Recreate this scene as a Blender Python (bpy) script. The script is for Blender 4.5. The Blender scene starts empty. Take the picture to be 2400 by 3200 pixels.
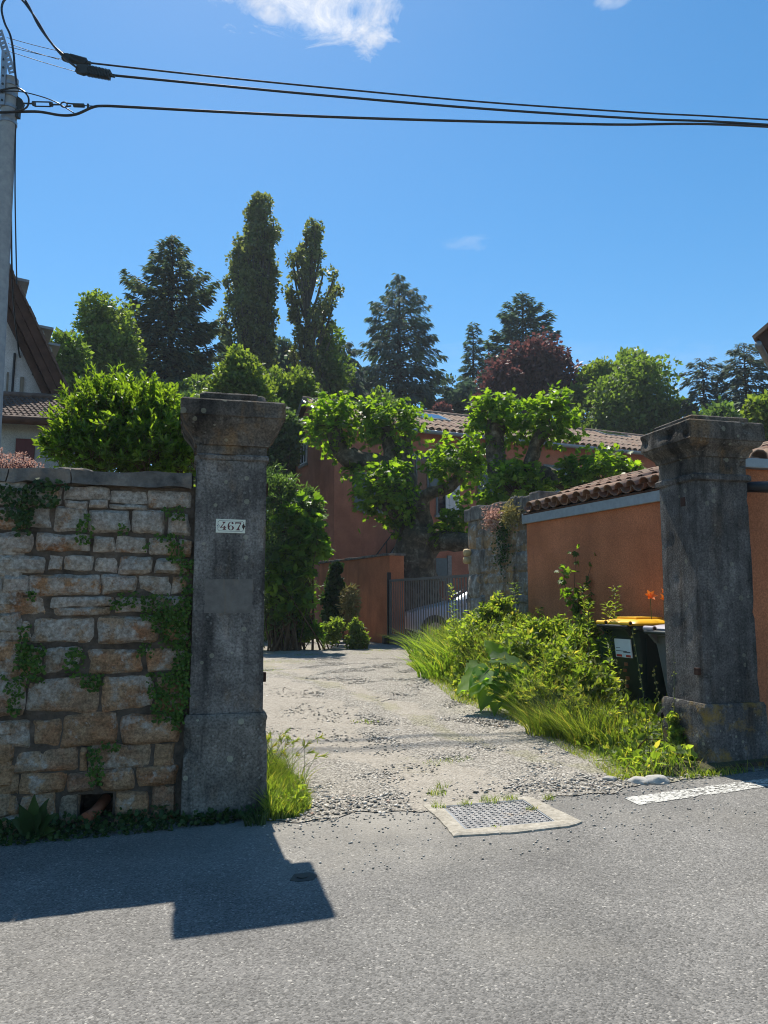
import bpy, bmesh, math, random
import numpy as np
from mathutils import Vector, Matrix, noise as mnoise

random.seed(467)
RNG = np.random.default_rng(467)
R = math.radians
sc = bpy.context.scene
COL = sc.collection

# ------------------------------------------------------------------ camera
EYE = 1.45
PITCH = R(6.64)
FPX = 2404.0                                  # focal length in pixels of the 2400 x 3200 photograph
cam_d = bpy.data.cameras.new('camera')
cam_d.sensor_width = 36.0
cam_d.lens = 36.0 * FPX / 3200.0
cam_d.clip_start = 0.05
cam_d.clip_end = 3000
cam = bpy.data.objects.new('camera', cam_d)
COL.objects.link(cam)
cam.location = (0, 0, EYE)
cam.rotation_euler = (math.pi / 2 + PITCH, 0, 0)
sc.camera = cam

# ------------------------------------------------------------------ sky, sun, exposure
SUN_EL, SUN_AZ = R(58.5), R(16.2)             # elevation; azimuth measured from +Y towards -X
world = bpy.data.worlds.new('World')
sc.world = world
world.use_nodes = True
sun_d = bpy.data.lights.new('sun', 'SUN')
sun_d.energy = 4.7
sun_d.angle = R(0.53)
sun_d.color = (1.0, 0.94, 0.84)
sun = bpy.data.objects.new('sun', sun_d)
COL.objects.link(sun)
sun.rotation_euler = Vector((math.sin(SUN_AZ) * math.cos(SUN_EL), -math.cos(SUN_AZ) * math.cos(SUN_EL), -math.sin(SUN_EL))).to_track_quat('-Z', 'Y').to_euler()
sun.location = (-20, 60, 90)
sc.view_settings.view_transform = 'Standard'
sc.view_settings.look = 'None'
sc.view_settings.exposure = 0.64
sc.view_settings.gamma = 1.0
sc.view_settings.use_curve_mapping = False
world.cycles.sampling_method = 'MANUAL'
world.cycles.sample_map_resolution = 512
sc.cycles.use_denoising = True
sc.cycles.filter_width = 1.05
sc.cycles.max_bounces = 9
sc.cycles.diffuse_bounces = 6
sc.cycles.transmission_bounces = 6
sc.cycles.transparent_max_bounces = 9
sc.cycles.caustics_reflective = False
sc.cycles.caustics_refractive = False

def pray(x, y):
    a = (x - 1200.0) / FPX
    b = (1600.0 - y) / FPX
    return np.array([a, math.cos(PITCH) - b * math.sin(PITCH), math.sin(PITCH) + b * math.cos(PITCH)])

def build_sky():
    nt = world.node_tree
    nt.nodes.clear()
    N, L = nt.nodes.new, nt.links.new
    out = N('ShaderNodeOutputWorld')
    bg = N('ShaderNodeBackground')
    bg.inputs['Strength'].default_value = 0.102
    sky = N('ShaderNodeTexSky')
    sky.sky_type = 'NISHITA'
    sky.sun_disc = False
    sky.sun_elevation = SUN_EL
    sky.sun_rotation = -SUN_AZ
    sky.altitude = 250
    sky.air_density = 1.0
    sky.dust_density = 0.25
    sky.ozone_density = 1.7
    hs = N('ShaderNodeHueSaturation')
    hs.inputs['Saturation'].default_value = 1.34
    hs.inputs['Hue'].default_value = 0.492
    L(sky.outputs[0], hs.inputs['Color'])
    # clouds: flat layer seen from below, position = direction / height
    tc = N('ShaderNodeTexCoord')
    sep = N('ShaderNodeSeparateXYZ')
    L(tc.outputs['Generated'], sep.inputs[0])
    def mth(op, a, b=None, clamp=False):
        m = N('ShaderNodeMath')
        m.operation = op
        m.use_clamp = clamp
        for i, q in enumerate((a, b)):
            if q is None:
                continue
            if isinstance(q, (int, float)):
                m.inputs[i].default_value = q
            else:
                L(q, m.inputs[i])
        return m.outputs[0]
    zc = mth('MAXIMUM', sep.outputs[2], 0.03)
    px = mth('DIVIDE', sep.outputs[0], zc)
    py = mth('DIVIDE', sep.outputs[1], zc)
    cmb = N('ShaderNodeCombineXYZ')
    L(px, cmb.inputs[0])
    L(py, cmb.inputs[1])
    big = N('ShaderNodeTexNoise')
    big.inputs['Scale'].default_value = 9.0
    big.inputs['Detail'].default_value = 9.0
    big.inputs['Roughness'].default_value = 0.68
    big.inputs['Distortion'].default_value = 0.9
    L(cmb.outputs[0], big.inputs['Vector'])
    dens = None
    clouds = []
    def add(xp, yp, rx, ry, amt):
        d = pray(xp, yp)
        clouds.append((d[0] / d[2], d[1] / d[2], rx, ry, amt))
    add(930, -20, 0.20, 0.14, 1.0)
    add(1050, 20, 0.16, 0.15, 1.0)
    add(1120, 85, 0.10, 0.11, 1.0)
    add(1180, 110, 0.05, 0.06, 0.9)
    add(1915, -5, 0.05, 0.04, 0.5)
    add(1460, 760, 0.12, 0.08, 0.16)
    add(2050, 1125, 2.4, 0.35, 0.06)
    add(2120, 1195, 1.6, 0.4, 0.08)
    clouds += [(-1.9, 0.4, .4, .3, .9), (1.6, -.7, .5, .35, 1.0), (-.8, -1.6, .45, .4, .9), (2.6, 1.1, .5, .3, .8), (.4, -2.4, .6, .4, .9)]
    for cx, cy, rx, ry, amt in clouds:
        dx = mth('DIVIDE', mth('SUBTRACT', px, cx), rx)
        dy = mth('DIVIDE', mth('SUBTRACT', py, cy), ry)
        r2 = mth('ADD', mth('MULTIPLY', dx, dx), mth('MULTIPLY', dy, dy))
        f = mth('SUBTRACT', 1.0, r2, True)
        v = mth('MULTIPLY_ADD', f, 0.95)
        v.node.inputs[2].default_value = -0.50
        w = mth('MULTIPLY', mth('SUBTRACT', big.outputs['Fac'], 0.5), 2.3)
        v = mth('MULTIPLY', mth('ADD', v, w), 1.5, True)
        v = mth('MULTIPLY', mth('MULTIPLY', v, amt), mth('MULTIPLY', f, 6.0, True))
        dens = v if dens is None else mth('MAXIMUM', dens, v)
    small = N('ShaderNodeTexNoise')
    small.inputs['Scale'].default_value = 11.0
    small.inputs['Detail'].default_value = 6.0
    L(cmb.outputs[0], small.inputs['Vector'])
    rp = N('ShaderNodeValToRGB')
    rp.color_ramp.elements[0].position = 0.35
    rp.color_ramp.elements[0].color = (4.6, 5.0, 5.8, 1)
    rp.color_ramp.elements[1].position = 0.62
    rp.color_ramp.elements[1].color = (6.5, 6.6, 6.8, 1)
    L(small.outputs['Fac'], rp.inputs[0])
    mx = N('ShaderNodeMixRGB')
    L(dens, mx.inputs[0])
    L(hs.outputs[0], mx.inputs[1])
    L(rp.outputs[0], mx.inputs[2])
    L(mx.outputs[0], bg.inputs[0])
    L(bg.outputs[0], out.inputs[0])
build_sky()

# ------------------------------------------------------------------ frames
def P(x, y, Y):
    """photo pixel -> world point at horizontal depth Y"""
    d = pray(x, y)
    t = Y / d[1]
    return np.array([0, 0, EYE]) + t * d

SA = R(14.0)                                  # the street front is turned 14 degrees to the picture plane
U = np.array([math.cos(SA), math.sin(SA), 0.0])
V = np.array([-math.sin(SA), math.cos(SA), 0.0])
Z = np.array([0.0, 0.0, 1.0])
O = np.array([-1.03, 5.155, 0.0])             # middle of the left gate pillar's front

def smooth(a, b, x):
    t = np.clip((x - a) / (b - a), 0, 1)
    return t * t * (3 - 2 * t)

def gh(x, y):
    """ground height"""
    x = np.asarray(x, float)
    y = np.asarray(y, float)
    s = (x - O[0]) * U[0] + (y - O[1]) * U[1]
    v = (x - O[0]) * V[0] + (y - O[1]) * V[1]
    k = smooth(0, 6, v)
    z = 0.06 + 0.027 * np.clip(s, -30, 30) * (1 - k) + 0.34 * smooth(0.1, 6, v)
    hill = np.clip(v - 32, 0, 60)
    return z + 0.15 * hill * smooth(0, 12, hill)

def W(s, v, z=0.0):
    """street frame -> world"""
    return O + U * s + V * v + Z * z

def G(s, v, dz=0.0):
    p = W(s, v)
    p[2] = float(gh(p[0], p[1])) + dz
    return p

def onplane(x, y, p0, n):
    d = pray(x, y)
    c = np.array([0, 0, EYE])
    t = np.dot(np.asarray(p0) - c, n) / np.dot(d, n)
    return c + t * d

def gpix(x, y):
    """photo pixel -> point on the ground"""
    d = pray(x, y)
    t = 1.0
    for i in range(4000):
        p = np.array([0, 0, EYE]) + t * d
        if p[2] <= gh(p[0], p[1]):
            return p
        t += 0.01
    return p

# ------------------------------------------------------------------ object helpers
ORG = {}

def tag(o, label=None, cat=None, group=None, kind=None):
    if label:
        o['label'] = label
    if cat:
        o['category'] = cat
    if group:
        o['group'] = group
    if kind:
        o['kind'] = kind
    return o

def thing(name, loc, label, cat, group=None):
    o = bpy.data.objects.new(name, None)
    o.empty_display_size = 0.1
    COL.objects.link(o)
    o.location = loc
    ORG[o] = np.array(loc, float)
    return tag(o, label, cat, group)

def put(name, me, mat, parent=None, loc=(0, 0, 0)):
    """link a mesh whose vertices are already relative to the parent's origin / loc"""
    o = bpy.data.objects.new(name, me)
    COL.objects.link(o)
    if mat is not None and len(me.materials) == 0:
        me.materials.append(mat)
    if parent is not None:
        o.parent = parent
        ORG[o] = ORG[parent]
    else:
        ORG[o] = np.array(loc, float)
    o.location = loc
    return o

def raw_mesh(name, verts, faces):
    me = bpy.data.meshes.new(name)
    me.from_pydata([tuple(map(float, v)) for v in verts], [], faces)
    return me

def finish(me, smooth_=False, sharp=None):
    if smooth_:
        me.polygons.foreach_set('use_smooth', [True] * len(me.polygons))
        if sharp:
            me.set_sharp_from_angle(angle=sharp)
    me.update()
    return me

class MB:
    """collects world-space geometry, build() links it as one mesh object"""
    def __init__(self):
        self.v = []
        self.f = []
    def add(self, verts, faces):
        n = len(self.v)
        self.v.extend(np.asarray(q, float) for q in verts)
        self.f.extend(tuple(i + n for i in f) for f in faces)
        return self
    def box(self, p0, ax, ay, az):
        """corner p0 and three edge vectors"""
        p0, ax, ay, az = (np.asarray(q, float) for q in (p0, ax, ay, az))
        vs = [p0, p0 + ax, p0 + ax + ay, p0 + ay]
        vs += [q + az for q in vs]
        fs = [(0, 3, 2, 1), (4, 5, 6, 7), (0, 1, 5, 4), (1, 2, 6, 5), (2, 3, 7, 6), (3, 0, 4, 7)]
        if np.dot(np.cross(ax, ay), az) < 0:
            fs = [f[::-1] for f in fs]
        return self.add(vs, fs)
    def cbox(self, c, ex, ey, ez, sx, sy, sz):
        c = np.asarray(c, float)
        ex, ey, ez = (np.asarray(q, float) for q in (ex, ey, ez))
        return self.box(c - ex * sx / 2 - ey * sy / 2 - ez * sz / 2, ex * sx, ey * sy, ez * sz)
    def prism(self, poly, ext):
        """planar polygon (list of points) extruded by vector ext"""
        poly = [np.asarray(q, float) for q in poly]
        ext = np.asarray(ext, float)
        n = len(poly)
        nrm = np.zeros(3)
        for i in range(n):
            nrm += np.cross(poly[i], poly[(i + 1) % n])
        if np.dot(nrm, ext) > 0:
            poly = poly[::-1]
        vs = poly + [q + ext for q in poly]
        fs = [tuple(range(n)), tuple(range(2 * n - 1, n - 1, -1))]
        for i in range(n):
            j = (i + 1) % n
            fs.append((i, i + n, j + n, j))
        return self.add(vs, fs)
    def tube(self, pts, rad, n=8, cap=True, wob=0.0):
        pts = [np.asarray(q, float) for q in pts]
        if not hasattr(rad, '__len__'):
            rad = [rad] * len(pts)
        elif len(rad) != len(pts):
            rad = np.interp(np.linspace(0, 1, len(pts)), np.linspace(0, 1, len(rad)), rad)
        vs, fs = [], []
        prev = None
        for i, p in enumerate(pts):
            t = pts[min(i + 1, len(pts) - 1)] - pts[max(i - 1, 0)]
            t = t / (np.linalg.norm(t) + 1e-9)
            if prev is None:
                a = np.array([0, 0, 1.0]) if abs(t[2]) < 0.9 else np.array([1.0, 0, 0])
            else:
                a = prev
            a = a - t * np.dot(a, t)
            a = a / (np.linalg.norm(a) + 1e-9)
            prev = a
            b = np.cross(t, a)
            for k in range(n):
                w = 2 * math.pi * k / n
                r = rad[i] * (1 + (wob * mnoise.noise(Vector(p * 2.3 + np.array([math.cos(w), math.sin(w), 0]) * 1.7)) if wob else 0))
                vs.append(p + (a * math.cos(w) + b * math.sin(w)) * r)
        for i in range(len(pts) - 1):
            for k in range(n):
                j = (k + 1) % n
                fs.append((i * n + k, i * n + j, (i + 1) * n + j, (i + 1) * n + k))
        if cap:
            fs.append(tuple(range(n))[::-1])
            fs.append(tuple((len(pts) - 1) * n + k for k in range(n)))
        return self.add(vs, fs)
    def quad(self, a, b, c, d):
        return self.add([a, b, c, d], [(0, 1, 2, 3)])
    def build(self, name, mat, parent=None, loc=None, smooth_=False, sharp=None, bevel=0.0, label=None):
        vs = np.array(self.v)
        if parent is not None:
            vs = vs - ORG[parent]
            lo = (0, 0, 0)
        else:
            if loc is None:
                loc = ((vs[:, 0].min() + vs[:, 0].max()) / 2, (vs[:, 1].min() + vs[:, 1].max()) / 2, vs[:, 2].min())
            vs = vs - np.array(loc)
            lo = loc
        me = raw_mesh(name, vs, self.f)
        if bevel > 0:
            bm = bmesh.new()
            bm.from_mesh(me)
            bmesh.ops.bevel(bm, geom=list(bm.edges), offset=bevel, segments=2, affect='EDGES', profile=0.6, clamp_overlap=True)
            bm.to_mesh(me)
            bm.free()
        finish(me, smooth_, sharp)
        o = put(name, me, mat, parent, lo)
        if label:
            o['label'] = label
        return o

def bez(pts, n=8):
    """smooth path through points (Catmull-Rom)"""
    pts = [np.asarray(q, float) for q in pts]
    out = []
    for i in range(len(pts) - 1):
        p0 = pts[max(i - 1, 0)]
        p1, p2 = pts[i], pts[i + 1]
        p3 = pts[min(i + 2, len(pts) - 1)]
        for k in range(n):
            t = k / n
            out.append(0.5 * ((2 * p1) + (-p0 + p2) * t + (2 * p0 - 5 * p1 + 4 * p2 - p3) * t * t + (-p0 + 3 * p1 - 3 * p2 + p3) * t ** 3))
    out.append(pts[-1])
    return out

# ------------------------------------------------------------------ fast leaf meshes
def tmpl(name):
    if name == 'diamond':
        v = [(0, 0, 0), (.5, .45, .07), (0, 1, -.04), (-.5, .45, .07)]
        f = [(0, 1, 2, 3)]
    elif name == 'lance':
        v = [(0, 0, 0), (.46, .3, .10), (.42, .62, .08), (0, 1, -.08), (-.42, .62, .08), (-.46, .3, .10), (0, .5, 0)]
        f = [(0, 1, 2, 3, 6), (0, 6, 3, 4, 5)]
    elif name == 'lobed':
        h = [(0, 0, 0), (.28, -.06, .04), (.42, .12, .05), (.64, .34, -.02), (.36, .42, .05), (.44, .74, -.03), (.17, .66, .03), (0, 1, -.12)]
        v = h + [(-x, y, z) for x, y, z in h[1:-1]]
        f = [(0, 1, 2, 3, 4, 5, 6, 7), (0, 7, 13, 12, 11, 10, 9, 8)]
    elif name == 'round':
        v = [(.5 * math.cos(a), .5 + .5 * math.sin(a), .06 * math.cos(2 * a)) for a in np.linspace(0, 2 * math.pi, 7)[:-1]]
        f = [tuple(range(6))]
    elif name == 'needle':
        v = [(-.5, 0, 0), (.5, 0, 0), (.35, .7, -.05), (0, 1, -.12), (-.35, .7, -.05)]
        f = [(0, 1, 2, 3, 4)]
    elif name == 'pebble':
        v = [(0, 0, .5), (.5, .1, .12), (.12, .5, .1), (-.48, .18, .14), (-.3, -.42, .1), (.3, -.44, .12), (0, 0, -.5)]
        f = [(0, 1, 2), (0, 2, 3), (0, 3, 4), (0, 4, 5), (0, 5, 1), (6, 2, 1), (6, 3, 2), (6, 4, 3), (6, 5, 4), (6, 1, 5)]
    return np.array(v, float), f

def norm(a):
    return a / (np.linalg.norm(a, axis=-1, keepdims=True) + 1e-9)

def np_mesh(name, verts, sizes, loops, rnd):
    me = bpy.data.meshes.new(name)
    me.vertices.add(len(verts))
    me.vertices.foreach_set('co', np.ascontiguousarray(verts, dtype=np.float32).ravel())
    me.loops.add(len(loops))
    me.loops.foreach_set('vertex_index', np.ascontiguousarray(loops, dtype=np.int32))
    me.polygons.add(len(sizes))
    st = np.concatenate([[0], np.cumsum(sizes)[:-1]]).astype(np.int32)
    me.polygons.foreach_set('loop_start', st)
    me.update(calc_edges=True)
    at = me.attributes.new('rnd', 'FLOAT', 'FACE')
    at.data.foreach_set('value', np.ascontiguousarray(rnd, dtype=np.float32))
    return me

class Leaves:
    """leaves: position, direction, normal, length, width"""
    def __init__(self):
        self.parts = []
    def add(self, shape, c, d, n, ln, wd, thick=None, rnd=None):
        c = np.asarray(c, float).reshape(-1, 3)
        m = len(c)
        if m == 0:
            return
        d = norm(np.broadcast_to(np.asarray(d, float), (m, 3)))
        n = np.broadcast_to(np.asarray(n, float), (m, 3))
        x = norm(np.cross(d, n))
        n = np.cross(x, d)
        ln = np.broadcast_to(np.asarray(ln, float), (m,))
        wd = np.broadcast_to(np.asarray(wd, float), (m,))
        th = ln if thick is None else np.broadcast_to(np.asarray(thick, float), (m,))
        tv, tf = tmpl(shape)
        k = len(tv)
        verts = c[:, None, :] + x[:, None, :] * (tv[None, :, 0:1] * wd[:, None, None]) + d[:, None, :] * (tv[None, :, 1:2] * ln[:, None, None]) + n[:, None, :] * (tv[None, :, 2:3] * th[:, None, None])
        sizes = np.tile([len(f) for f in tf], m)
        fl = np.concatenate([np.array(f) for f in tf])
        loops = (fl[None, :] + (np.arange(m) * k)[:, None]).ravel()
        r = RNG.random(m) if rnd is None else np.broadcast_to(rnd, (m,))
        self.parts.append((verts.reshape(-1, 3), sizes, loops, np.repeat(r, len(tf))))
    def blades(self, c, h, w, lean, curve=0.5, rnd=None, seg=3):
        """grass blades: root c, height h, width w, lean vector (m,3)"""
        c = np.asarray(c, float).reshape(-1, 3)
        m = len(c)
        h = np.broadcast_to(np.asarray(h, float), (m,))
        w = np.broadcast_to(np.asarray(w, float), (m,))
        lean = np.asarray(lean, float)
        a = RNG.random(m) * 2 * math.pi
        side = np.stack([np.cos(a), np.sin(a), np.zeros(m)], -1)
        ts = np.linspace(0, 1, seg + 1)
        rows = []
        for t in ts:
            ctr = c + lean * (h * t ** (1 + curve * 2))[:, None] + np.array([0, 0, 1.0]) * (h * (t - 0.35 * np.linalg.norm(lean, axis=1) * t * t))[:, None]
            ww = w * (1 - t ** 1.6)
            if t < 1:
                rows += [ctr - side * ww[:, None] / 2, ctr + side * ww[:, None] / 2]
            else:
                rows += [ctr]
        verts = np.stack(rows, 1)
        k = verts.shape[1]
        tf = [(2 * i, 2 * i + 1, 2 * i + 3, 2 * i + 2) for i in range(seg - 1)] + [(2 * seg - 2, 2 * seg - 1, 2 * seg)]
        sizes = np.tile([len(f) for f in tf], m)
        fl = np.concatenate([np.array(f) for f in tf])
        loops = (fl[None, :] + (np.arange(m) * k)[:, None]).ravel()
        r = RNG.random(m) if rnd is None else np.broadcast_to(rnd, (m,))
        self.parts.append((verts.reshape(-1, 3), sizes, loops, np.repeat(r, len(tf))))
    def build(self, name, mat, parent=None, loc=None, kind=None, smooth_=False):
        vs, off = [], 0
        ss, ll, rr = [], [], []
        for v, s, l, r in self.parts:
            vs.append(v)
            ss.append(s)
            ll.append(l + off)
            rr.append(r)
            off += len(v)
        vs = np.concatenate(vs)
        if parent is not None:
            org = ORG[parent]
            lo = (0, 0, 0)
        else:
            if loc is None:
                loc = ((vs[:, 0].min() + vs[:, 0].max()) / 2, (vs[:, 1].min() + vs[:, 1].max()) / 2, vs[:, 2].min())
            org = np.array(loc)
            lo = loc
        me = np_mesh(name, vs - org, np.concatenate(ss), np.concatenate(ll), np.concatenate(rr))
        if smooth_:
            finish(me, True)
        o = put(name, me, mat, parent, lo)
        if kind:
            o['kind'] = kind
        return o

def rdir(m, up=0.0):
    d = RNG.normal(size=(m, 3))
    d = norm(d)
    d[:, 2] += up
    return norm(d)

# ------------------------------------------------------------------ materials
class NM:
    def __init__(self, name, rough=0.8, spec=0.3):
        self.m = bpy.data.materials.new(name)
        self.m.use_nodes = True
        self.nt = self.m.node_tree
        self.nt.nodes.clear()
        self.out = self.N('ShaderNodeOutputMaterial')
        self.b = self.N('ShaderNodeBsdfPrincipled')
        self.b.inputs['Roughness'].default_value = rough
        self.b.inputs['Specular IOR Level'].default_value = spec
        self.L(self.b.outputs[0], self.out.inputs[0])
        self._pos = None
    def N(self, t):
        return self.nt.nodes.new(t)
    def L(self, a, b):
        self.nt.links.new(a, b)
    def pos(self):
        if self._pos is None:
            self._pos = self.N('ShaderNodeNewGeometry').outputs['Position']
        return self._pos
    def obj(self):
        return self.N('ShaderNodeTexCoord').outputs['Object']
    def scaled(self, vec, s):
        m = self.N('ShaderNodeMapping')
        m.inputs['Scale'].default_value = s
        self.L(vec, m.inputs[0])
        return m.outputs[0]
    def noise(self, scale, detail=4, rough=0.55, vec=None, dist=0.0):
        n = self.N('ShaderNodeTexNoise')
        n.inputs['Scale'].default_value = scale
        n.inputs['Detail'].default_value = detail
        n.inputs['Roughness'].default_value = rough
        n.inputs['Distortion'].default_value = dist
        self.L(vec if vec is not None else self.pos(), n.inputs['Vector'])
        return n.outputs['Fac']
    def vor(self, scale, feat='F1', vec=None, out='Distance', rnd=1.0):
        n = self.N('ShaderNodeTexVoronoi')
        n.feature = feat
        n.inputs['Scale'].default_value = scale
        n.inputs['Randomness'].default_value = rnd
        self.L(vec if vec is not None else self.pos(), n.inputs['Vector'])
        return n.outputs[out]
    def ramp(self, fac, *stops):
        r = self.N('ShaderNodeValToRGB')
        el = r.color_ramp.elements
        while len(el) < len(stops):
            el.new(0.5)
        for e, (p, c) in zip(el, stops):
            e.position = p
            if isinstance(c, (int, float)):
                c = (c, c, c)
            e.color = (c[0], c[1], c[2], 1)
        self.L(fac, r.inputs[0])
        return r.outputs[0]
    def mix(self, fac, a, b, mode='MIX'):
        m = self.N('ShaderNodeMixRGB')
        m.blend_type = mode
        for i, q in enumerate((fac, a, b)):
            if isinstance(q, (int, float)):
                m.inputs[i].default_value = q if i == 0 else (q, q, q, 1)
            elif isinstance(q, tuple):
                m.inputs[i].default_value = (q[0], q[1], q[2], 1)
            else:
                self.L(q, m.inputs[i])
        return m.outputs[0]
    def math(self, op, a, b=0.0, clamp=False):
        m = self.N('ShaderNodeMath')
        m.operation = op
        m.use_clamp = clamp
        for i, q in enumerate((a, b)):
            if isinstance(q, (int, float)):
                m.inputs[i].default_value = q
            else:
                self.L(q, m.inputs[i])
        return m.outputs[0]
    def color(self, c):
        if isinstance(c, tuple):
            self.b.inputs['Base Color'].default_value = (c[0], c[1], c[2], 1)
        else:
            self.L(c, self.b.inputs['Base Color'])
        return self
    def rough(self, r):
        if isinstance(r, (int, float)):
            self.b.inputs['Roughness'].default_value = r
        else:
            self.L(r, self.b.inputs['Roughness'])
        return self
    def bump(self, h, dist=0.01, strength=1.0):
        n = self.N('ShaderNodeBump')
        n.inputs['Strength'].default_value = strength
        n.inputs['Distance'].default_value = dist
        self.L(h, n.inputs['Height'])
        self.L(n.outputs[0], self.b.inputs['Normal'])
        return self
    def sepz(self, vec=None):
        s = self.N('ShaderNodeSeparateXYZ')
        self.L(vec if vec is not None else self.pos(), s.inputs[0])
        return s.outputs
    def orand(self):
        return self.N('ShaderNodeObjectInfo').outputs['Random']

MAT = {}

def leafmat(name, c0, c1, trans=0.38, tcol=None, rough=0.45, spec=0.4, hue=None):
    """thin leaf: face-random colour between c0 and c1, part of the light passes through"""
    m = NM(name, rough, spec)
    a = m.N('ShaderNodeAttribute')
    a.attribute_name = 'rnd'
    stops = [(0.0, c0), (1.0, c1)] if hue is None else [(0.0, c0), (0.82, c1), (1.0, hue)]
    col = m.ramp(a.outputs['Fac'], *stops)
    patch = m.noise(1.3, 3)
    col = m.mix(0.55, col, m.ramp(patch, (0.3, 0.55), (0.7, 1.25)), 'MULTIPLY')
    m.color(col)
    t = m.N('ShaderNodeBsdfTranslucent')
    tc = m.mix(1.0, col, tcol or (1.9, 2.1, 0.55), 'MULTIPLY')
    m.L(tc, t.inputs[0])
    mx = m.N('ShaderNodeMixShader')
    mx.inputs[0].default_value = trans
    m.L(m.b.outputs[0], mx.inputs[1])
    m.L(t.outputs[0], mx.inputs[2])
    m.L(mx.outputs[0], m.out.inputs[0])
    MAT[name] = m.m
    return m.m

leafmat('laurel_leaf', (.045, .095, .026), (.150, .240, .055), .60, (3.0, 2.7, .45), .32, .5)
leafmat('plane_leaf', (.045, .100, .022), (.145, .235, .050), .62, (3.0, 2.8, .45), .42, .35)
leafmat('maple_leaf', (.045, .10, .024), (.125, .215, .048), .58, (2.8, 2.7, .45), .42, .3)
leafmat('bamboo_leaf', (.045, .085, .034), (.120, .175, .075), .45, (2.0, 2.2, .7), .42, .4)
leafmat('poplar_leaf', (.085, .110, .050), (.190, .215, .100), .46, (1.9, 1.9, .8), .45, .35)
leafmat('green_leaf', (.066, .110, .034), (.155, .220, .065), .46, (2.1, 2.2, .6), .5, .3)
leafmat('lime_leaf', (.085, .135, .034), (.185, .245, .070), .48, (2.1, 2.1, .6), .5, .3)
leafmat('spruce_needle', (.066, .100, .082), (.150, .185, .120), .3, (1.4, 1.6, .9), .75, .08, (.20, .20, .09))
leafmat('fir_needle', (.066, .108, .098), (.140, .190, .155), .3, (1.4, 1.6, .9), .75, .08)
leafmat('cedar_needle', (.085, .125, .122), (.17, .205, .180), .3, (1.4, 1.5, 1.0), .75, .08)
leafmat('copper_leaf', (.085, .046, .046), (.165, .090, .086), .38, (1.5, 1.0, .9), .5, .3)
leafmat('weed_leaf', (.075, .130, .030), (.205, .270, .080), .58, (2.2, 2.2, .5), .5, .3, (.36, .32, .13))
leafmat('burdock_leaf', (.060, .115, .042), (.115, .20, .060), .58, (3.4, 3.5, .3), .6, .15)
leafmat('blade_leaf', (.090, .16, .036), (.19, .28, .066), .55, (2.1, 2.1, .5), .5, .25, (.42, .36, .14))
leafmat('grass_blade', (.09, .15, .032), (.22, .285, .075), .55, (1.9, 1.9, .5), .55, .2, (.40, .33, .13))
leafmat('dry_grass', (.20, .19, .075), (.36, .31, .15), .3, (1.4, 1.3, .7), .6, .2)
leafmat('wall_creeper_leaf', (.040, .090, .018), (.11, .19, .034), .30, (1.9, 2.1, .5), .55, .2)
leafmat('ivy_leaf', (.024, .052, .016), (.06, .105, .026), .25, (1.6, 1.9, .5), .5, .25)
leafmat('sedum_flower', (.36, .20, .15), (.62, .47, .40), .3, (1.3, 1.0, .9), .6, .2)
leafmat('yellow_petal', (.75, .48, .02), (.85, .60, .04), .3, (1.2, 1.1, .4), .5, .2)
leafmat('orange_petal', (.90, .22, .04), (.98, .36, .08), .5, (1.1, 1.0, .7), .5, .2)

def plain(name, col, rough=0.6, spec=0.3, metal=0.0, var=0.25, scale=14, bump=0.0, bdist=0.004):
    m = NM(name, rough, spec)
    m.b.inputs['Metallic'].default_value = metal
    n = m.noise(scale, 5, 0.6)
    m.color(m.mix(1.0, col, m.ramp(n, (.25, 1 - var), (.75, 1 + var * .6)), 'MULTIPLY'))
    if bump:
        m.bump(m.noise(scale * 6, 4), bdist, bump)
    MAT[name] = m.m
    return m.m

plain('black_plastic', (.012, .013, .014), .45, .4)
plain('bin_green', (.014, .030, .024), .42, .45, var=.2)
plain('bin_grey', (.115, .12, .128), .5, .4, var=.15)
plain('lid_grey', (.34, .32, .36), .45, .4, var=.12)
plain('lid_yellow', (.78, .44, .012), .42, .45, var=.1)
plain('sticker_white', (.78, .78, .78), .5, .3, var=.05)
plain('sticker_red', (.55, .05, .035), .5, .3, var=.05)
plain('sticker_blue', (.05, .35, .62), .5, .3, var=.2)
plain('ink_grey', (.10, .10, .11), .6, .3, var=.05)
plain('enamel_cream', (.70, .70, .58), .25, .5, var=.07)
plain('enamel_line', (.03, .045, .035), .3, .5, var=.05)
plain('enamel_red', (.10, .010, .012), .3, .5, var=.1)
plain('rust_iron', (.055, .028, .020), .8, .2, var=.5, bump=.5)
plain('gate_metal', (.135, .128, .122), .45, .4, var=.12)
plain('steel_galv', (.32, .34, .36), .42, .5, .7, var=.25)
plain('cable_black', (.010, .011, .014), .35, .5)
plain('clamp_dark', (.022, .030, .030), .5, .4)
plain('zinc', (.24, .27, .28), .5, .4, .3, var=.2)
plain('gutter_zinc', (.30, .34, .36), .5, .4, .2, var=.2)
plain('wood_brown', (.075, .040, .028), .75, .2, var=.5, scale=5)
plain('wood_grey', (.22, .19, .15), .8, .2, var=.4, scale=6)
plain('shutter_red', (.085, .020, .022), .6, .3)
plain('shutter_grey', (.135, .175, .180), .6, .3, var=.15)
plain('window_frame', (.62, .63, .62), .5, .3, var=.08)
plain('stair_stone', (.25, .26, .25), .85, .2, var=.3, bump=.4)
plain('railing_black', (.012, .012, .014), .5, .4)
plain('car_paint', (.52, .57, .64), .25, .5, .0, var=.03)
plain('car_trim', (.015, .016, .018), .5, .4)
plain('tyre_rubber', (.014, .014, .015), .8, .2)
plain('rim_alloy', (.40, .41, .43), .35, .5, .7, var=.1)
plain('lamp_glass', (.55, .58, .62), .12, .6, var=.1)
plain('terracotta_pipe', (.32, .11, .055), .7, .3, var=.3)
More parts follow.
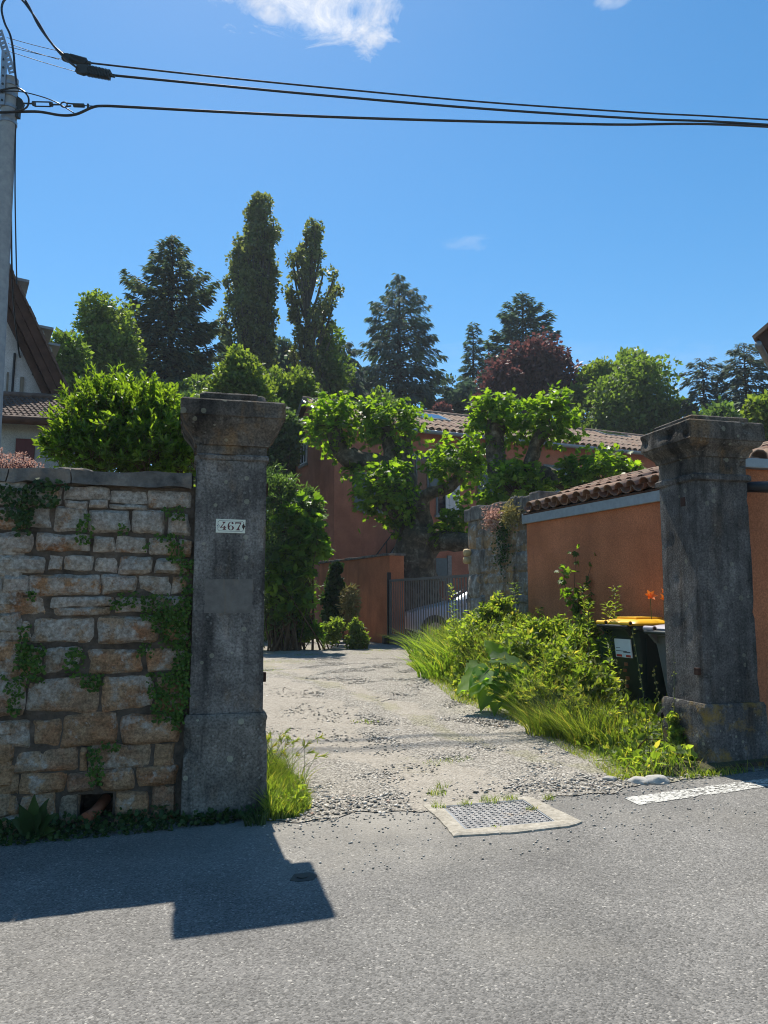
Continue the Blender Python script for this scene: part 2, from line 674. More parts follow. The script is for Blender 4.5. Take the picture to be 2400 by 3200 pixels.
plain('rock_pale', (.44, .42, .38), .9, .2, var=.3, scale=20, bump=.7)
plain('resin_knob', (.46, .34, .18), .6, .3, var=.3)
plain('stem_green', (.075, .11, .035), .6, .3, var=.3)
plain('stem_brown', (.10, .065, .035), .8, .2, var=.4)
plain('bark_dark', (.055, .045, .036), .9, .2, var=.5, scale=4, bump=.8, bdist=.03)
plain('bark_poplar', (.085, .080, .065), .9, .2, var=.4, scale=4, bump=.6, bdist=.03)

def glassmat():
    m = NM('window_glass', .06, .8)
    m.color((.018, .022, .028))
    MAT['window_glass'] = m.m
glassmat()

def asphalt():
    m = NM('asphalt', .82, .28)
    v = m.vor(120, out='Color')
    hs = m.N('ShaderNodeSeparateColor')
    m.L(v, hs.inputs[0])
    g = m.ramp(hs.outputs[0], (0, (.092, .088, .080)), (.45, (.160, .153, .140)), (.90, (.208, .198, .181)), (.975, (.27, .255, .23)), (1, (.38, .36, .32)))
    big = m.noise(.9, 5, .6)
    mid = m.noise(3.1, 4, .6)
    col = m.mix(1.0, g, m.ramp(big, (.3, .78), (.7, 1.2)), 'MULTIPLY')
    col = m.mix(1.0, col, m.ramp(mid, (.3, .90), (.7, 1.08)), 'MULTIPLY')
    # pale dust washed off the drive, fading out over the first metres of the road
    mp = m.N('ShaderNodeVectorMath')
    mp.operation = 'DOT_PRODUCT'
    mp.inputs[1].default_value = tuple(V)
    m.L(m.pos(), mp.inputs[0])
    vv = m.math('SUBTRACT', mp.outputs['Value'], float(np.dot(O, V)))
    us = m.N('ShaderNodeVectorMath')
    us.operation = 'DOT_PRODUCT'
    us.inputs[1].default_value = tuple(U)
    m.L(m.pos(), us.inputs[0])
    uu = m.math('SUBTRACT', us.outputs['Value'], float(np.dot(O, U)))
    wob = m.math('MULTIPLY', m.math('SUBTRACT', m.noise(1.6, 5, .65), .5), 1.5)
    near = m.math('MULTIPLY', m.math('ADD', m.math('ADD', vv, wob), 1.35), .8, True)
    lane = m.math('SUBTRACT', 1.0, m.math('MULTIPLY', m.math('ABSOLUTE', m.math('SUBTRACT', uu, .9)), .55), True)
    dust = m.math('MULTIPLY', m.math('MULTIPLY', near, lane), .62)
    col = m.mix(dust, col, (.37, .34, .285))
    old = m.ramp(m.noise(.55, 4, .5, m.scaled(m.pos(), (1, 1.6, 1))), (.52, 0.0), (.68, .28))
    col = m.mix(old, col, (.27, .248, .205))
    m.color(col)
    d = m.vor(120)
    h = m.mix(.35, m.ramp(d, (0, 1), (.65, 0)), m.noise(160, 3))
    m.bump(h, .005, .75)
    MAT['asphalt'] = m.m
asphalt()

def gravel():
    m = NM('gravel', .9, .2)
    v = m.vor(46, out='Color')
    hs = m.N('ShaderNodeSeparateColor')
    m.L(v, hs.inputs[0])
    peb = m.ramp(hs.outputs[0], (0, (.20, .185, .17)), (.3, (.36, .335, .29)), (.7, (.47, .44, .385)), (1, (.60, .575, .52)))
    dirt = m.ramp(m.noise(9, 5, .6), (.3, (.36, .315, .245)), (.7, (.47, .42, .34)))
    sel = m.ramp(m.noise(.8, 4, .6, m.scaled(m.pos(), (1.5, .7, 1))), (.44, 0.0), (.60, 1.0))
    col = m.mix(sel, peb, dirt)
    moss = m.ramp(m.noise(1.1, 5, .65, m.scaled(m.pos(), (1, 1, 1))), (.60, 0.0), (.72, .65))
    col = m.mix(moss, col, (.22, .225, .08))
    m.color(col)
    h = m.mix(sel, m.ramp(m.vor(46), (0, 1), (.6, 0)), m.noise(60, 4))
    m.bump(h, .014, .9)
    MAT['gravel'] = m.m
gravel()

def soil():
    m = NM('soil', .95, .1)
    n = m.noise(2.0, 6, .6)
    m.color(m.ramp(n, (.3, (.055, .060, .025)), (.55, (.10, .085, .05)), (.75, (.065, .085, .028))))
    m.bump(m.noise(25, 5), .03, .8)
    MAT['soil'] = m.m
soil()

def render_wall(name, c, stain=.35, bump=.5):
    m = NM(name, .92, .12)
    n = m.noise(1.4, 5, .6)
    fine = m.noise(64, 4, .7)
    st = m.noise(1.0, 5, .6, m.scaled(m.pos(), (2.4, 2.4, .35)))
    col = m.mix(1.0, c, m.ramp(n, (.3, .74), (.7, 1.16)), 'MULTIPLY')
    col = m.mix(1.0, col, m.ramp(fine, (.30, .62), (.68, 1.22)), 'MULTIPLY')
    col = m.mix(m.math('MULTIPLY', m.ramp(st, (.52, 0), (.74, 1)), stain), col, (c[0] * .42, c[1] * .45, c[2] * .55))
    m.color(col)
    m.bump(fine, .006, bump)
    MAT[name] = m.m
render_wall('orange_render', (.50, .185, .088), .6, .9)
render_wall('red_render', (.42, .178, .112), .3)
render_wall('white_render', (.60, .60, .60), .25)
render_wall('grey_render', (.36, .38, .37), .35)

def pillar_stone(name, base, dark, rust=.35, lich=1.0, yellow=0.0):
    m = NM(name, .9, .15)
    n1 = m.noise(2.2, 6, .65)
    n2 = m.noise(9, 5, .6)
    streak = m.noise(3.0, 5, .6, m.scaled(m.pos(), (3.0, 3.0, .33)))
    fine = m.noise(70, 4, .65)
    col = m.ramp(n1, (.26, tuple(q * .75 for q in dark)), (.50, base), (.72, tuple(min(1, q * 1.65) for q in base)))
    col = m.mix(1.0, col, m.ramp(n2, (.3, .72), (.7, 1.22)), 'MULTIPLY')
    col = m.mix(m.ramp(streak, (.46, 0), (.66, .8)), col, tuple(q * .42 for q in dark))
    col = m.mix(m.math('MULTIPLY', m.ramp(m.noise(2.7, 4, .6, m.scaled(m.pos(), (2, 2, .8))), (.55, 0), (.72, 1)), rust), col, (.25, .155, .075))
    col = m.mix(1.0, col, m.ramp(fine, (.30, .48), (.68, 1.45)), 'MULTIPLY')
    # round lichen spots
    cell = m.N('ShaderNodeTexVoronoi')
    cell.inputs['Scale'].default_value = 15
    m.L(m.pos(), cell.inputs['Vector'])
    hs = m.N('ShaderNodeSeparateColor')
    m.L(cell.outputs['Color'], hs.inputs[0])
    size = m.math('MULTIPLY', m.ramp(hs.outputs[0], (.72, 0.0), (1.0, 1.0)), .36)
    spot = m.math('LESS_THAN', cell.outputs['Distance'], size)
    col = m.mix(m.math('MULTIPLY', spot, .75 * lich), col, (.42, .41, .29))
    c2 = m.N('ShaderNodeTexVoronoi')
    c2.inputs['Scale'].default_value = 38
    m.L(m.pos(), c2.inputs['Vector'])
    h2 = m.N('ShaderNodeSeparateColor')
    m.L(c2.outputs['Color'], h2.inputs[0])
    s2 = m.math('LESS_THAN', c2.outputs['Distance'], m.math('MULTIPLY', m.ramp(h2.outputs[1], (.70, 0.0), (1.0, 1.0)), .40))
    col = m.mix(m.math('MULTIPLY', s2, .5 * lich), col, (.36, .355, .32))
    if yellow:
        ym = m.math('MULTIPLY', m.ramp(m.noise(5, 5, .7), (.52, 0), (.66, 1)), yellow)
        col = m.mix(ym, col, (.30, .19, .035))
    m.color(col)
    m.bump(m.mix(.5, fine, m.noise(16, 6, .7)), .022, 1.0)
    MAT[name] = m.m
pillar_stone('pillar_stone', (.190, .175, .157), (.092, .086, .080), .45, .55)
pillar_stone('pillar_base_stone', (.185, .168, .144), (.046, .043, .040), .30, .8)
pillar_stone('capital_stone', (.130, .112, .092), (.035, .032, .030), .8, .45)
pillar_stone('pillar_rough_stone', (.112, .104, .096), (.052, .049, .047), .15, .3)
pillar_stone('pillar_foot_stone', (.105, .10, .095), (.035, .035, .037), .2, .6, .75)

def wallstone():
    m = NM('wall_stone', .92, .12)
    r = m.orand()
    oc = m.obj()
    base = m.ramp(r, (0, (.31, .215, .13)), (.25, (.38, .22, .115)), (.45, (.30, .235, .165)), (.65, (.40, .24, .13)), (.85, (.28, .215, .155)), (1, (.38, .255, .15)))
    rust = m.mix(m.ramp(m.noise(4, 5, .6), (.45, 0), (.7, .8)), base, (.33, .125, .05))
    n = m.noise(13, 6, .7)
    col = m.mix(1.0, rust, m.ramp(n, (.25, .55), (.75, 1.35)), 'MULTIPLY')
    col = m.mix(1.0, col, m.ramp(m.noise(60, 4, .7), (.32, .50), (.66, 1.40)), 'MULTIPLY')
    lay = m.noise(3, 4, .6, m.scaled(m.pos(), (2, 2, 12)))
    col = m.mix(1.0, col, m.ramp(lay, (.35, .8), (.65, 1.12)), 'MULTIPLY')
    # crusty pale lichen, heavier up the wall where it gets rain
    z = m.sepz()[2]
    amt = m.math('MULTIPLY', m.math('SUBTRACT', z, .25), .10, True)
    lm = m.math('ADD', m.noise(7, 7, .72), m.math('ADD', amt, m.math('MULTIPLY', r, .06)))
    lm = m.math('ADD', lm, m.math('MULTIPLY', m.math('SUBTRACT', m.noise(1.7, 3), .5), .35))
    lich = m.ramp(lm, (.58, 0), (.66, 1))
    lc = m.ramp(m.noise(34, 5, .7), (.33, (.17, .15, .125)), (.5, (.38, .35, .305)), (.66, (.62, .57, .50)))
    col = m.mix(m.math('MULTIPLY', lich, .72), col, lc)
    dk = m.ramp(m.noise(26, 6, .75), (.58, 0), (.70, .75))
    col = m.mix(dk, col, (.055, .05, .048))
    m.color(col)
    m.bump(m.mix(.5, m.noise(30, 6, .65), m.noise(90, 4)), .018, 1.0)
    MAT['wall_stone'] = m.m
    m = NM('mortar', .95, .1)
    m.color(m.ramp(m.noise(9, 6, .65), (.3, (.045, .036, .028)), (.6, (.13, .10, .076)), (.8, (.23, .19, .15))))
    m.bump(m.noise(35, 5), .02, 1.0)
    MAT['mortar'] = m.m
    m = NM('rubble_mortar', .95, .1)
    col = m.ramp(m.noise(8, 6, .7), (.3, (.12, .11, .095)), (.55, (.27, .26, .235)), (.75, (.42, .41, .385)))
    m.color(m.mix(m.ramp(m.noise(2.2, 5, .6, m.scaled(m.pos(), (2, 2, .5))), (.5, 0), (.68, .75)), col, (.05, .045, .04)))
    m.bump(m.noise(30, 5), .02, 1.0)
    MAT['rubble_mortar'] = m.m
    m = NM('coping_stone', .92, .12)
    n = m.noise(6, 6, .68)
    col = m.ramp(n, (.3, (.06, .058, .055)), (.5, (.15, .14, .125)), (.66, (.27, .255, .225)), (.78, (.40, .39, .36)))
    m.color(m.mix(m.ramp(m.noise(3, 4), (.55, 0), (.7, .7)), col, (.25, .14, .07)))
    m.bump(m.noise(40, 5, .6), .014, .9)
    MAT['coping_stone'] = m.m
    m = NM('rubble_stone', .92, .12)
    r = m.orand()
    base = m.ramp(r, (0, (.20, .17, .125)), (.3, (.28, .20, .12)), (.5, (.18, .17, .155)), (.7, (.33, .21, .10)), (1, (.25, .23, .20)))
    col = m.mix(1.0, base, m.ramp(m.noise(12, 6, .7), (.25, .5), (.75, 1.35)), 'MULTIPLY')
    col = m.mix(m.ramp(m.noise(9, 6, .75), (.50, 0), (.62, .8)), col, (.40, .40, .375))
    col = m.mix(m.ramp(m.noise(2.2, 5, .6, m.scaled(m.pos(), (2, 2, .5))), (.5, 0), (.68, .75)), col, (.05, .045, .04))
    m.color(col)
    m.bump(m.noise(28, 5, .65), .016, 1.0)
    MAT['rubble_stone'] = m.m
wallstone()

def tilemat(name, a, b, c, moss=.35):
    m = NM(name, .9, .15)
    r = m.orand()
    col = m.ramp(r, (0, a), (.5, b), (1, c))
    col = m.mix(1.0, col, m.ramp(m.noise(9, 5, .65), (.3, .6), (.7, 1.2)), 'MULTIPLY')
    col = m.mix(m.math('MULTIPLY', m.ramp(m.noise(5, 6, .7), (.5, 0), (.66, 1)), moss), col, (.16, .155, .13))
    m.color(col)
    m.bump(m.noise(50, 4), .005, .7)
    MAT[name] = m.m
tilemat('house_tile', (.30, .19, .13), (.36, .26, .19), (.26, .17, .13), .5)
tilemat('shed_tile', (.24, .13, .085), (.30, .20, .14), (.20, .12, .09), .7)
tilemat('annex_tile', (.115, .082, .068), (.145, .10, .082), (.10, .075, .065), .25)

def planebark():
    m = NM('plane_bark', .85, .2)
    n = m.noise(5.5, 4, .55, dist=.6)
    col = m.ramp(n, (.30, (.050, .042, .030)), (.48, (.090, .076, .052)), (.60, (.155, .135, .095)), (.72, (.27, .245, .18)))
    m.color(m.mix(1.0, col, m.ramp(m.noise(26, 4), (.3, .65), (.7, 1.2)), 'MULTIPLY'))
    m.bump(m.mix(.5, m.noise(5.5, 4), m.noise(30, 4)), .03, .9)
    MAT['plane_bark'] = m.m
planebark()

def pebmat():
    m = NM('pebble', .85, .25)
    a = m.N('ShaderNodeAttribute')
    a.attribute_name = 'rnd'
    m.color(m.ramp(a.outputs['Fac'], (0, (.26, .232, .195)), (.12, (.35, .318, .268)), (.5, (.43, .395, .34)), (.85, (.51, .475, .415)), (.97, (.60, .565, .505)), (1, (.38, .24, .17))))
    MAT['pebble'] = m.m
    m = NM('manhole_steel', .45, .5)
    m.b.inputs['Metallic'].default_value = .55
    m.color(m.ramp(m.noise(7, 5, .65), (.3, (.14, .135, .13)), (.55, (.26, .255, .25)), (.72, (.22, .17, .12))))
    m.rough(m.ramp(m.noise(30, 4), (.3, .35), (.7, .65)))
    MAT['manhole_steel'] = m.m
    m = NM('concrete', .9, .2)
    col = m.ramp(m.noise(30, 6, .7), (.3, (.24, .215, .17)), (.5, (.38, .345, .28)), (.72, (.50, .46, .385)))
    m.color(m.mix(1.0, col, m.ramp(m.noise(4, 5), (.3, .8), (.7, 1.1)), 'MULTIPLY'))
    m.bump(m.noise(60, 5), .006, .9)
    MAT['concrete'] = m.m
    m = NM('pole_concrete', .85, .25)
    m.color(m.ramp(m.noise(8, 5, .6), (.3, (.25, .275, .29)), (.7, (.36, .385, .39))))
    m.bump(m.noise(60, 3), .003, .5)
    MAT['pole_concrete'] = m.m
    m = NM('road_paint', .8, .25)
    g = m.noise(60, 5, .7)
    col = m.ramp(g, (.34, (.22, .215, .205)), (.46, (.66, .65, .60)), (.7, (.76, .75, .70)))
    m.color(col)
    m.bump(m.vor(95), .004, .6)
    MAT['road_paint'] = m.m
pebmat()

# ------------------------------------------------------------------ ground, street, drive
def grid_sheet(name, ss, vs, zfun, mat, kind='structure', attrs=None, clipfun=None, smooth_=True):
    S, Vv = np.meshgrid(ss, vs, indexing='xy')
    if clipfun is not None:
        S, Vv = clipfun(S, Vv)
    X = O[0] + U[0] * S + V[0] * Vv
    Y = O[1] + U[1] * S + V[1] * Vv
    Zz = zfun(X, Y, S, Vv)
    nv, ns = S.shape
    verts = np.stack([X, Y, Zz], -1).reshape(-1, 3)
    idx = np.arange(nv * ns).reshape(nv, ns)
    a, b, c, d = idx[:-1, :-1].ravel(), idx[:-1, 1:].ravel(), idx[1:, 1:].ravel(), idx[1:, :-1].ravel()
    loops = np.stack([a, b, c, d], -1).ravel()
    me = np_mesh(name, verts, np.full(len(a), 4), loops, np.zeros(len(a)))
    if attrs:
        for k, fn in attrs.items():
            at = me.attributes.new(k, 'FLOAT', 'POINT')
            at.data.foreach_set('value', fn(S, Vv).ravel().astype(np.float32))
    finish(me, smooth_)
    o = put(name, me, MAT[mat])
    o['kind'] = kind
    return o

def vnoise(S, Vv, sc_, seed=0.0, oct_=3):
    """cheap smooth noise built from sines, about -1..1"""
    r = np.zeros_like(np.asarray(S, float))
    amp = 1.0
    tot = 0
    for k in range(oct_):
        f = sc_ * 2 ** k
        r = r + amp * np.sin(S * f * 1.13 + 1.7 * np.sin(Vv * f * .71 + seed + k) + seed * 2.1) * np.cos(Vv * f * .93 + 1.3 * np.sin(S * f * .57 - seed) + k * 2.4)
        tot += amp
        amp *= .55
    return r / tot * 1.5

def dirtmask(S, Vv):
    c = np.interp(Vv, [-.5, 0, 1.2, 2.5, 4.5, 7, 11, 16], [1.55, 1.5, 1.35, 1.0, .5, .1, -.6, -1.5])
    w = np.interp(Vv, [-.5, 0, 1.2, 2.5, 4.5, 7, 16], [.30, .42, .40, .62, .62, .55, .7])
    a = np.abs(S - c) / w + vnoise(S, Vv, 2.4, 3.1, 4) * .75
    c2 = np.interp(Vv, [-.5, 3, 7, 16], [2.3, 2.0, 1.2, .2])
    b = np.abs(S - c2) / .26 + vnoise(S, Vv, 2.9, 8.1, 4) * .9
    m = np.maximum(smooth(1.25, .55, a) if False else 1 - smooth(.55, 1.25, a), .75 * (1 - smooth(.4, 1.1, b)) * smooth(2, 3, Vv))
    return m

def mossmask(S, Vv):
    m = smooth(.15, .55, vnoise(S, Vv, 1.1, 5.3, 4)) * smooth(6.5, 8.5, Vv) * (1 - smooth(13, 15, Vv))
    edge = np.interp(Vv, [-.5, 0, .8, 1.6, 2.6, 4, 6, 8, 12], [3.35, 3.1, 2.55, 2.28, 2.05, 1.75, 1.05, .9, .6])
    m = np.maximum(m, 1 - smooth(.0, .30, np.abs(S - edge) + .15 * vnoise(S, Vv, 4, 1.0)))
    m = np.maximum(m, (1 - smooth(.15, .40, np.hypot(S - 1.55, (Vv - .95) * .8) + .1 * vnoise(S, Vv, 6, 2.))) * .7)
    return m

ss = np.unique(np.concatenate([np.linspace(-420, -30, 14), np.linspace(-30, 30, 41), np.linspace(30, 420, 14)]))
vs = np.unique(np.concatenate([np.linspace(-300, -20, 8), np.linspace(-20, 40, 61), np.linspace(40, 100, 25), np.linspace(100, 420, 10)]))
grid_sheet('ground', ss, vs, lambda X, Y, S, Vv: gh(X, Y) - .05, 'soil')
grid_sheet('road', np.linspace(-30, 30, 41), np.concatenate([np.linspace(-30, -1, 12), np.linspace(-.8, .32, 6)]), lambda X, Y, S, Vv: gh(X, Y), 'asphalt')

def gravel_mat():
    m = NM('drive_gravel', .9, .2)
    def att(n):
        a = m.N('ShaderNodeAttribute')
        a.attribute_name = n
        return a.outputs['Fac']
    v = m.vor(62, out='Color')
    hs = m.N('ShaderNodeSeparateColor')
    m.L(v, hs.inputs[0])
    peb = m.ramp(hs.outputs[0], (0, (.19, .17, .142)), (.3, (.275, .25, .21)), (.7, (.36, .33, .28)), (1, (.46, .425, .365)))
    dirt = m.ramp(m.noise(9, 6, .65), (.3, (.285, .25, .20)), (.7, (.375, .335, .275)))
    dd = m.ramp(m.math('ADD', att('dirt'), m.math('MULTIPLY', m.math('SUBTRACT', m.noise(11, 5, .7), .5), .9)), (.35, 0), (.65, .55))
    col = m.mix(dd, peb, dirt)
    mm = m.ramp(m.math('ADD', att('moss'), m.math('MULTIPLY', m.math('SUBTRACT', m.noise(13, 5, .7), .5), 1.5)), (.66, 0), (1.05, .42))
    col = m.mix(mm, col, m.ramp(m.noise(30, 4), (.3, (.17, .17, .07)), (.7, (.32, .295, .17))))
    m.color(col)
    h = m.mix(dd, m.ramp(m.vor(62), (0, 1), (.6, 0)), m.mix(.5, m.noise(50, 5), .2))
    m.bump(h, .016, .9)
    MAT['drive_gravel'] = m.m
gravel_mat()

def drive_front(S):
    return np.interp(S, [-2, .2, 1.3, 2.2, 3.0, 3.6, 6], [-.1, -.20, -.22, -.30, -.16, -.03, .1]) + .05 * np.sin(S * 9) + .03 * np.sin(S * 23 + 1)

def drive_clip(S, Vv):
    f = drive_front(S)
    t = np.clip((Vv + .2) / .8, 0, 1)
    return S, np.where(Vv < .6, f + (.6 - f) * t, Vv)
grid_sheet('gravel_drive', np.linspace(.235, 4.6, 84), np.concatenate([np.linspace(-.2, 8, 130), np.linspace(8.1, 26, 90)]),
           lambda X, Y, S, Vv: gh(X, Y) + .006 + .012 * smooth(0, .5, Vv + .1) + .012 * vnoise(S, Vv, 3.0, 1.1) * smooth(0, .6, Vv),
           'drive_gravel', attrs={'dirt': dirtmask, 'moss': mossmask}, clipfun=drive_clip)
grid_sheet('yard', np.linspace(4.61, 22, 30), np.linspace(8, 26, 40), lambda X, Y, S, Vv: gh(X, Y) + .006, 'drive_gravel', attrs={'dirt': dirtmask, 'moss': mossmask})

# loose pebbles
def pebbles():
    n = 52000
    v = -.45 + 9.7 * RNG.random(n) ** 1.45
    s = .22 + 3.5 * RNG.random(n)
    s = s - smooth(2, 9, v) * 1.2 * RNG.random(n)
    keep = (RNG.random(n) > dirtmask(s, v) * .8) & (v > drive_front(s) + .04 - .20 * RNG.random(n) ** 3)
    keep &= RNG.random(n) < np.interp(v, [-.3, .1, .8], [.35, .6, 1.0])
    keep &= ~((s > 1.2) & (s < 2.3) & (v < -.12))
    s, v = s[keep], v[keep]
    x = O[0] + U[0] * s + V[0] * v
    y = O[1] + U[1] * s + V[1] * v
    m = len(s)
    ln = .007 + .013 * RNG.random(m) ** 1.6 + .010 * (RNG.random(m) > .99)
    z = gh(x, y) + .014 + ln * .05
    c = np.stack([x, y, z], -1)
    d = rdir(m)
    d[:, 2] *= .25
    nn = rdir(m, 2.5)
    L = Leaves()
    L.add('pebble', c, d, nn, ln * 1.5, ln * 1.9, ln * .38)
    o = L.build('gravel_pebbles', MAT['pebble'], loc=tuple(G(1.8, 2)), kind='stuff', smooth_=True)
    tag(o, 'loose pale pebbles scattered over the gravel drive', 'gravel')
    # grit strewn on the road edge
    n = 700
    s = .2 + 3 * RNG.random(n)
    v = -.25 - 1.0 * RNG.random(n) ** 2.2
    x = O[0] + U[0] * s + V[0] * v
    y = O[1] + U[1] * s + V[1] * v
    ln = .004 + .008 * RNG.random(n)
    L = Leaves()
    L.add('pebble', np.stack([x, y, gh(x, y) + ln * .3], -1), rdir(n) * np.array([1, 1, .2]), rdir(n, 2.5), ln * 1.4, ln * 1.6, ln)
    o = L.build('road_grit', MAT['pebble'], loc=tuple(G(1.2, -.6)), kind='stuff')
    tag(o, 'dark and pale grit strewn over the road edge', 'grit')
pebbles()

def rock(name, p, sx, sy, sz, mat, label, seed, cat='stone', rot=0.0, group=None):
    bm = bmesh.new()
    bmesh.ops.create_icosphere(bm, subdivisions=3, radius=1)
    for q in bm.verts:
        n = 1 + .30 * mnoise.noise(q.co * 1.3 + Vector((seed, 2 * seed, 0))) + .12 * mnoise.noise(q.co * 3.4 + Vector((seed, 0, seed)))
        q.co = Vector((q.co.x * sx * n, q.co.y * sy * n, q.co.z * sz * n))
    me = bpy.data.meshes.new(name)
    bm.to_mesh(me)
    bm.free()
    finish(me, True)
    o = put(name, me, MAT[mat], None, tuple(p))
    o.rotation_euler = (0, 0, rot)
    return tag(o, label, cat, group)

for i, (x, y, r_, lab) in enumerate([(1243, 2287, .038, 'smooth pale stone lying alone in the middle of the gravel drive'),
                                     (2000, 2447, .085, 'flat white stone at the edge of the verge, in the grass'),
                                     (2052, 2445, .095, 'flat white stone between the verge grass and the painted road line'),
                                     (1907, 2440, .055, 'small grey stone half sunk in the gravel below the verge')]):
    p = gpix(x, y)
    rock('stone', (p[0], p[1], p[2] + .012), r_, r_ * .7, r_ * .42, 'rock_pale', lab, 3.1 * i + 1)

# manhole: concrete collar, steel frame, chequered plate
def manhole():
    c = G(1.665, -.515)
    t = thing('manhole_cover', tuple(c), 'square steel chequer plate cover set in a pale concrete collar at the drive entrance', 'manhole')
    sl = .027
    ux = np.array([U[0], U[1], sl])
    ux /= np.linalg.norm(ux)
    ang = R(-3)
    ex = ux * math.cos(ang) + V * math.sin(ang)
    ey = -ux * math.sin(ang) + V * math.cos(ang)
    ez = np.cross(ex, ey)
    a, b = .285, .262
    out = [(-.385, -.355), (-.05, -.39), (.33, -.365), (.455, -.30), (.40, .10), (.36, .335), (.02, .33), (-.40, .345), (-.375, .0)]
    inn = [(-a, -b), (a, -b), (a, b), (-a, b)]
    bm = bmesh.new()
    def ring(pts, z):
        return [bm.verts.new(ex * q[0] + ey * q[1] + ez * z) for q in pts]
    # dense outline for the ragged collar edge
    dense = []
    for i in range(len(out)):
        p, q = np.array(out[i]), np.array(out[(i + 1) % len(out)])
        for k in range(7):
            w = p + (q - p) * k / 7
            dense.append(w * (1 + .03 * mnoise.noise(Vector((w[0] * 14, w[1] * 14, 4)))))
    din = []
    for w in dense:
        k = max(abs(w[0]) / a, abs(w[1]) / b)
        din.append((w[0] / k, w[1] / k))
    r0 = ring(dense, -.03)
    r1 = ring([q * .985 for q in dense], .010)
    r2 = ring([q * .93 for q in dense], .016)
    r3 = ring(din, .014)
    r4 = ring(din, -.02)
    n = len(dense)
    for lo, hi in ((r0, r1), (r1, r2), (r2, r3), (r3, r4)):
        for i in range(n):
            j = (i + 1) % n
            bm.faces.new((lo[i], lo[j], hi[j], hi[i]))
    bmesh.ops.recalc_face_normals(bm, faces=bm.faces)
    me = bpy.data.meshes.new('collar')
    bm.to_mesh(me)
    bm.free()
    put('concrete_collar', finish(me), MAT['concrete'], t)
    b_ = MB()
    w = .012
    for (x0, y0, x1, y1) in ((-a + .001, -b + .001, a - .001, -b + w), (-a + .001, b - w, a - .001, b - .001), (-a + .001, -b + w + .001, -a + w, b - w - .001), (a - w, -b + w + .001, a - .001, b - w - .001)):
        b_.box(c + ex * x0 + ey * y0 - ez * .01, ex * (x1 - x0), ey * (y1 - y0), ez * .022)
    b_.build('frame', MAT['steel_galv'], t)
    p_ = MB().box(c + ex * (-a + w + .004) + ey * (-b + w + .004) - ez * .012, ex * 2 * (a - w - .004), ey * 2 * (b - w - .004), ez * .021).build('plate', MAT['manhole_steel'], t)
    L = Leaves()
    pts, dr = [], []
    nx, ny = 14, 13
    for i in range(nx):
        for j in range(ny):
            x = (-a + .035) + (2 * a - .07) * i / (nx - 1)
            y = (-b + .035) + (2 * b - .07) * j / (ny - 1)
            pts.append(c + ex * x + ey * y + ez * .0095)
            dr.append(ex if (i + j) % 2 else ex)
    pts = np.array(pts)
    L.add('pebble', pts, np.array(dr), np.tile(ez, (len(pts), 1)), .024, .015, .011)
    L.build('tread_bumps', MAT['manhole_steel'], p_, kind='stuff')
manhole()

def small_plate():
    c = gpix(945, 2742)
    t = thing('valve_cover', tuple(c), 'small round-cornered iron valve cover sunk in the shaded road', 'valve cover')
    hexa = [(-.075, -.03), (-.03, -.06), (.05, -.06), (.085, 0), (.05, .05), (-.04, .05)]
    MB().prism([c + U * x * .9 + V * y + Z * (-.02 + .027 * x) for x, y in hexa], Z * .0245).build('plate', MAT['clamp_dark'], t)
    MB().tube([c + Z * .003, c + Z * .0085], .03, 14).build('cap', MAT['clamp_dark'], t)
small_plate()

def road_line():
    b = MB()
    n = 230
    jj = [(random.uniform(-.010, .010), random.uniform(-.010, .010)) for _ in range(n + 1)]
    for i in range(n):
        s0, s1 = 2.62 + i * .028, 2.62 + (i + 1) * .028
        q = []
        for s, e, j in ((s0, -1, jj[i][0]), (s1, -1, jj[i + 1][0]), (s1, 1, jj[i + 1][1]), (s0, 1, jj[i][1])):
            v = -.50 + (s - 2.73) * .10 + e * .092 + j
            p = G(s, v, .004)
            q.append(p)
        b.quad(*q)
    m = NM('worn_paint', .85, .2)
    g = m.noise(42, 6, .75)
    m.color(m.ramp(g, (.4, (.44, .43, .39)), (.7, (.62, .605, .555))))
    a = m.math('ADD', g, m.math('MULTIPLY', m.noise(5, 4), .35))
    m.L(m.ramp(a, (.60, 0), (.66, 1)), m.b.inputs['Alpha'])
    m.bump(m.vor(95), .004, .7)
    MAT['worn_paint'] = m.m
    o = b.build('road_marking', MAT['worn_paint'], loc=tuple(G(3, -.5)))
    tag(o, None, None, None, 'structure')
road_line()

# ------------------------------------------------------------------ gate pillars
def trow(y):
    b = (1600.0 - y) / FPX
    return (math.sin(PITCH) + b * math.cos(PITCH)) / (math.cos(PITCH) - b * math.sin(PITCH))

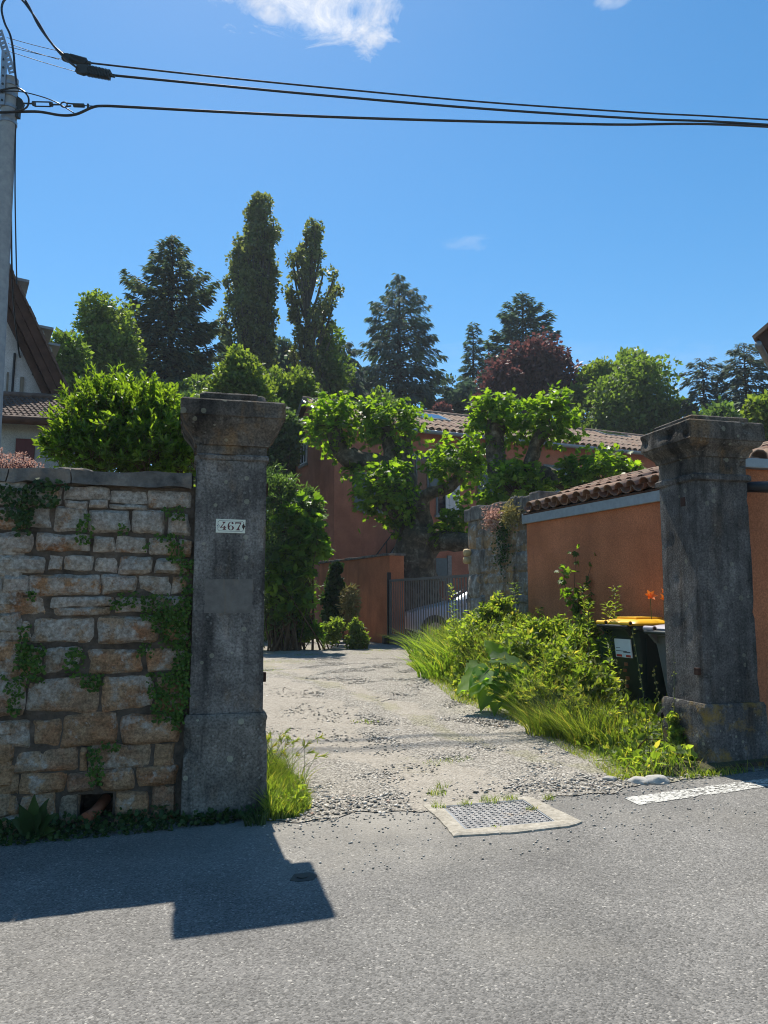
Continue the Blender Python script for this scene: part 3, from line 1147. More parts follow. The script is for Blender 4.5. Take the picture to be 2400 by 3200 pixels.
def loft(name, ctr, prof, mat, parent, amp=.004, nseg=10, cap_top=True, seed=0.0, sub=.05, chip=0.0):
    """square stone drum: prof = [(half width, z)...], worn by noise"""
    full = []
    for i in range(len(prof) - 1):
        (h0, z0), (h1, z1) = prof[i], prof[i + 1]
        k = max(1, int(round(math.hypot(h1 - h0, z1 - z0) / sub)))
        for j in range(k):
            t = j / k
            full.append((h0 + (h1 - h0) * t, z0 + (z1 - z0) * t))
    full.append(prof[-1])
    side = np.linspace(-1, 1, nseg + 1)[:-1]
    ring = [(t, -1) for t in side] + [(1, t) for t in side] + [(-t, 1) for t in side] + [(-1, -t) for t in side]
    n = len(ring)
    vs, fs = [], []
    for h, z in full:
        for a, b in ring:
            corner = (abs(a) > .99 and abs(b) > .99)
            k = .988 if corner else 1.0
            p = ctr + U * (a * h * k) + V * (b * h * k)
            p = np.array([p[0], p[1], z])
            q = Vector((p[0] * 3.1 + seed, p[1] * 3.1, p[2] * 3.1))
            d = amp * (mnoise.noise(q) + .6 * mnoise.noise(q * 3.7))
            if chip and max(abs(a), abs(b)) > .9:
                e = min(abs(a), abs(b))
                c_ = mnoise.noise(Vector((p[0] * 9, p[1] * 9, p[2] * 9 + seed)))
                d -= chip * 3.2 * max(0, c_ - .26) * (2.0 if e > .8 else .6)
            rad = np.array([p[0] - ctr[0], p[1] - ctr[1], 0])
            p = p + rad / (np.linalg.norm(rad) + 1e-6) * d
            vs.append(p)
    for i in range(len(full) - 1):
        for k in range(n):
            j = (k + 1) % n
            fs.append((i * n + k, i * n + j, (i + 1) * n + j, (i + 1) * n + k))
    fs.append(tuple(range(n))[::-1])
    fs.append(tuple((len(full) - 1) * n + k for k in range(n)))
    me = raw_mesh(name, np.array(vs) - ORG[parent], fs)
    finish(me, True, .55)
    return put(name, me, mat, parent)

def make_pillar(s, v, Y, rows, hw, label, mats, seed):
    base = W(s, v)
    base[2] = float(gh(base[0], base[1])) - .02
    t = thing('gate_pillar', tuple(base), label, 'pillar')
    zr = lambda y: EYE + Y * trow(y)
    ctr = W(s, v)
    zb, zj, zs, zn, zc, zf, zt, zz = [zr(y) for y in rows]
    loft('base_block', ctr, [(hw['base'] + .004, base[2] - .15), (hw['base'] + .004, base[2] + .06), (hw['base'], zj - .03), (hw['base'] - .012, zj - .004)], MAT[mats[0]], t, .006, 12, seed=seed, chip=.02)
    loft('shaft', ctr, [(hw['shaft'] + .003, zj - .003), (hw['shaft'] + .002, zj + .3), (hw['shaft'], zs + .004)], MAT[mats[1]], t, .0025, 12, seed=seed + 3, chip=.007)
    loft('neck_band', ctr, [(hw['band'] - .012, zs + .005), (hw['band'], zs + .015), (hw['band'], zn - .012), (hw['band'] - .012, zn)], MAT[mats[1]], t, .004, 12, seed=seed + 5, sub=.02, chip=.03)
    d = hw['cap'] - hw['shaft']
    w0 = hw['shaft']
    cap = [(w0, zn + .001), (w0, zc - .004), (w0 + .015, zc), (w0 + d * .22, zc + (zf - zc) * .30), (w0 + d * .52, zc + (zf - zc) * .62), (w0 + d * .80, zc + (zf - zc) * .86), (w0 + d * .86, zf - .003),
           (w0 + d * .90, zf + .012), (w0 + d, zf + .018), (w0 + d, zt - .012), (w0 + d - .012, zt)]
    loft('capital', ctr, cap, MAT[mats[2]], t, .006, 16, seed=seed + 7, sub=.02, chip=.05)
    loft('top_slab', ctr, [(hw['top'], zt + .001), (hw['top'] + .002, zz - .012), (hw['top'] - .012, zz)], MAT[mats[2]], t, .006, 14, seed=seed + 9, sub=.03, chip=.04)
    return t, zr

LHW = dict(base=.270, shaft=.237, band=.252, cap=.352, top=.225)
RHW = dict(base=.285, shaft=.247, band=.272, cap=.352, top=.268)
lp, lzr = make_pillar(0.0, .270, 5.16, (2560, 2230, 1440, 1418, 1390, 1316, 1258, 1223), LHW,
                      'grey weathered stone gate pillar carrying the house number plate at the end of the rubble wall', ('pillar_base_stone', 'pillar_stone', 'capital_stone'), 1.0)
rp, rzr = make_pillar(3.905, .325, 6.12, (2412, 2198, 1502, 1478, 1424, 1383, 1318, 1296), RHW,
                      'dark stone gate pillar with yellow lichen on its foot beside the wheelie bins', ('pillar_foot_stone', 'pillar_rough_stone', 'capital_stone'), 11.0)

# iron leftovers on the pillars: hinge pins, sockets
def pintle(parent, p, ex, size, name='hinge_stub'):
    b = MB()
    b.cbox(p, ex, np.cross(Z, ex), Z, size[0], size[1], size[2])
    b.build(name, MAT['rust_iron'], parent, bevel=.004)
pintle(lp, W(.237 + .012, .16, lzr(2125)), U, (.035, .03, .065))
pintle(lp, W(.237 + .012, .25, lzr(1512)), U, (.03, .06, .09))
pintle(rp, W(3.905 - .247 - .004, .14, rzr(2100)), U, (.05, .05, .055))
pintle(rp, W(3.905 - .247 + .006, .245, rzr(1560)), U, (.02, .06, .075), 'iron_socket')

def cement_patch():
    a, b = onplane(640, 1810, W(0, .031), V), onplane(788, 1916, W(0, .031), V)
    s0, s1 = float(np.dot(a - O, U)), float(np.dot(b - O, U))
    pts = []
    for k in range(28):
        t = k / 28 * 4
        e, f_ = int(t), t - int(t)
        q = [(f_, 0), (1, f_), (1 - f_, 1), (0, 1 - f_)][e]
        j = .012 * mnoise.noise(Vector((q[0] * 5, q[1] * 5, 2.2)))
        pts.append(W(s0 + (s1 - s0) * q[0] + j, .0335, b[2] + (a[2] - b[2]) * q[1] + j))
    m = NM('cement_patch', .9, .15)
    n = m.noise(14, 5, .65)
    col = m.ramp(n, (.3, (.125, .114, .10)), (.7, (.195, .18, .16)))
    m.color(m.mix(m.ramp(m.noise(3, 4, .6, m.scaled(m.pos(), (4, 4, .5))), (.55, 0), (.7, .6)), col, (.25, .17, .09)))
    m.bump(m.noise(60, 4), .006, .8)
    MB().prism(pts, -V * .004).build('cement_patch', m.m, lp, label='pale cement patch low on the shaft')
cement_patch()

# ------------------------------------------------------------------ number plate 467
def number_plate():
    n = V
    p0 = W(0, .033)
    c = onplane(721, 1644, p0, n)
    c = np.array([c[0], c[1], c[2]])
    t = thing('number_plate', tuple(c), 'cream enamel house number plate reading 467 on the stone pillar', 'number plate')
    up = norm(Z - U * .004)
    k = .0985 / 490                              # plate half width / half its size in the zoomed picture
    def q(x, y, d):
        return c + U * ((x - 780) * k) + up * (-(y - 485) * k) - V * d
    MB().prism([q(293, 252, .0), q(1270, 262, .0), q(1258, 722, .0), q(290, 715, .0)], -V * .005).build('plate', MAT['enamel_cream'], t, bevel=.0012)
    D = .0052
    fr = [(400, 305), (1165, 312), (1212, 362), (1212, 420), (1165, 470), (1165, 520), (1210, 560), (1208, 610), (1160, 668), (400, 662), (350, 612), (350, 545), (395, 505), (395, 470), (352, 430), (352, 350)]
    b = MB()
    cx, cy = 780, 487
    m = len(fr)
    inner = []
    for i in range(m):
        a, p, e = (np.array(fr[(i + j) % m], float) for j in (-1, 0, 1))
        d1, d2 = p - a, e - p
        nn = np.array([-d1[1], d1[0]]) / np.linalg.norm(d1) + np.array([-d2[1], d2[0]]) / np.linalg.norm(d2)
        nn = nn / np.linalg.norm(nn)
        inner.append(p + nn * 13)
    for i in range(m):
        j = (i + 1) % m
        b.quad(q(*fr[i], D), q(*inner[i], D), q(*inner[j], D), q(*fr[j], D))
    b.build('border_line', MAT['enamel_line'], t)
    def digit(polys, nm):
        b = MB()
        for poly in polys:
            b.prism([q(x, y, D - .0006) for x, y in poly], -V * .0012)
        b.build('digit', MAT['enamel_red'], t, label='dark red serif numeral ' + nm)
    # 4
    digit([[(497, 345), (622, 345), (608, 360), (590, 372), (470, 535), (632, 535), (632, 552), (424, 552), (424, 540), (540, 400), (515, 372), (497, 360)],
           [(540, 505), (592, 470), (598, 534), (540, 534)], [(540, 553), (598, 553), (604, 598), (626, 603), (626, 620), (512, 620), (512, 603), (536, 598)],
           [(613, 500), (628, 515), (632, 534), (608, 534)]], '4')
    # 6: bowl ring, stem, ball
    def ringpoly(cx, cy, ro, ri, a0, a1, n=14):
        rows = []
        for i in range(n):
            w0 = a0 + (a1 - a0) * i / n
            w1 = a0 + (a1 - a0) * (i + 1) / n
            rows.append([(cx + ro(w)[0] * math.cos(w), cy - ro(w)[1] * math.sin(w)) for w in (w0, w1)] + [(cx + ri(w)[0] * math.cos(w), cy - ri(w)[1] * math.sin(w)) for w in (w1, w0)])
        return rows
    six = ringpoly(783, 548, lambda w: (103, 80), lambda w: (48, 64), -math.pi, math.pi, 26)
    six += ringpoly(795, 485, lambda w: (120, 143), lambda w: (68 if False else 70, 129), math.pi * .48, math.pi * 1.12, 16)
    six += [[(838 + 36 * math.cos(w), 388 + 32 * math.sin(w)) for w in np.linspace(0, 2 * math.pi, 15)[:-1]], [(795, 342), (845, 350), (872, 378), (850, 385), (795, 356)]]
    digit(six, '6')
    digit([[(928, 350), (1130, 355), (1130, 372), (1068, 520), (1060, 570), (1085, 612), (1085, 628), (942, 628), (942, 612), (985, 590), (1010, 545), (1092, 398), (965, 395), (945, 425), (928, 425)]], '7')
    MB().tube([q(345, 485, .004), q(345, 485, .0065)], .0055, 12).build('screw', MAT['zinc'], t)
    MB().tube([q(1205, 485, .004), q(1205, 485, .008)], .008, 12).build('screw', MAT['rust_iron'], t)
    MB().prism([q(1200, 395, .0054), q(1225, 400, .0054), (q(1240, 470, .0054)), q(1268, 490, .0054), q(1238, 530, .0054), q(1215, 590, .0054), q(1190, 585, .0054), q(1168, 520, .0054), q(1170, 470, .0054)], -V * .001).build('rust_patch', MAT['rust_iron'], t)
number_plate()

# ------------------------------------------------------------------ rubble wall, stone by stone
WALLV = .075
def px2wall(x, y, v=WALLV):
    p = onplane(x, y, W(0, v), V)
    return float(np.dot(p - O, U)), float(p[2])

def stone_mesh(name, w, h, d, seed, nx=None, nz=None, bulge=.08, rough=.016):
    nx = nx or int(np.clip(round(w / .022), 5, 20))
    nz = nz or int(np.clip(round(h / .022), 5, 12))
    rnd = random.Random(seed)
    cj = [[(rnd.uniform(-.12, .05) * min(w, h), rnd.uniform(-.10, .05) * min(w, h)) for _ in range(2)] for _ in range(2)]
    vs, fs = [], []
    for j in range(nz + 1):
        for i in range(nx + 1):
            a, b = i / nx * 2 - 1, j / nz * 2 - 1
            # spread samples towards the edge
            a2 = math.sin(a * math.pi / 2) ** 1
            b2 = math.sin(b * math.pi / 2) ** 1
            k = .5 * (abs(a2) ** 7 * abs(b2) ** 7)
            x = a2 * w / 2 * (1 - .10 * k * 2)
            z = b2 * h / 2 * (1 - .10 * k * 2)
            fx, fz = (a2 + 1) / 2, (b2 + 1) / 2
            x += -np.sign(a2) * 0 + (cj[0][0][0] * (1 - fx) * (1 - fz) * -1 + cj[0][1][0] * fx * (1 - fz) + cj[1][0][0] * (1 - fx) * fz * -1 + cj[1][1][0] * fx * fz)
            z += (-cj[0][0][1] * (1 - fx) * (1 - fz) - cj[0][1][1] * fx * (1 - fz) + cj[1][0][1] * (1 - fx) * fz + cj[1][1][1] * fx * fz)
            q = Vector((x * 7 + seed * 1.7, z * 7, seed * .9))
            x += .020 * mnoise.noise(q * 1.5 + Vector((5, 0, 0))) * abs(a2) ** 3
            z += .016 * mnoise.noise(q * 1.5 + Vector((0, 7, 0))) * abs(b2) ** 3
            e = max(abs(a2) ** (9 if w > h else 7), abs(b2) ** 7)
            y = d * (1 - e) + d * bulge * (1 - a2 * a2) * (1 - b2 * b2)
            y += rough * (mnoise.noise(q) + .7 * mnoise.noise(q * 2.6) + .45 * mnoise.noise(q * 6)) * (1 - e * .6)
            fl = mnoise.noise(Vector((x * 5 + seed, z * 11, seed * 1.3)))
            y += rough * .8 * round(fl * 3) / 3 * (1 - e)
            vs.append((x, -y, z))
    W_ = nx + 1
    for j in range(nz):
        for i in range(nx):
            a = j * W_ + i
            fs.append((a, a + 1, a + 1 + W_, a + W_))
    # skirt back into the wall
    rim = [i for i in range(W_)] + [(j + 1) * W_ - 1 for j in range(1, nz + 1)] + [nz * W_ + i for i in range(nx - 1, -1, -1)] + [j * W_ for j in range(nz - 1, 0, -1)]
    n0 = len(vs)
    for r_ in rim:
        x, y, z = vs[r_]
        vs.append((x * .97, .07, z * .97))
    m = len(rim)
    for k in range(m):
        j = (k + 1) % m
        fs.append((rim[j], rim[k], n0 + k, n0 + j))
    me = raw_mesh(name, vs, fs)
    finish(me, True, .62)
    return me

def wall():
    base = W(-2.8, .2)
    base[2] = 0.0
    t = thing('stone_wall', tuple(base), 'orange and grey rubble stone wall overgrown with creepers beside the numbered pillar', 'wall')
    top = px2wall(300, 1500)[1]
    core = MB()
    hole = [px2wall(455 / 1.8433, 2000 + 885 / 1.8433, .13), px2wall(648 / 1.8433, 2000 + 1022 / 1.8433, .13)]
    hx0, hx1, hz0, hz1 = hole[0][0], hole[1][0], hole[1][1], hole[0][1]
    s0, s1 = -5.6, -.238
    v0, v1 = .102, .52
    zb = -.15
    def wb(a, b, za, zb_, va=v0, vb=v1):
        core.box(W(a, va, za), U * (b - a), V * (vb - va), Z * (zb_ - za))
    wb(s0, hx0, zb, top - .03)
    wb(hx1, s1, zb, top - .03)
    wb(hx0 + .0005, hx1 - .0005, hz1, top - .03)
    wb(hx0 + .0005, hx1 - .0005, zb, hz0)
    wb(hx0 + .0005, hx1 - .0005, hz0 + .0005, hz1 - .0005, .42, v1)
    core.build('mortar_core', MAT['mortar'], t)
    k = 1.8433
    A, B = 1400, 2000
    st = []
    def row(off, items):
        for x0, y0, x1, y1 in items:
            st.append((x0 / k, off + y0 / k, x1 / k, off + y1 / k))
    row(A, [(355, 218, 622, 300), (625, 236, 848, 322), (850, 240, 1100, 345), (-20, 205, 180, 335), (182, 212, 352, 330), (370, 303, 505, 350), (510, 303, 620, 343), (625, 325, 848, 348)])
    row(A, [(300, 335, 500, 476), (510, 347, 742, 497), (753, 350, 950, 492), (968, 362, 1090, 507), (150, 335, 295, 462), (-20, 340, 146, 475)])
    row(A, [(-30, 488, 172, 602), (190, 490, 526, 592), (540, 503, 657, 602), (661, 508, 848, 612), (858, 516, 1018, 618), (1028, 528, 1102, 628)])
    row(A, [(-30, 614, 266, 717), (281, 622, 357, 704), (368, 616, 538, 706), (542, 618, 680, 714), (685, 620, 882, 724), (888, 634, 1090, 730)])
    row(A, [(-30, 738, 2, 850), (8, 736, 157, 842), (164, 718, 576, 850), (581, 724, 782, 838), (788, 736, 985, 848), (990, 735, 1062, 833)])
    row(A, [(-30, 858, 272, 966), (284, 857, 658, 915), (290, 918, 632, 960), (664, 860, 880, 950), (884, 850, 1080, 950)])
    row(A, [(-30, 984, 118, 1128), (124, 990, 166, 1120), (170, 964, 538, 1133), (550, 972, 932, 1122), (936, 962, 1085, 1120)])
    row(B, [(-30, 40, 104, 198), (110, 40, 240, 205), (246, 42, 482, 194), (488, 52, 812, 198), (828, 44, 1075, 196)])
    row(B, [(-30, 210, 134, 440), (146, 222, 562, 408), (574, 212, 886, 404), (892, 206, 1070, 410)])
    row(B, [(-30, 450, 168, 632), (178, 462, 342, 618), (350, 422, 680, 610), (690, 428, 1022, 592)])
    row(B, [(-30, 640, 62, 775), (70, 636, 452, 768), (458, 625, 494, 755), (500, 602, 882, 738), (888, 606, 1012, 732)])
    row(B, [(-30, 782, 98, 895), (105, 782, 382, 888), (388, 772, 560, 878), (566, 745, 778, 874), (784, 740, 1016, 835)])
    row(B, [(-30, 905, 100, 1010), (-30, 1018, 118, 1150), (108, 900, 322, 1062), (328, 890, 448, 1060), (652, 884, 856, 1022), (862, 842, 1018, 1020)])
    row(B, [(330, 1068, 650, 1140), (655, 1030, 1010, 1110), (120, 1070, 325, 1160)])
    for i, (x0, y0, x1, y1) in enumerate(st):
        a, zt = px2wall(x0, y0)
        b, zbm = px2wall(x1, y1)
        a2, _ = px2wall(x0, y1)
        a = (a + a2) / 2
        w, h = b - a + .018, zt - zbm + .016
        if w < .02 or h < .015:
            continue
        d = random.uniform(.022, .058)
        me = stone_mesh('stone', w, h, d, i * 3 + 11)
        o = put('stone', me, MAT['wall_stone'], t)
        o.location = W((a + b) / 2, .118, (zt + zbm) / 2) - base
        o.rotation_euler = (0, random.uniform(-.012, .012), SA + random.uniform(-.02, .02))
    # courses that go on beyond the frame
    zz = -.05
    i = 500
    while zz < top - .12:
        h = random.uniform(.13, .22)
        s = -1.27
        while s > -3.6:
            w = random.uniform(.16, .42)
            me = stone_mesh('stone', w - .012, h - .014, random.uniform(.03, .06), i)
            i += 1
            o = put('stone', me, MAT['wall_stone'], t)
            o.location = W(s - w / 2, .118, zz + h / 2) - base
            o.rotation_euler = (0, 0, SA)
            s -= w
        zz += h
    # coping slabs
    edges = [-.262, -.98 + .26, -1.02 - .1, -1.62, -2.2, -2.9, -3.5]
    edges = [px2wall(1113 / k, 1480)[0], px2wall(412 / k, 1480)[0], px2wall(46 / k, 1480)[0], -1.75, -2.4, -3.0, -3.6]
    for j in range(len(edges) - 1):
        b, a = edges[j] - .004, edges[j + 1] + .004
        zt = px2wall(300, 1474)[1] + random.uniform(-.006, .006)
        zb_ = px2wall(300, 1516)[1]
        m = MB().box(W(a, .045 + random.uniform(-.006, .006), zb_), U * (b - a), V * .52, Z * (zt - zb_))
        o = m.build('coping_slab', MAT['coping_stone'], t)
        bm = bmesh.new()
        bm.from_mesh(o.data)
        bmesh.ops.subdivide_edges(bm, edges=bm.edges[:], cuts=9, use_grid_fill=True)
        for q in bm.verts:
            w = q.co * 9
            q.co += Vector((mnoise.noise(w), mnoise.noise(w + Vector((3, 0, 0))), mnoise.noise(w + Vector((0, 5, 0))) * 1.2)) * .019
        bm.to_mesh(o.data)
        bm.free()
        finish(o.data, True, .9)
    return t, top
stonewall, WALLTOP = wall()

p = W(px2wall(215, 1470)[0], .25, px2wall(215, 1474)[1] + .012)
rock('wall_top_boulder', p, .135, .09, .05, 'coping_stone', 'low rounded grey lichen stone lying on the coping of the rubble wall', 4.4, rot=SA)
# drain pipe lying in the hole of the wall
a = px2wall(500 / 1.8433, 2000 + 1022 / 1.8433)
b = px2wall(585 / 1.8433, 2000 + 985 / 1.8433)
MBp = MB()
MBp.tube([W(a[0], .02, a[1] + .01), W((a[0] + b[0]) / 2, .10, (a[1] + b[1]) / 2 + .004), W(b[0], .34, b[1] + .012)], [.035, .035, .034], 16)
tag(MBp.build('drain_pipe', MAT['terracotta_pipe'], smooth_=True, sharp=.8), 'terracotta drain pipe poking out of the square hole in the rubble wall', 'pipe')

# ------------------------------------------------------------------ canal tile (shared meshes)
def canal_mesh(name, w, l, up=True, n=5, taper=.82, th=.012):
    """half-round tile along +y (up the slope), width w at the low end"""
    vs, fs = [], []
    for (y, k) in ((0, 1.0), (l, taper)):
        for r_ in (w / 2, w / 2 - th):
            for i in range(n + 1):
                a = math.pi * i / n
                z = r_ * k * math.sin(a) * .85
                vs.append((r_ * k * math.cos(a), y, z if up else -z))
    m = n + 1
    for i in range(n):
        fs.append((i, i + 1, 2 * m + i + 1, 2 * m + i))
        fs.append((m + i + 1, m + i, 3 * m + i, 3 * m + i + 1))
        fs.append((i + 1, i, m + i, m + i + 1))
    fs.append((0, 2 * m, 3 * m, m))
    fs.append((n, m + n, 3 * m + n, 2 * m + n))
    if not up:
        fs = [f[::-1] for f in fs]
    me = raw_mesh(name, vs, fs)
    finish(me, True, .9)
    return me

def orient(o, ex, ey, ez, loc):
    m = Matrix(((ex[0], ey[0], ez[0], loc[0]), (ex[1], ey[1], ez[1], loc[1]), (ex[2], ey[2], ez[2], loc[2]), (0, 0, 0, 1)))
    o.matrix_local = m

# ------------------------------------------------------------------ orange shed along the drive
EAVE = 2.75
ZZ = EAVE - EYE
def eavept(x, y):
    d = pray(x, y)
    t = ZZ / d[2]
    return np.array([0, 0, EYE]) + t * d
E1 = eavept(1645, 1605)                       # far end of the gutter
E0 = eavept(2083, 1522)                       # near end, behind the right pillar
SD = norm((E1 - E0) * np.array([1, 1, 0]))    # along the wall, away from the street
SN = np.array([-SD[1], SD[0], 0])             # outward (towards the drive)
if SN[0] > 0:
    SN = -SN
E0 = E0 - SD * 1.15
slen = float(np.linalg.norm((E1 - E0)[:2]))

def shed():
    g = float(gh(E1[0], E1[1])) - .25
    base = np.array([E0[0], E0[1], g])
    t = thing('shed', tuple(base), 'low orange rendered shed with a canal tile eave beside the wheelie bins', 'shed')
    A = E0 - SN * .0
    wall = MB()
    wall.box(np.array([A[0], A[1], g]), SD * slen, -SN * 4.0, Z * (EAVE - .10 - g))
    wall.build('wall', MAT['orange_render'], t)
    # gutter board
    b = MB()
    p = A + SN * .003 + Z * (-.155)
    b.box(p, SD * (slen + .05), SN * .05, Z * .15)
    b.build('fascia', MAT['gutter_zinc'], t, bevel=.006)
    # roof slope rising away from the drive
    rise = R(17)
    ey = -SN * math.cos(rise) + Z * math.sin(rise)
    ez = np.cross(SD, ey)
    if ez[2] < 0:
        ez = -ez
    ex = np.cross(ey, ez)
    MB().box(A + SN * .06 + Z * (-.008), SD * slen, ey * 4.2, -ez * .05).build('roof_deck', MAT['wood_brown'], t)
    cover = canal_mesh('cover_tile', .19, .46)
    pan = canal_mesh('pan_tile', .20, .46, up=False)
    n = int(slen / .215)
    for i in range(n):
        for j in range(4):
            for kind, me in ((0, cover), (1, pan)):
                o = put('cover_tile' if kind == 0 else 'pan_tile', me, MAT['shed_tile'], t)
                c = A + SN * (.10 if kind == 0 else .07) + SD * (.10 + .215 * (i + (.5 if kind else 0))) + ey * (.39 * j) + ez * (.070 + .012 * (j > 0) if kind == 0 else .085) + Z * .0
                jit = random.uniform(-.012, .012)
                orient(o, norm(ex + ey * jit), norm(ey - ex * jit), ez, c - base + ey * random.uniform(-.02, .02))
    return t
shed_o = shed()

# rendered street wall to the right of the right pillar, with its own gutter
def street_wall():
    a = W(4.165, .36)
    g = float(gh(a[0], a[1])) - .2
    base = np.array([a[0], a[1], g])
    t = thing('rendered_wall', tuple(base), 'orange rendered street wall with zinc gutter running on behind the dark pillar', 'wall')
    zt = EYE + 6.6 * trow(1468)
    MB().box(base, U * 4.5, V * .35, Z * (zt - g)).build('wall', MAT['orange_render'], t)
    MB().box(np.array([a[0], a[1], zt + .001]) - V * .07, U * 4.5, V * .5, Z * .085).build('gutter', MAT['gutter_zinc'], t, bevel=.01)
    me = canal_mesh('cover_tile', .19, .46)
    ey = V * math.cos(R(17)) + Z * math.sin(R(17))
    ez = np.cross(U, ey)
    for i in range(19):
        o = put('cover_tile', me, MAT['shed_tile'], t)
        orient(o, U, ey, ez, np.array([a[0], a[1], zt + .1]) + U * (.12 + .23 * i) - base)
    c = a + U * .06 - V * .10 + Z * (EYE + 6.5 * trow(1528) - a[2])
    b = MB().tube([c + V * .10, c - V * .06 + U * .05, c + U * .22 - V * .10], [.035, .045, .05], 10)
    b.build('pipe_elbow', MAT['railing_black'], t, smooth_=True)
street_wall()

# ------------------------------------------------------------------ rubble wall end by the gate
def rubble_end():
    f1 = onplane(1459, 1700, E1, SN)
    L = float(np.dot(f1 - E1, SD))
    g = float(gh(f1[0], f1[1])) - .2
    base = np.array([E1[0], E1[1], g])
    t = thing('rubble_wall_end', tuple(base), 'dark rubble stone wall end with squared quoins between the orange shed and the gate', 'wall')
    top = onplane(1463, 1588, E1, SN)[2] - .22
    core = MB().box(np.array([E1[0], E1[1], g]) - SN * .022 + SD * .002, SD * (L - .02), -SN * .45, Z * (top - .02 - g))
    core.build('mortar_core', MAT['rubble_mortar'], t)
    exx = -SD                                    # picture right, seen from the drive
    ang = math.atan2(exx[1], exx[0])
    def place(a, z, w, h, d, seed, mat='rubble_stone', rough=.012):
        me = stone_mesh('stone', w, h, d, seed, nx=max(3, min(7, int(w / .06))), nz=max(3, min(6, int(h / .06))), rough=rough, bulge=.04)
        o = put('stone', me, MAT[mat], t)
        o.location = (E1 + SD * a - SN * .02 + Z * 0) * np.array([1, 1, 0]) + np.array([0, 0, z]) - base
        o.rotation_euler = (0, random.uniform(-.03, .03), ang)
    # quoins at the gate end
    z = g + .05
    i = 0
    hs = [.95, .30, .42, .40, .42, .34]
    while z < top - .12:
        h = hs[min(i, 5)]
        h = min(h, top - z - .02)
        w = (.30, .52, .40, .62, .36, .5)[i % 6]
        place(L - w / 2, z + h / 2, w + .004, h + .002, .036, 300 + i, rough=.008)
        z += h
        i += 1
    z = g + .05
    k = 0
    while z < top - .13:
        h = random.uniform(.10, .21)
        a = .02
        while a < L - .42:
            w = random.uniform(.12, .34)
            if random.random() < .12:
                place(a + w / 2, z + h * .3, w - .02, h * .55, random.uniform(.02, .045), 700 + k)
                place(a + w / 2, z + h * .8, w - .02, h * .36, random.uniform(.02, .045), 900 + k)
            else:
                place(a + w / 2, z + h / 2, w + .012, h + .01, random.uniform(.008, .034), 400 + k)
            k += 1
            a += w
        z += h
    # upright capping stones along the top
    a = -.35
    while a < L - .05:
        w = random.uniform(.16, .30)
        hh = random.uniform(.20, .26) + .0
        m = MB().box(np.array([E1[0], E1[1], top - .015]) + SD * a + SN * .02, SD * (w - .01), -SN * .5, Z * hh)
        m.build('capping_stone', MAT['coping_stone'], t, bevel=.025)
        a += w
    # two round insulators on the quoin
    for yy in (1727, 1751):
        q = onplane(1464, yy, E1 + SN * .04, SN)
        b = MB()
        b.tube([q - SN * .03, q + SN * .02, q + SN * .075, q + SN * .085], [.05, .065, .06, .03], 14)
        b.build('bollard_knob', MAT['resin_knob'], t, smooth_=True, sharp=1.2)
    return f1, L
RUB_END, RUBL = rubble_end()

# ------------------------------------------------------------------ sliding gate and the wing wall
GA = np.array([P(1222, 1900, 19.0)[0], 19.0, 0])
GB = np.array([1.72, 15.2, 0])
GD = norm(GB - GA)
GN = np.array([GD[1], -GD[0], 0])
if GN[1] > 0:
    GN = -GN

def gate():
    g = float(gh(GA[0], GA[1])) + .03
    base = np.array([GA[0], GA[1], g])
    t = thing('sliding_gate', tuple(base), 'grey metal sliding gate of upright bars in front of the parked car', 'gate')
    L = float(np.linalg.norm(GB - GA))
    zt = 1.985
    MB().box(base + GD * .02, GD * L, GN * .06, Z * .24).build('bottom_rail', MAT['gate_metal'], t)
    MB().box(np.array([GA[0], GA[1], zt - .055]) + GD * .02, GD * L, GN * .06, Z * .055).build('top_rail', MAT['gate_metal'], t)
    for d in (.02, L - .05):
        MB().box(np.array([GA[0], GA[1], g + .2405]) + GD * d, GD * .05, GN * .06, Z * (zt - .056 - g - .2405)).build('end_stile', MAT['gate_metal'], t)
    n = 31
    h = zt - .056 - g - .2415
    bar = MB().cbox((0, 0, h / 2), GD, GN, Z, .052, .008, h)
    me = raw_mesh('bar', bar.v, bar.f)
    for i in range(n):
        o = put('bar', me, MAT['gate_metal'], t)
        q = GA + GD * (.12 + (L - .22) * i / (n - 1)) + GN * .03
        o.location = np.array([q[0], q[1], g + .241]) - base
    MB().box(base - GD * .07 + GN * .0 + Z * -.1, GD * .075, GN * .08, Z * (zt - g + .28)).build('guide_post', MAT['railing_black'], t)
    MB().box(base - GD * .05 + GN * .1, GD * .16, GN * .12, Z * .20).build('motor_box', MAT['railing_black'], t, bevel=.02)
gate()

def wing_wall():
    zt = 2.58
    far = np.array([-1.92, 23.2, 0])
    d = norm(far - GA)
    a = GA - GD * .08
    L = float(np.linalg.norm(far - GA))
    g = float(gh(a[0], a[1])) - .15
    base = np.array([a[0], a[1], g])
    t = thing('wing_wall', tuple(base), 'orange rendered garden wall with stone coping left of the metal gate', 'wall')
    nn = np.array([-d[1], d[0], 0])
    if nn[0] > 0:
        nn = -nn
    MB().box(base, d * L, -nn * .34, Z * (zt - g)).build('wall', MAT['orange_render'], t)
    # end pier, a little thicker and turned to the gate
    MB().box(base + nn * .015 - d * .02 + Z * .0, d * .55, -nn * .40, Z * (zt - g + .004)).build('end_pier', MAT['orange_render'], t)
    x = -.04
    while x < L:
        w = random.uniform(.22, .42)
        MB().box(np.array([a[0], a[1], zt + .005]) + d * x + nn * .05, d * (w - .012), -nn * .48, Z * random.uniform(.05, .075)).build('coping_stone', MAT['coping_stone'], t, bevel=.012)
        x += w
    return base, d, nn
WING, WD, WN = wing_wall()

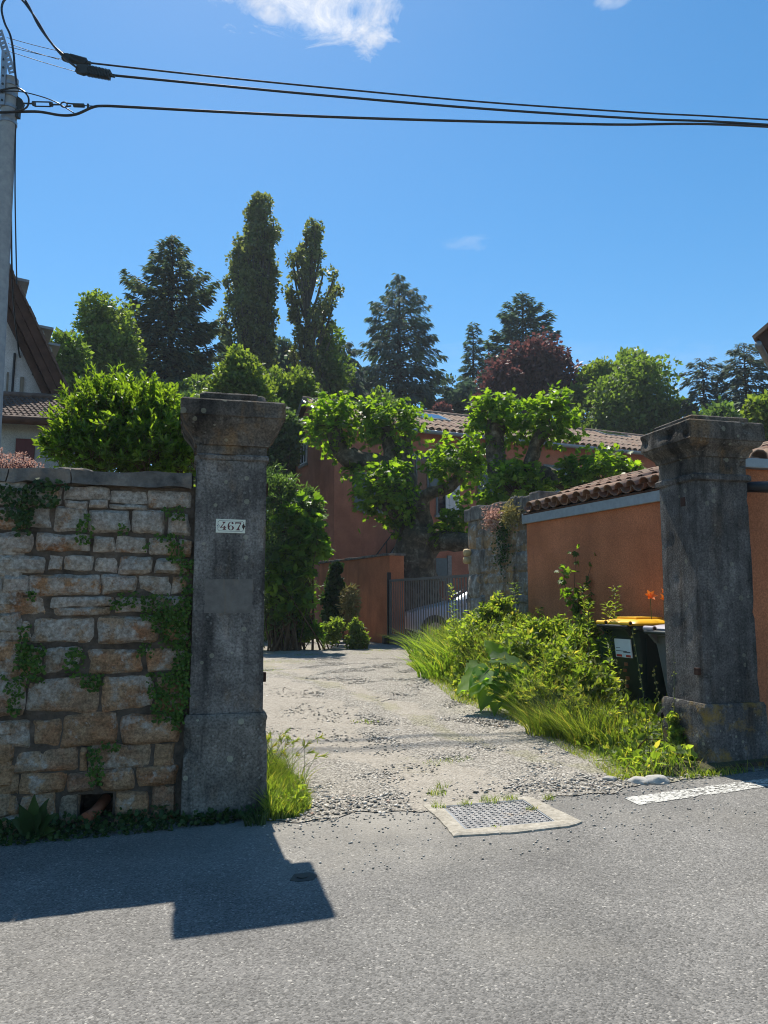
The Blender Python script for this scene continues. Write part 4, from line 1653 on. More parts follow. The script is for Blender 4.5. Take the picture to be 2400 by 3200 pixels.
# ------------------------------------------------------------------ big red house
HC = P(1044, 1600, 26.0)
HX = norm(np.array([.917, .41, 0]))
HY = np.array([-HX[1], HX[0], 0])
HG = .42
def hpix(x, y):
    p = onplane(x, y, HC, HY)
    return float(np.dot(p - HC, HX)), float(p[2])
def hp(a, d, z):
    return np.array([HC[0], HC[1], 0]) + HX * a + HY * d + Z * z

def window_unit(t, a0, a1, z0, z1, plane=0, shutters=None, frame='window_frame', ax=HX, n=-HY, org=None, sh='shutter_grey'):
    """window set on a wall: reveal frame, glass, mullion, optional shutters, all proud of the wall by a few mm"""
    org = org if org is not None else np.array([HC[0], HC[1], 0])
    q = lambda a, z, d: org + ax * a + Z * z + n * d
    w = MB()
    fw = .07
    w.box(q(a0, z0, .002), ax * (a1 - a0), n * .05, Z * fw)
    w.box(q(a0, z1 - fw, .002), ax * (a1 - a0), n * .05, Z * fw)
    w.box(q(a0, z0 + fw, .002), ax * fw, n * .05, Z * (z1 - z0 - 2 * fw))
    w.box(q(a1 - fw, z0 + fw, .002), ax * fw, n * .05, Z * (z1 - z0 - 2 * fw))
    o = w.build('window', MAT[frame], t)
    MB().box(q(a0 + fw, z0 + fw, .003), ax * (a1 - a0 - 2 * fw), n * .012, Z * (z1 - z0 - 2 * fw)).build('pane', MAT['window_glass'], o)
    MB().box(q((a0 + a1) / 2 - .03, z0 + fw, .016), ax * .06, n * .02, Z * (z1 - z0 - 2 * fw)).build('mullion', MAT[frame], o)
    MB().box(q(a0 - .06, z0 - .09, .0025), ax * (a1 - a0 + .12), n * .10, Z * .085).build('sill', MAT['stair_stone'], o)
    for side in (shutters or ()):
        wdt = (a1 - a0) * .5
        s0 = a0 - wdt - .01 if side < 0 else a1 + .01
        s_ = MB()
        k = 4
        for i in range(k):
            s_.box(q(s0 + wdt * i / k, z0, .055), ax * (wdt / k - .008), n * .03, Z * (z1 - z0))
        s_.box(q(s0 + .02, z0 + .2, .086), ax * (wdt - .05), n * .02, Z * .09)
        s_.box(q(s0 + .02, z1 - .3, .086), ax * (wdt - .05), n * .02, Z * .09)
        s_.build('shutter', MAT[sh], t)
    return o

def house():
    base = np.array([HC[0], HC[1], HG - .2])
    t = thing('red_house', tuple(base), 'big dark red rendered house with tiled roof behind the pollarded plane trees', 'house')
    LEN = 17.0
    ze, zr, zl = 7.62, 8.95, 7.05
    dr, dd = 3.0, 6.0
    MB().prism([hp(0, 0, HG - .3), hp(0, dd, HG - .3), hp(0, dd, zl), hp(0, dr, zr - .06), hp(0, 0, ze)], HX * LEN).build('wall', MAT['red_render'], t)
    th = .10
    def slope(d0, z0, d1, z1, name):
        ov = norm(np.array([0, d1 - d0, z1 - z0]))
        e0 = (d0 - ov[1] * .45, z0 - ov[2] * .45)
        m = MB().prism([hp(-.18, e0[0], e0[1] + .02), hp(-.18, d1, z1 + .02), hp(-.18, d1, z1 + .02 + th), hp(-.18, e0[0], e0[1] + .02 + th)], HX * (LEN + .36))
        m.build(name, MAT['wood_brown'], t)
        return e0
    e0 = slope(0, ze, dr, zr, 'roof_deck')
    slope(dd, zl, dr + .01, zr, 'roof_deck')
    # gutter on the eave
    g = [hp(-.2, e0[0] - .05, e0[1] + .04), hp(LEN + .2, e0[0] - .05, e0[1] + .04)]
    MB().tube(g, .075, 8).build('gutter', MAT['zinc'], t, smooth_=True)
    # tiles, shared mesh
    ey = norm(HY * dr + Z * (zr - ze))
    ez = np.cross(HX, ey)
    LS = math.hypot(dr + .42, zr - ze + .18)
    me = canal_mesh('roof_tile', .27, LS / 5 * 1.08, n=4)
    ncol = 59
    for i in range(ncol):
        for j in range(5):
            o = put('roof_tile', me, MAT['house_tile'], t)
            orient(o, HX, ey, ez, hp(-.1 + (LEN + .2) * (i + .5) / ncol, e0[0], e0[1] + .02 + th + .01) + ey * (LS / 5 * j) + ez * (.01 * j % .02) - base)
    MB().tube([hp(-.2, dr, zr + th + .06), hp(LEN + .2, dr, zr + th + .06)], .13, 8).build('ridge_tile', MAT['house_tile'], t, smooth_=True)
    # verge board on the gable
    MB().tube([hp(-.19, e0[0], e0[1] + .05), hp(-.19, dr, zr + .1), hp(-.19, dd + .38, zl - .15)], .07, 6).build('verge', MAT['zinc'], t)
    # roof lights
    for (xa, ya, w_) in ((1335, 1318, 1.5), (1905, 1368, 1.5)):
        p = onplane(xa, ya, hp(0, 0, ze), np.cross(HX, ey))
        c = p + ez * .20
        r_ = MB().cbox(c, HX, ey, ez, w_, 1.1, .08).build('roof_light', MAT['zinc'], t)
        MB().cbox(c + ez * .045, HX, ey, ez, w_ - .16, .94, .012).build('pane', MAT['window_glass'], r_)
    # gable windows (left face)
    def gpx(x, y):
        p = onplane(x, y, HC, HX)
        return float(np.dot(p - HC, HY)), float(p[2])
    d0, z0 = gpx(958, 1448)
    d1, z1 = gpx(948, 1388)
    window_unit(t, min(d0, d1) - .1, max(d0, d1) + .25, z0, z1, ax=HY, n=-HX)
    d0, z0 = gpx(912, 1495)
    d1, z1 = gpx(905, 1438)
    q = hp(-.004, d0, z0)
    MB().box(q, HY * .55, -HX * .05, Z * (z1 - z0)).build('shutter', MAT['shutter_grey'], t)
    # front windows
    a0, z0 = hpix(1138, 1597)
    a1, z1 = hpix(1185, 1480)
    window_unit(t, a0, a1 + .2, z0, z1, shutters=(-1, 1), frame='shutter_grey')
    a0, z0 = hpix(1362, 1600)
    a1, z1 = hpix(1425, 1515)
    window_unit(t, a0, a1, z0 - .1, z1, frame='shutter_grey')
    b = MB()
    for i in range(4):
        b.box(hp(a0 + .35 + i * .15, -.09, z0), HX * .14, -HY * .03, Z * (z1 - z0))
    b.build('shutter', MAT['window_frame'], t)
    for x in (1300, 1560, 1760, 1960):
        a, z = hpix(x, 1390)
        window_unit(t, a - .5, a + .5, 5.35, 6.75, shutters=(-1, 1), frame='shutter_grey')
    a0, z0 = hpix(1362, 1880)
    a1, z1 = hpix(1396, 1745)
    d_ = MB()
    d_.box(hp(a0, -.003, HG - .1), HX * (a1 - a0), -HY * .05, Z * (z1 - HG + .1))
    do = d_.build('door', MAT['shutter_grey'], t)
    MB().box(hp(a0 + .1, -.054, HG + 1.0), HX * (a1 - a0 - .2), -HY * .01, Z * .75).build('pane', MAT['window_glass'], do)
    MB().box(hp(a1 + .003, -.003, HG - .1), HX * .16, -HY * .07, Z * (z1 - HG + .2)).build('door_jamb', MAT['stair_stone'], t)
    # outside stair with railing along the front
    s0, _ = hpix(1165, 1740)
    s1, zt1 = hpix(1262, 1640)
    st = MB()
    zb = 2.2
    z_hi = hpix(1245, 1668)[1]
    st.prism([hp(s0 - .9, -.9, HG - .1), hp(s1 + .5, -.9, HG - .1), hp(s1 + .5, -.9, z_hi + .2), hp(s1, -.9, z_hi), hp(s0 - .9, -.9, HG + .8)], HY * .85)
    so = st.build('stair_block', MAT['stair_stone'], t)
    r_ = MB()
    pa, pb = hp(s0 - .9, -.85, HG + 1.75), hp(s1, -.85, z_hi + .95)
    r_.tube([pa, pb], .022, 6)
    r_.tube([pa - Z * .55, pb - Z * .55], .016, 6)
    for k in range(5):
        q = pa + (pb - pa) * k / 4
        r_.tube([q, q - Z * .98], .018, 6)
    r_.build('railing', MAT['railing_black'], t)
house()

# ------------------------------------------------------------------ white house on the left with annex
def left_house():
    Y0 = 17.5
    g = float(gh(-7, 18))
    D = norm(np.array([-.56, 1, 0]))
    GX = np.array([D[1], -D[0], 0])
    p00 = P(120, 1240, Y0)
    q = lambda x, y: onplane(x, y, p00, D)
    base = np.array([p00[0], Y0, g])
    t = thing('white_house', tuple(base), 'white rendered house with steep brown timbered gable behind the utility pole', 'house')
    lo, hi = q(196, 1262), q(-170, 640)
    far_ = hi - GX * 4.0
    w = [np.array([lo[0], lo[1], g]), lo, hi, np.array([far_[0], far_[1], hi[2] - 4.5]), np.array([far_[0], far_[1], g])]
    MB().prism(w, D * 9).build('wall', MAT['white_render'], t)
    # roof slab: right slope, thick overhang seen edge-on
    qf = lambda x, y: onplane(x, y, p00 - D * .55, D) + D * .55
    a, b = qf(226, 1252), qf(-160, 442)
    nrm_ = norm(np.cross(norm(b - a), D))
    if nrm_[0] < 0:
        nrm_ = -nrm_
    f = -D * .55
    MB().prism([a + f, b + f, b + f - nrm_ * .18, a + f - nrm_ * .18], D * 10).build('roof_slab', MAT['wood_brown'], t)
    tl = MB()
    LS = float(np.linalg.norm(b - a))
    n = 22
    sl = norm(b - a)
    for i in range(n):
        p = a + f + sl * (LS * i / n) + nrm_ * .004 - D * .06
        tl.box(p, sl * (LS / n * 1.15), D * 10.1, nrm_ * (.035 + .012 * (i % 2)))
    tl.build('roof_tiles', MAT['annex_tile'], t)
    # verge boards and rafters under the overhang
    for k, (o1, wd) in enumerate(((.185, .16), (.36, .14))):
        m = MB()
        m.prism([a + f - nrm_ * (o1) + D * (.03 + .12 * k), b + f - nrm_ * (o1) + D * (.03 + .12 * k), b + f - nrm_ * (o1 + wd) + D * (.03 + .12 * k), a + f - nrm_ * (o1 + wd) + D * (.03 + .12 * k)], D * .10)
        m.build('verge_board', MAT['wood_brown'], t)
    m = MB()
    m.prism([a + f - nrm_ * .19 + D * .30, b + f - nrm_ * .19 + D * .30, b + f - nrm_ * .42 + D * .30, a + f - nrm_ * .42 + D * .30], D * .2)
    m.build('soffit', MAT['wood_brown'], t)
    # dormers standing out of the right slope
    for (x, y, Yd, sc_) in ((84, 872, 18.6, 1.0), (160, 1020, 20.5, .95), (182, 1072, 23.2, .95)):
        r_ = P(x, y, Yd)
        d = MB()
        d.box(r_ + GX * -2.0 - Z * 1.05 * sc_, GX * 1.82, D * 1.0, Z * 1.0 * sc_)
        do = d.build('dormer', MAT['zinc'], t)
        MB().box(r_ + GX * -2.1 - Z * .045 - D * .16, GX * 2.15 - Z * .10, D * 1.32, Z * .07).build('dormer_roof', MAT['zinc'], do)
        MB().box(r_ + GX * -.178 - Z * .9 * sc_ + D * .15, GX * .03, D * .7, Z * .72 * sc_).build('dormer_window', MAT['window_frame'], do)
    # gable openings, cable tray, bell
    for (x0, y0, x1, y1, mt) in ((17, 1165, 28, 1240, 'wood_grey'), (60, 1180, 75, 1240, 'wood_grey')):
        u0, u1 = q(x0, y1), q(x1, y0)
        MB().box(u0 - D * .05, GX * float(np.dot(u1 - u0, GX)), D * .048, Z * (u1[2] - u0[2])).build('shutter', MAT[mt], t)
    u0, u1 = q(37, 1240), q(46, 1105)
    MB().tube([u0 - D * .03, u1 - D * .03], .028, 6).build('conduit', MAT['railing_black'], t)
    br = [q(98, 1185), q(100, 1168), q(118, 1155), q(135, 1153)]
    b_ = MB().tube([p - D * .35 for p in br], .022, 6)
    b_.tube([q(96, 1150) - D * .02, q(96, 1150) - D * .35, q(140, 1153) - D * .35], .02, 6)
    b_.build('bell_bracket', MAT['railing_black'], t)
    c = q(129, 1166) - D * .35
    MB().tube([c + Z * .06, c + Z * .03, c - Z * .05, c - Z * .08], [.03, .06, .075, .10], 14).build('bell', MAT['railing_black'], t, smooth_=True)
left_house()

def annex():
    el, er = P(-160, 1282, 14.0), P(300, 1327, 14.6)
    el[2] = er[2] = (el[2] + er[2]) / 2
    g = float(gh(-6, 14))
    base = np.array([el[0], el[1], g])
    ex = norm(er - el)
    bk = np.array([-ex[1], ex[0], 0])
    t = thing('annex', tuple(base), 'low grey annex with brown tiled roof and dark red shutter before the white house', 'building')
    L = float(np.linalg.norm(er - el))
    eave = el[2]
    rise = R(21)
    ey = bk * math.cos(rise) + Z * math.sin(rise)
    ez = np.cross(ex, ey)
    MB().box(np.array([el[0], el[1], g - .1]) + bk * .35, ex * (L - .2), bk * 2.4, Z * (eave - .06 - g + .1)).build('wall', MAT['grey_render'], t)
    MB().box(el, ex * L, ey * 2.95, -ez * .06).build('roof_deck', MAT['wood_brown'], t)
    MB().tube([el - bk * .05 - Z * .06, er - bk * .05 - Z * .06], .085, 8).build('gutter', MAT['wood_brown'], t, smooth_=True)
    # flat interlocking tile: two shallow waves
    vs, fs = [], []
    nx = 8
    w, l = .215, .36
    for y, z0 in ((0, .034), (l, .004)):
        for i in range(nx + 1):
            vs.append((w * i / nx, y, z0 + .016 * math.sin(i / nx * 4 * math.pi) + .012))
    for i in range(nx + 1):
        vs.append((w * i / nx, 0, .0))
    for i in range(nx):
        fs.append((i, i + 1, nx + 2 + i, nx + 1 + i))
        fs.append((2 * nx + 2 + i, 2 * nx + 3 + i, i + 1, i))
    me = raw_mesh('roof_tile', vs, fs)
    finish(me)
    for j in range(9):
        for i in range(int(L / .21)):
            o = put('roof_tile', me, MAT['annex_tile'], t)
            orient(o, ex, ey, ez, el + ex * (.21 * i + (.105 if j % 2 else 0) * 0) + ey * (.325 * j) + ez * .004 - base)
    n = int(L / .4)
    for i in range(n):
        p = el + ex * (L * i / n) + ey * 2.93 + ez * .06
        MB().tube([p, p + ex * (L / n * 1.02)], [.085, .075], 8).build('ridge_tile', MAT['annex_tile'], t, smooth_=True, sharp=1.0)
    p = onplane(46, 1475, np.array([el[0], el[1], 0]) + bk * .34, bk)
    p2 = onplane(112, 1374, np.array([el[0], el[1], 0]) + bk * .34, bk)
    MB().box(np.array([p[0], p[1], p[2] - .4]), ex * abs(p2[0] - p[0]), -bk * .05, Z * (p2[2] - p[2] + .4)).build('shutter', MAT['shutter_red'], t)
annex()

# ------------------------------------------------------------------ neighbour's eave on the right
def right_house():
    c = P(2368, 1082, 15.0)
    g = float(gh(9, 15))
    base = np.array([c[0] + 1.2, 14.6, g])
    t = thing('neighbour_house', tuple(base), 'red brown house showing only its eave corner above the dark pillar', 'house')
    ey = norm(np.array([.66, 1, 0]))
    ex = np.array([ey[1], -ey[0], 0])
    MB().box(base - Z * .1, ex * 7, ey * 8, Z * (c[2] - g + .2)).build('wall', MAT['red_render'], t)
    a = c + np.array([0, -.2, 0])
    sl = norm(ex * .80 + Z * .60)
    up = norm(Z * .80 - ex * .60)
    MB().prism([a, a + sl * 4.5, a + sl * 4.5 + up * .16, a + up * .16], ey * 9).build('roof_slab', MAT['wood_brown'], t)
    MB().box(a + up * .162 - ey * .06 - sl * .05, sl * 4.6, ey * 9.1, up * .07).build('roof_tiles', MAT['shed_tile'], t)
    MB().box(a - sl * .02 - up * .22 - ey * .02, sl * 4.4, ey * .05, up * .215).build('verge_board', MAT['wood_brown'], t)
    MB().tube([a - sl * .07 + up * .03 - ey * .03, a - sl * .07 + up * .03 + ey * 9], .07, 8).build('gutter', MAT['zinc'], t, smooth_=True)
right_house()

# ------------------------------------------------------------------ utility pole and its lines
KF = 13.0 / 8.0                               # sizes below were measured for a pole 8 m away; it stands 13 m away
class KB(MB):
    def tube(self, pts, rad, n=8, cap=True, wob=0.0):
        rad = [r_ * KF for r_ in rad] if hasattr(rad, '__len__') else rad * KF
        return MB.tube(self, pts, rad, n, cap, wob)

def pole_line():
    Yp = 13.0
    c = P(29, 330, Yp)
    g = float(gh(c[0], c[1])) - .3
    zt = P(29, 248, Yp)[2]
    base = np.array([c[0], c[1], g])
    t = thing('utility_pole', tuple(base), 'pale concrete utility pole with steel clamps behind the rubble wall', 'utility pole')
    pts = [np.array([c[0], c[1], g + (zt - g) * k]) for k in (0, .25, .5, .75, 1)]
    KB().tube(pts, [.135, .122, .108, .094, .082], 20).build('shaft', MAT['pole_concrete'], t, smooth_=True, sharp=1.0)
    for y in (270, 305, 340, 385):
        z = P(29, y, Yp)[2]
        KB().tube([np.array([c[0], c[1], z - .03]), np.array([c[0], c[1], z + .03])], .091 + (y - 250) * .00002, 20).build('clamp_band', MAT['steel_galv'], t, smooth_=True, sharp=.8)
    q = lambda x, y, dy=-.17: P(x, y, Yp) + np.array([0, dy, 0])
    # back channel and perforated tilted bar
    a, b = q(20, 345), q(27, 178)
    m = KB().box(a - np.array([.045, 0, 0]), np.array([.09, 0, 0]), np.array([0, .045, 0]), b - a)
    m.build('channel_bar', MAT['steel_galv'], t)
    for k in range(6):
        p = a + (b - a) * (.08 + .15 * k) - np.array([0, .004, 0])
        KB().tube([p + np.array([0, .004, 0]), p - np.array([0, .006, 0])], .012, 8).build('bolt', MAT['clamp_dark'], t)
    a, b = q(13, 120, -.20), q(55, 250, -.20)
    d = b - a
    dn = norm(d)
    sx = norm(np.cross(dn, np.array([0, 1, 0])))
    # flat bar with a row of holes: two rails joined by webs
    m = KB()
    n = 10
    LL = float(np.linalg.norm(d))
    for sgn in (-1, 1):
        m.box(a + sx * (sgn * .044 - .020), sx * .040, np.array([0, .012, 0]), d)
    for k in range(n + 1):
        p = a + d * k / n
        m.box(p - sx * .0239 - dn * (.03 if k else 0), sx * .0478, np.array([0, .0115, 0]), dn * (.05 if k not in (0, n) else .035))
    m.build('perforated_bar', MAT['steel_galv'], t)
    # side bracket plate
    m = KB().prism([q(46, 295, -.02), q(70, 312, -.02), q(76, 325, -.02), q(70, 342, -.02), q(48, 348, -.02)], np.array([0, .05, 0]))
    m.build('anchor_plate', MAT['clamp_dark'], t)
    m = KB().box(q(49, 368, -.04), np.array([.065, 0, 0]), np.array([0, .09, 0]), Z * .15)
    m.build('cable_clip', MAT['clamp_dark'], t)

    far = np.array([46.0, 18.6, 0])
    zf = 11.0
    t2 = thing('utility_pole', tuple((far[0], far[1], float(gh(far[0], far[1])) - .3)), 'second concrete utility pole holding the far end of the cables', 'utility pole')
    gz = float(gh(far[0], far[1])) - .3
    KB().tube([np.array([far[0], far[1], gz + 13.0 * k / 4]) for k in range(5)], [.135, .122, .108, .094, .082], 20).build('shaft', MAT['pole_concrete'], t2, smooth_=True, sharp=1.0)

    def cable(px, r_, label, extra=None, Yf=None, group=None):
        pts = []
        for x, y in px:
            pts.append(P(x, y, (Yf or (lambda x: 12.8 + 1.7 * x / 2400.0))(x)))
        if extra is not None:
            pts += extra
        path = bez(pts, 6)
        o = KB().tube(path, r_, 7).build('overhead_cable', MAT['cable_black'], smooth_=True, loc=tuple(path[0]))
        return tag(o, label, 'cable', group)
    def tail(x, y, zo):
        a = P(x, y, 14.5)
        e = np.array([far[0], far[1], zf + zo])
        return [a + (e - a) * k - Z * (.9 * k * (1 - k)) for k in (.25, .5, .75, 1)]
    cable([(275, 196), (600, 232), (1000, 272), (1500, 318), (2000, 352), (2400, 374)], .010, 'upper thin black cable running right from the higher finned clamp', tail(2400, 374, .9))
    cable([(350, 235), (650, 264), (1000, 297), (1500, 339), (2000, 371), (2420, 391)], .0135, 'middle black cable running right from the lower finned clamp', tail(2420, 391, .55))
    cable([(-30, 352), (40, 350), (120, 349), (190, 360), (238, 357), (290, 335), (325, 331), (400, 334), (700, 350), (1000, 364), (1400, 377), (1900, 389), (2420, 397)], .0145, 'thick lower black cable bundle fixed to the turnbuckle on the pole', tail(2420, 397, .35))
    for k, (a_, b_) in enumerate((((38, 142), (200, 163)), ((42, 160), (185, 186)), ((45, 171), (262, 199)), ((46, 185), (266, 232)))):
        p0, p1 = q(*a_, -.20), P(b_[0], b_[1], 12.85)
        o = KB().tube(bez([p0, (p0 + p1) / 2 - Z * .012, p1], 5), .0035, 5).build('stay_wire', MAT['cable_black'], loc=tuple(p0))
        tag(o, ('topmost thin wire from the perforated bar to the higher finned clamp', 'second thin wire below the topmost one, ending at the higher finned clamp', 'third thin wire from the perforated bar, ending above the lower clamp', 'lowest thin wire from the perforated bar to the lower finned clamp')[k], 'wire', 'stay wires at the pole head')
    Yl = lambda x: 12.8
    cable([(200, 172), (165, 140), (120, 80), (85, 10), (40, -50), (-20, -60), (-70, 10)], .0115, 'black jumper loop rising left from the higher finned clamp', Yf=Yl)
    cable([(242, 213), (195, 175), (150, 120), (108, 52), (60, -8), (20, -5), (5, 25), (14, 70), (32, 110), (42, 165), (46, 215), (52, 265)], .0125, 'black jumper loop curling over the pole head from the lower finned clamp', Yf=Yl)
    cable([(-20, 287), (30, 276), (58, 276), (84, 296), (90, 318), (80, 338), (45, 348), (-20, 350)], .010, 'black cable coil looped round the pole below the clamps', Yf=Yl)
    cable([(-20, 285), (60, 286), (130, 302), (180, 322), (232, 354)], .006, 'thin black wire arching from the pole to the lower cable', Yf=Yl)
    p = [q(49, 372, .0), q(47, 600, .0), q(44, 880, .1)]
    e = [P(52, 1040, 17.0), P(62, 1105, 17.3), P(75, 1140, 17.4)]
    o = KB().tube(bez([p[0], p[1], p[2]] , 6), .008, 6)
    cb = o.build('service_cable', MAT['cable_black'], loc=tuple(p[0]))
    tag(cb, 'straight black service cable hanging down the right of the concrete pole', 'cable')
    o = KB().tube(bez([q(30, 590, .05), P(38, 870, 14), P(48, 1010, 16.2), P(60, 1105, 17.2), P(70, 1135, 17.35)], 6), .011, 6)
    tag(o.build('service_cable', MAT['cable_black'], loc=tuple(q(30, 590, .05))), 'slack black service cable running from the pole to the white house', 'cable')

    # finned dead-end clamps
    def clamp(p0, p1, h, n, label, name='cable_clamp'):
        a_, b_ = P(p0[0], p0[1], 12.85), P(p1[0], p1[1], 12.9)
        d_ = norm(b_ - a_)
        u_ = norm(np.cross(np.array([0, -1.0, 0]), d_))
        if u_[2] < 0:
            u_ = -u_
        L_ = float(np.linalg.norm(b_ - a_))
        k = thing(name, tuple(a_), label, 'cable clamp')
        y_ = np.array([0, .08, 0])
        KB().prism([a_ - u_ * h * .45 - y_ / 2, a_ + u_ * h * .35 - y_ / 2, a_ + d_ * L_ * .2 + u_ * h * .5 - y_ / 2, b_ - d_ * L_ * .05 + u_ * h * .25 - y_ / 2, b_ - d_ * L_ * .05 - u_ * h * .25 - y_ / 2, a_ + d_ * L_ * .35 - u_ * h * .32 - y_ / 2, a_ + d_ * L_ * .2 - u_ * h * .55 - y_ / 2], y_).build('body', MAT['clamp_dark'], k)
        for i in range(n):
            c_ = a_ + d_ * L_ * (.32 + .66 * i / n)
            hh = h * (1.0 - .12 * i / n)
            KB().cbox(c_, d_, np.array([0, 1.0, 0]), u_, L_ * .022, .106, hh).build('fin', MAT['clamp_dark'], k)
        KB().tube([b_ - d_ * .05, b_ + d_ * .05], .02, 8).build('sleeve', MAT['clamp_dark'], k)
    clamp((196, 177), (275, 196), .127, 16, 'higher finned cable clamp on the upper black cable')
    clamp((240, 214), (350, 236), .17, 16, 'lower larger finned cable clamp on the middle black cable')
    # turnbuckle
    a_, b_ = P(75, 325, 12.8), P(283, 332, 12.85)
    k = thing('turnbuckle', tuple(a_), 'steel turnbuckle tying the lower cable bundle to the concrete pole', 'turnbuckle')
    pt = lambda x, y: P(x, y, 12.8)
    KB().tube([pt(74, 323), pt(104, 324)], .010, 6).build('rod', MAT['clamp_dark'], k)
    m = KB()
    for yy in (318, 332):
        m.tube([pt(108, yy), pt(158, yy + 1)], .008, 6)
    m.tube([pt(102, 324), pt(110, 324)], .026, 8)
    m.tube([pt(156, 326), pt(164, 326)], .026, 8)
    m.build('buckle_body', MAT['clamp_dark'], k)
    KB().tube([pt(164, 327), pt(190, 327)], .010, 6).build('rod', MAT['clamp_dark'], k)
    ring = [pt(200 + 10 * math.cos(w), 327 + 8 * math.sin(w)) for w in np.linspace(0, 2 * math.pi, 13)]
    KB().tube(ring, .008, 6).build('ring', MAT['clamp_dark'], k)
    m = KB()
    m.tube([pt(206, 322), pt(230, 325)], .009, 6)
    m.tube([pt(206, 333), pt(222, 331)], .009, 6)
    m.build('shackle', MAT['clamp_dark'], k)
    KB().tube([pt(230, 329), pt(263, 330)], .022, 8).build('wedge_body', MAT['clamp_dark'], k)
    KB().tube([pt(263, 330), pt(320, 333)], .006, 6).build('rod', MAT['clamp_dark'], k)
    KB().tube([pt(275, 325), pt(275, 340)], .012, 6).build('pin', MAT['clamp_dark'], k)
pole_line()

# ------------------------------------------------------------------ trees
def gz(x, y):
    return float(gh(x, y))

def conifer(name, label, x, ytop, Y, hw_px, ybot, mat, seed, nb=150, prof=None, droop=.35, spray=.5, dens=9.0, upturn=.0, twig=.30, wratio=.34, hang=.35, lean=0.0):
    rng = np.random.default_rng(seed)
    top = P(x, ytop, Y)
    bot = P(x, ybot, Y)
    g = gz(top[0], Y) - .3
    base = np.array([bot[0], Y, g])
    t = thing(name, tuple(base), label, 'tree', 'trees on the slope behind the house')
    H = top[2] - bot[2]
    hw = hw_px * Y / FPX
    tr = MB()
    kk = np.linspace(0, 1, 7)
    tr.tube([base + (np.array([top[0], Y, top[2]]) - base) * q for q in kk], [max(.015, .022 * (top[2] - g) * (1 - q) ** .9) for q in kk], 8)
    prof = prof or [(0, .75), (.12, 1.0), (.5, .62), (.8, .3), (1, .04)]
    pt = [q[0] for q in prof]
    pw = [q[1] for q in prof]
    L = Leaves()
    C, D, N, LN = [], [], [], []
    az = rng.random() * 6.28
    for i in range(nb):
        h = (i + rng.random()) / nb
        h = 1 - (1 - h) ** .9
        az += 2.4 + rng.normal() * .25
        bl = hw * np.interp(h, pt, pw) * (.72 + .42 * rng.random())
        if bl < .12:
            bl = .12
        p0 = np.array([top[0], Y, bot[2] + H * h])
        el = np.interp(h, [0, .3, .8, 1], [-.20, -.02, .35, .9]) + rng.normal() * .10
        dh = np.array([math.cos(az), math.sin(az), 0])
        side = np.array([-dh[1], dh[0], 0])
        n = int(max(5, bl * dens))
        ts = np.sqrt((np.arange(n) + rng.random(n)) / n)
        ts = .08 + .92 * ts
        pos = p0 + dh * (bl * ts * math.cos(el))[:, None] + Z * ((bl * ts * math.sin(el) - droop * bl * ts ** 2 + upturn * bl * ts ** 3.5))[:, None]
        tr.tube([p0, p0 + dh * bl * .5 * math.cos(el) + Z * (bl * .5 * math.sin(el) - droop * bl * .25), p0 + dh * bl * .92 * math.cos(el) + Z * (bl * .92 * math.sin(el) - droop * bl * .85 + upturn * bl * .75)], [.012 * bl + .02, .008 * bl + .012, .008], 4, cap=False)
        for sgn in (-1, 1):
            tl = twig * bl * (1.05 - ts) * (.5 + rng.random(n))
            off = side * (sgn * tl)[:, None] + dh * (tl * .5)[:, None]
            q = pos + off * rng.random(n)[:, None] + rng.normal(size=(n, 3)) * .05
            q[:, 2] -= hang * rng.random(n) * tl
            dd = dh * (.8 + .4 * rng.random(n))[:, None] + side * (sgn * (.9 * rng.random(n)))[:, None] + rng.normal(size=(n, 3)) * .18
            dd[:, 2] -= hang * (.6 + rng.random(n)) - upturn * ts * .6
            C.append(q)
            D.append(dd)
            nn = rng.normal(size=(n, 3)) * .35
            nn[:, 2] += 1
            N.append(nn)
            LN.append(spray * (.6 + .7 * rng.random(n)) * (1 - .35 * h))
    tr.build('trunk', MAT['bark_dark'], t)
    C, D, N, LN = map(np.concatenate, (C, D, N, LN))
    L.add('diamond', C, D, N, LN, LN * wratio)
    L.build('crown', MAT[mat], t, kind='stuff')
    return t

def clump_leaves(L, c, r_, n, size, shape, rng, outward=.9, up=.3, wr=.7, flat=1.0, shell=.45):
    d = norm(rng.normal(size=(n, 3)))
    rad = r_ * (shell + (1 - shell) * rng.random(n)) ** .8
    p = c + d * rad[:, None] * np.array([1, 1, flat])
    dd = d * outward + rng.normal(size=(n, 3)) * .6
    dd[:, 2] += up * .3
    nn = d * .6 + rng.normal(size=(n, 3)) * .55
    nn[:, 2] += up
    ln = size * (.7 + .6 * rng.random(n))
    L.add(shape, p, dd, nn, ln, ln * wr)

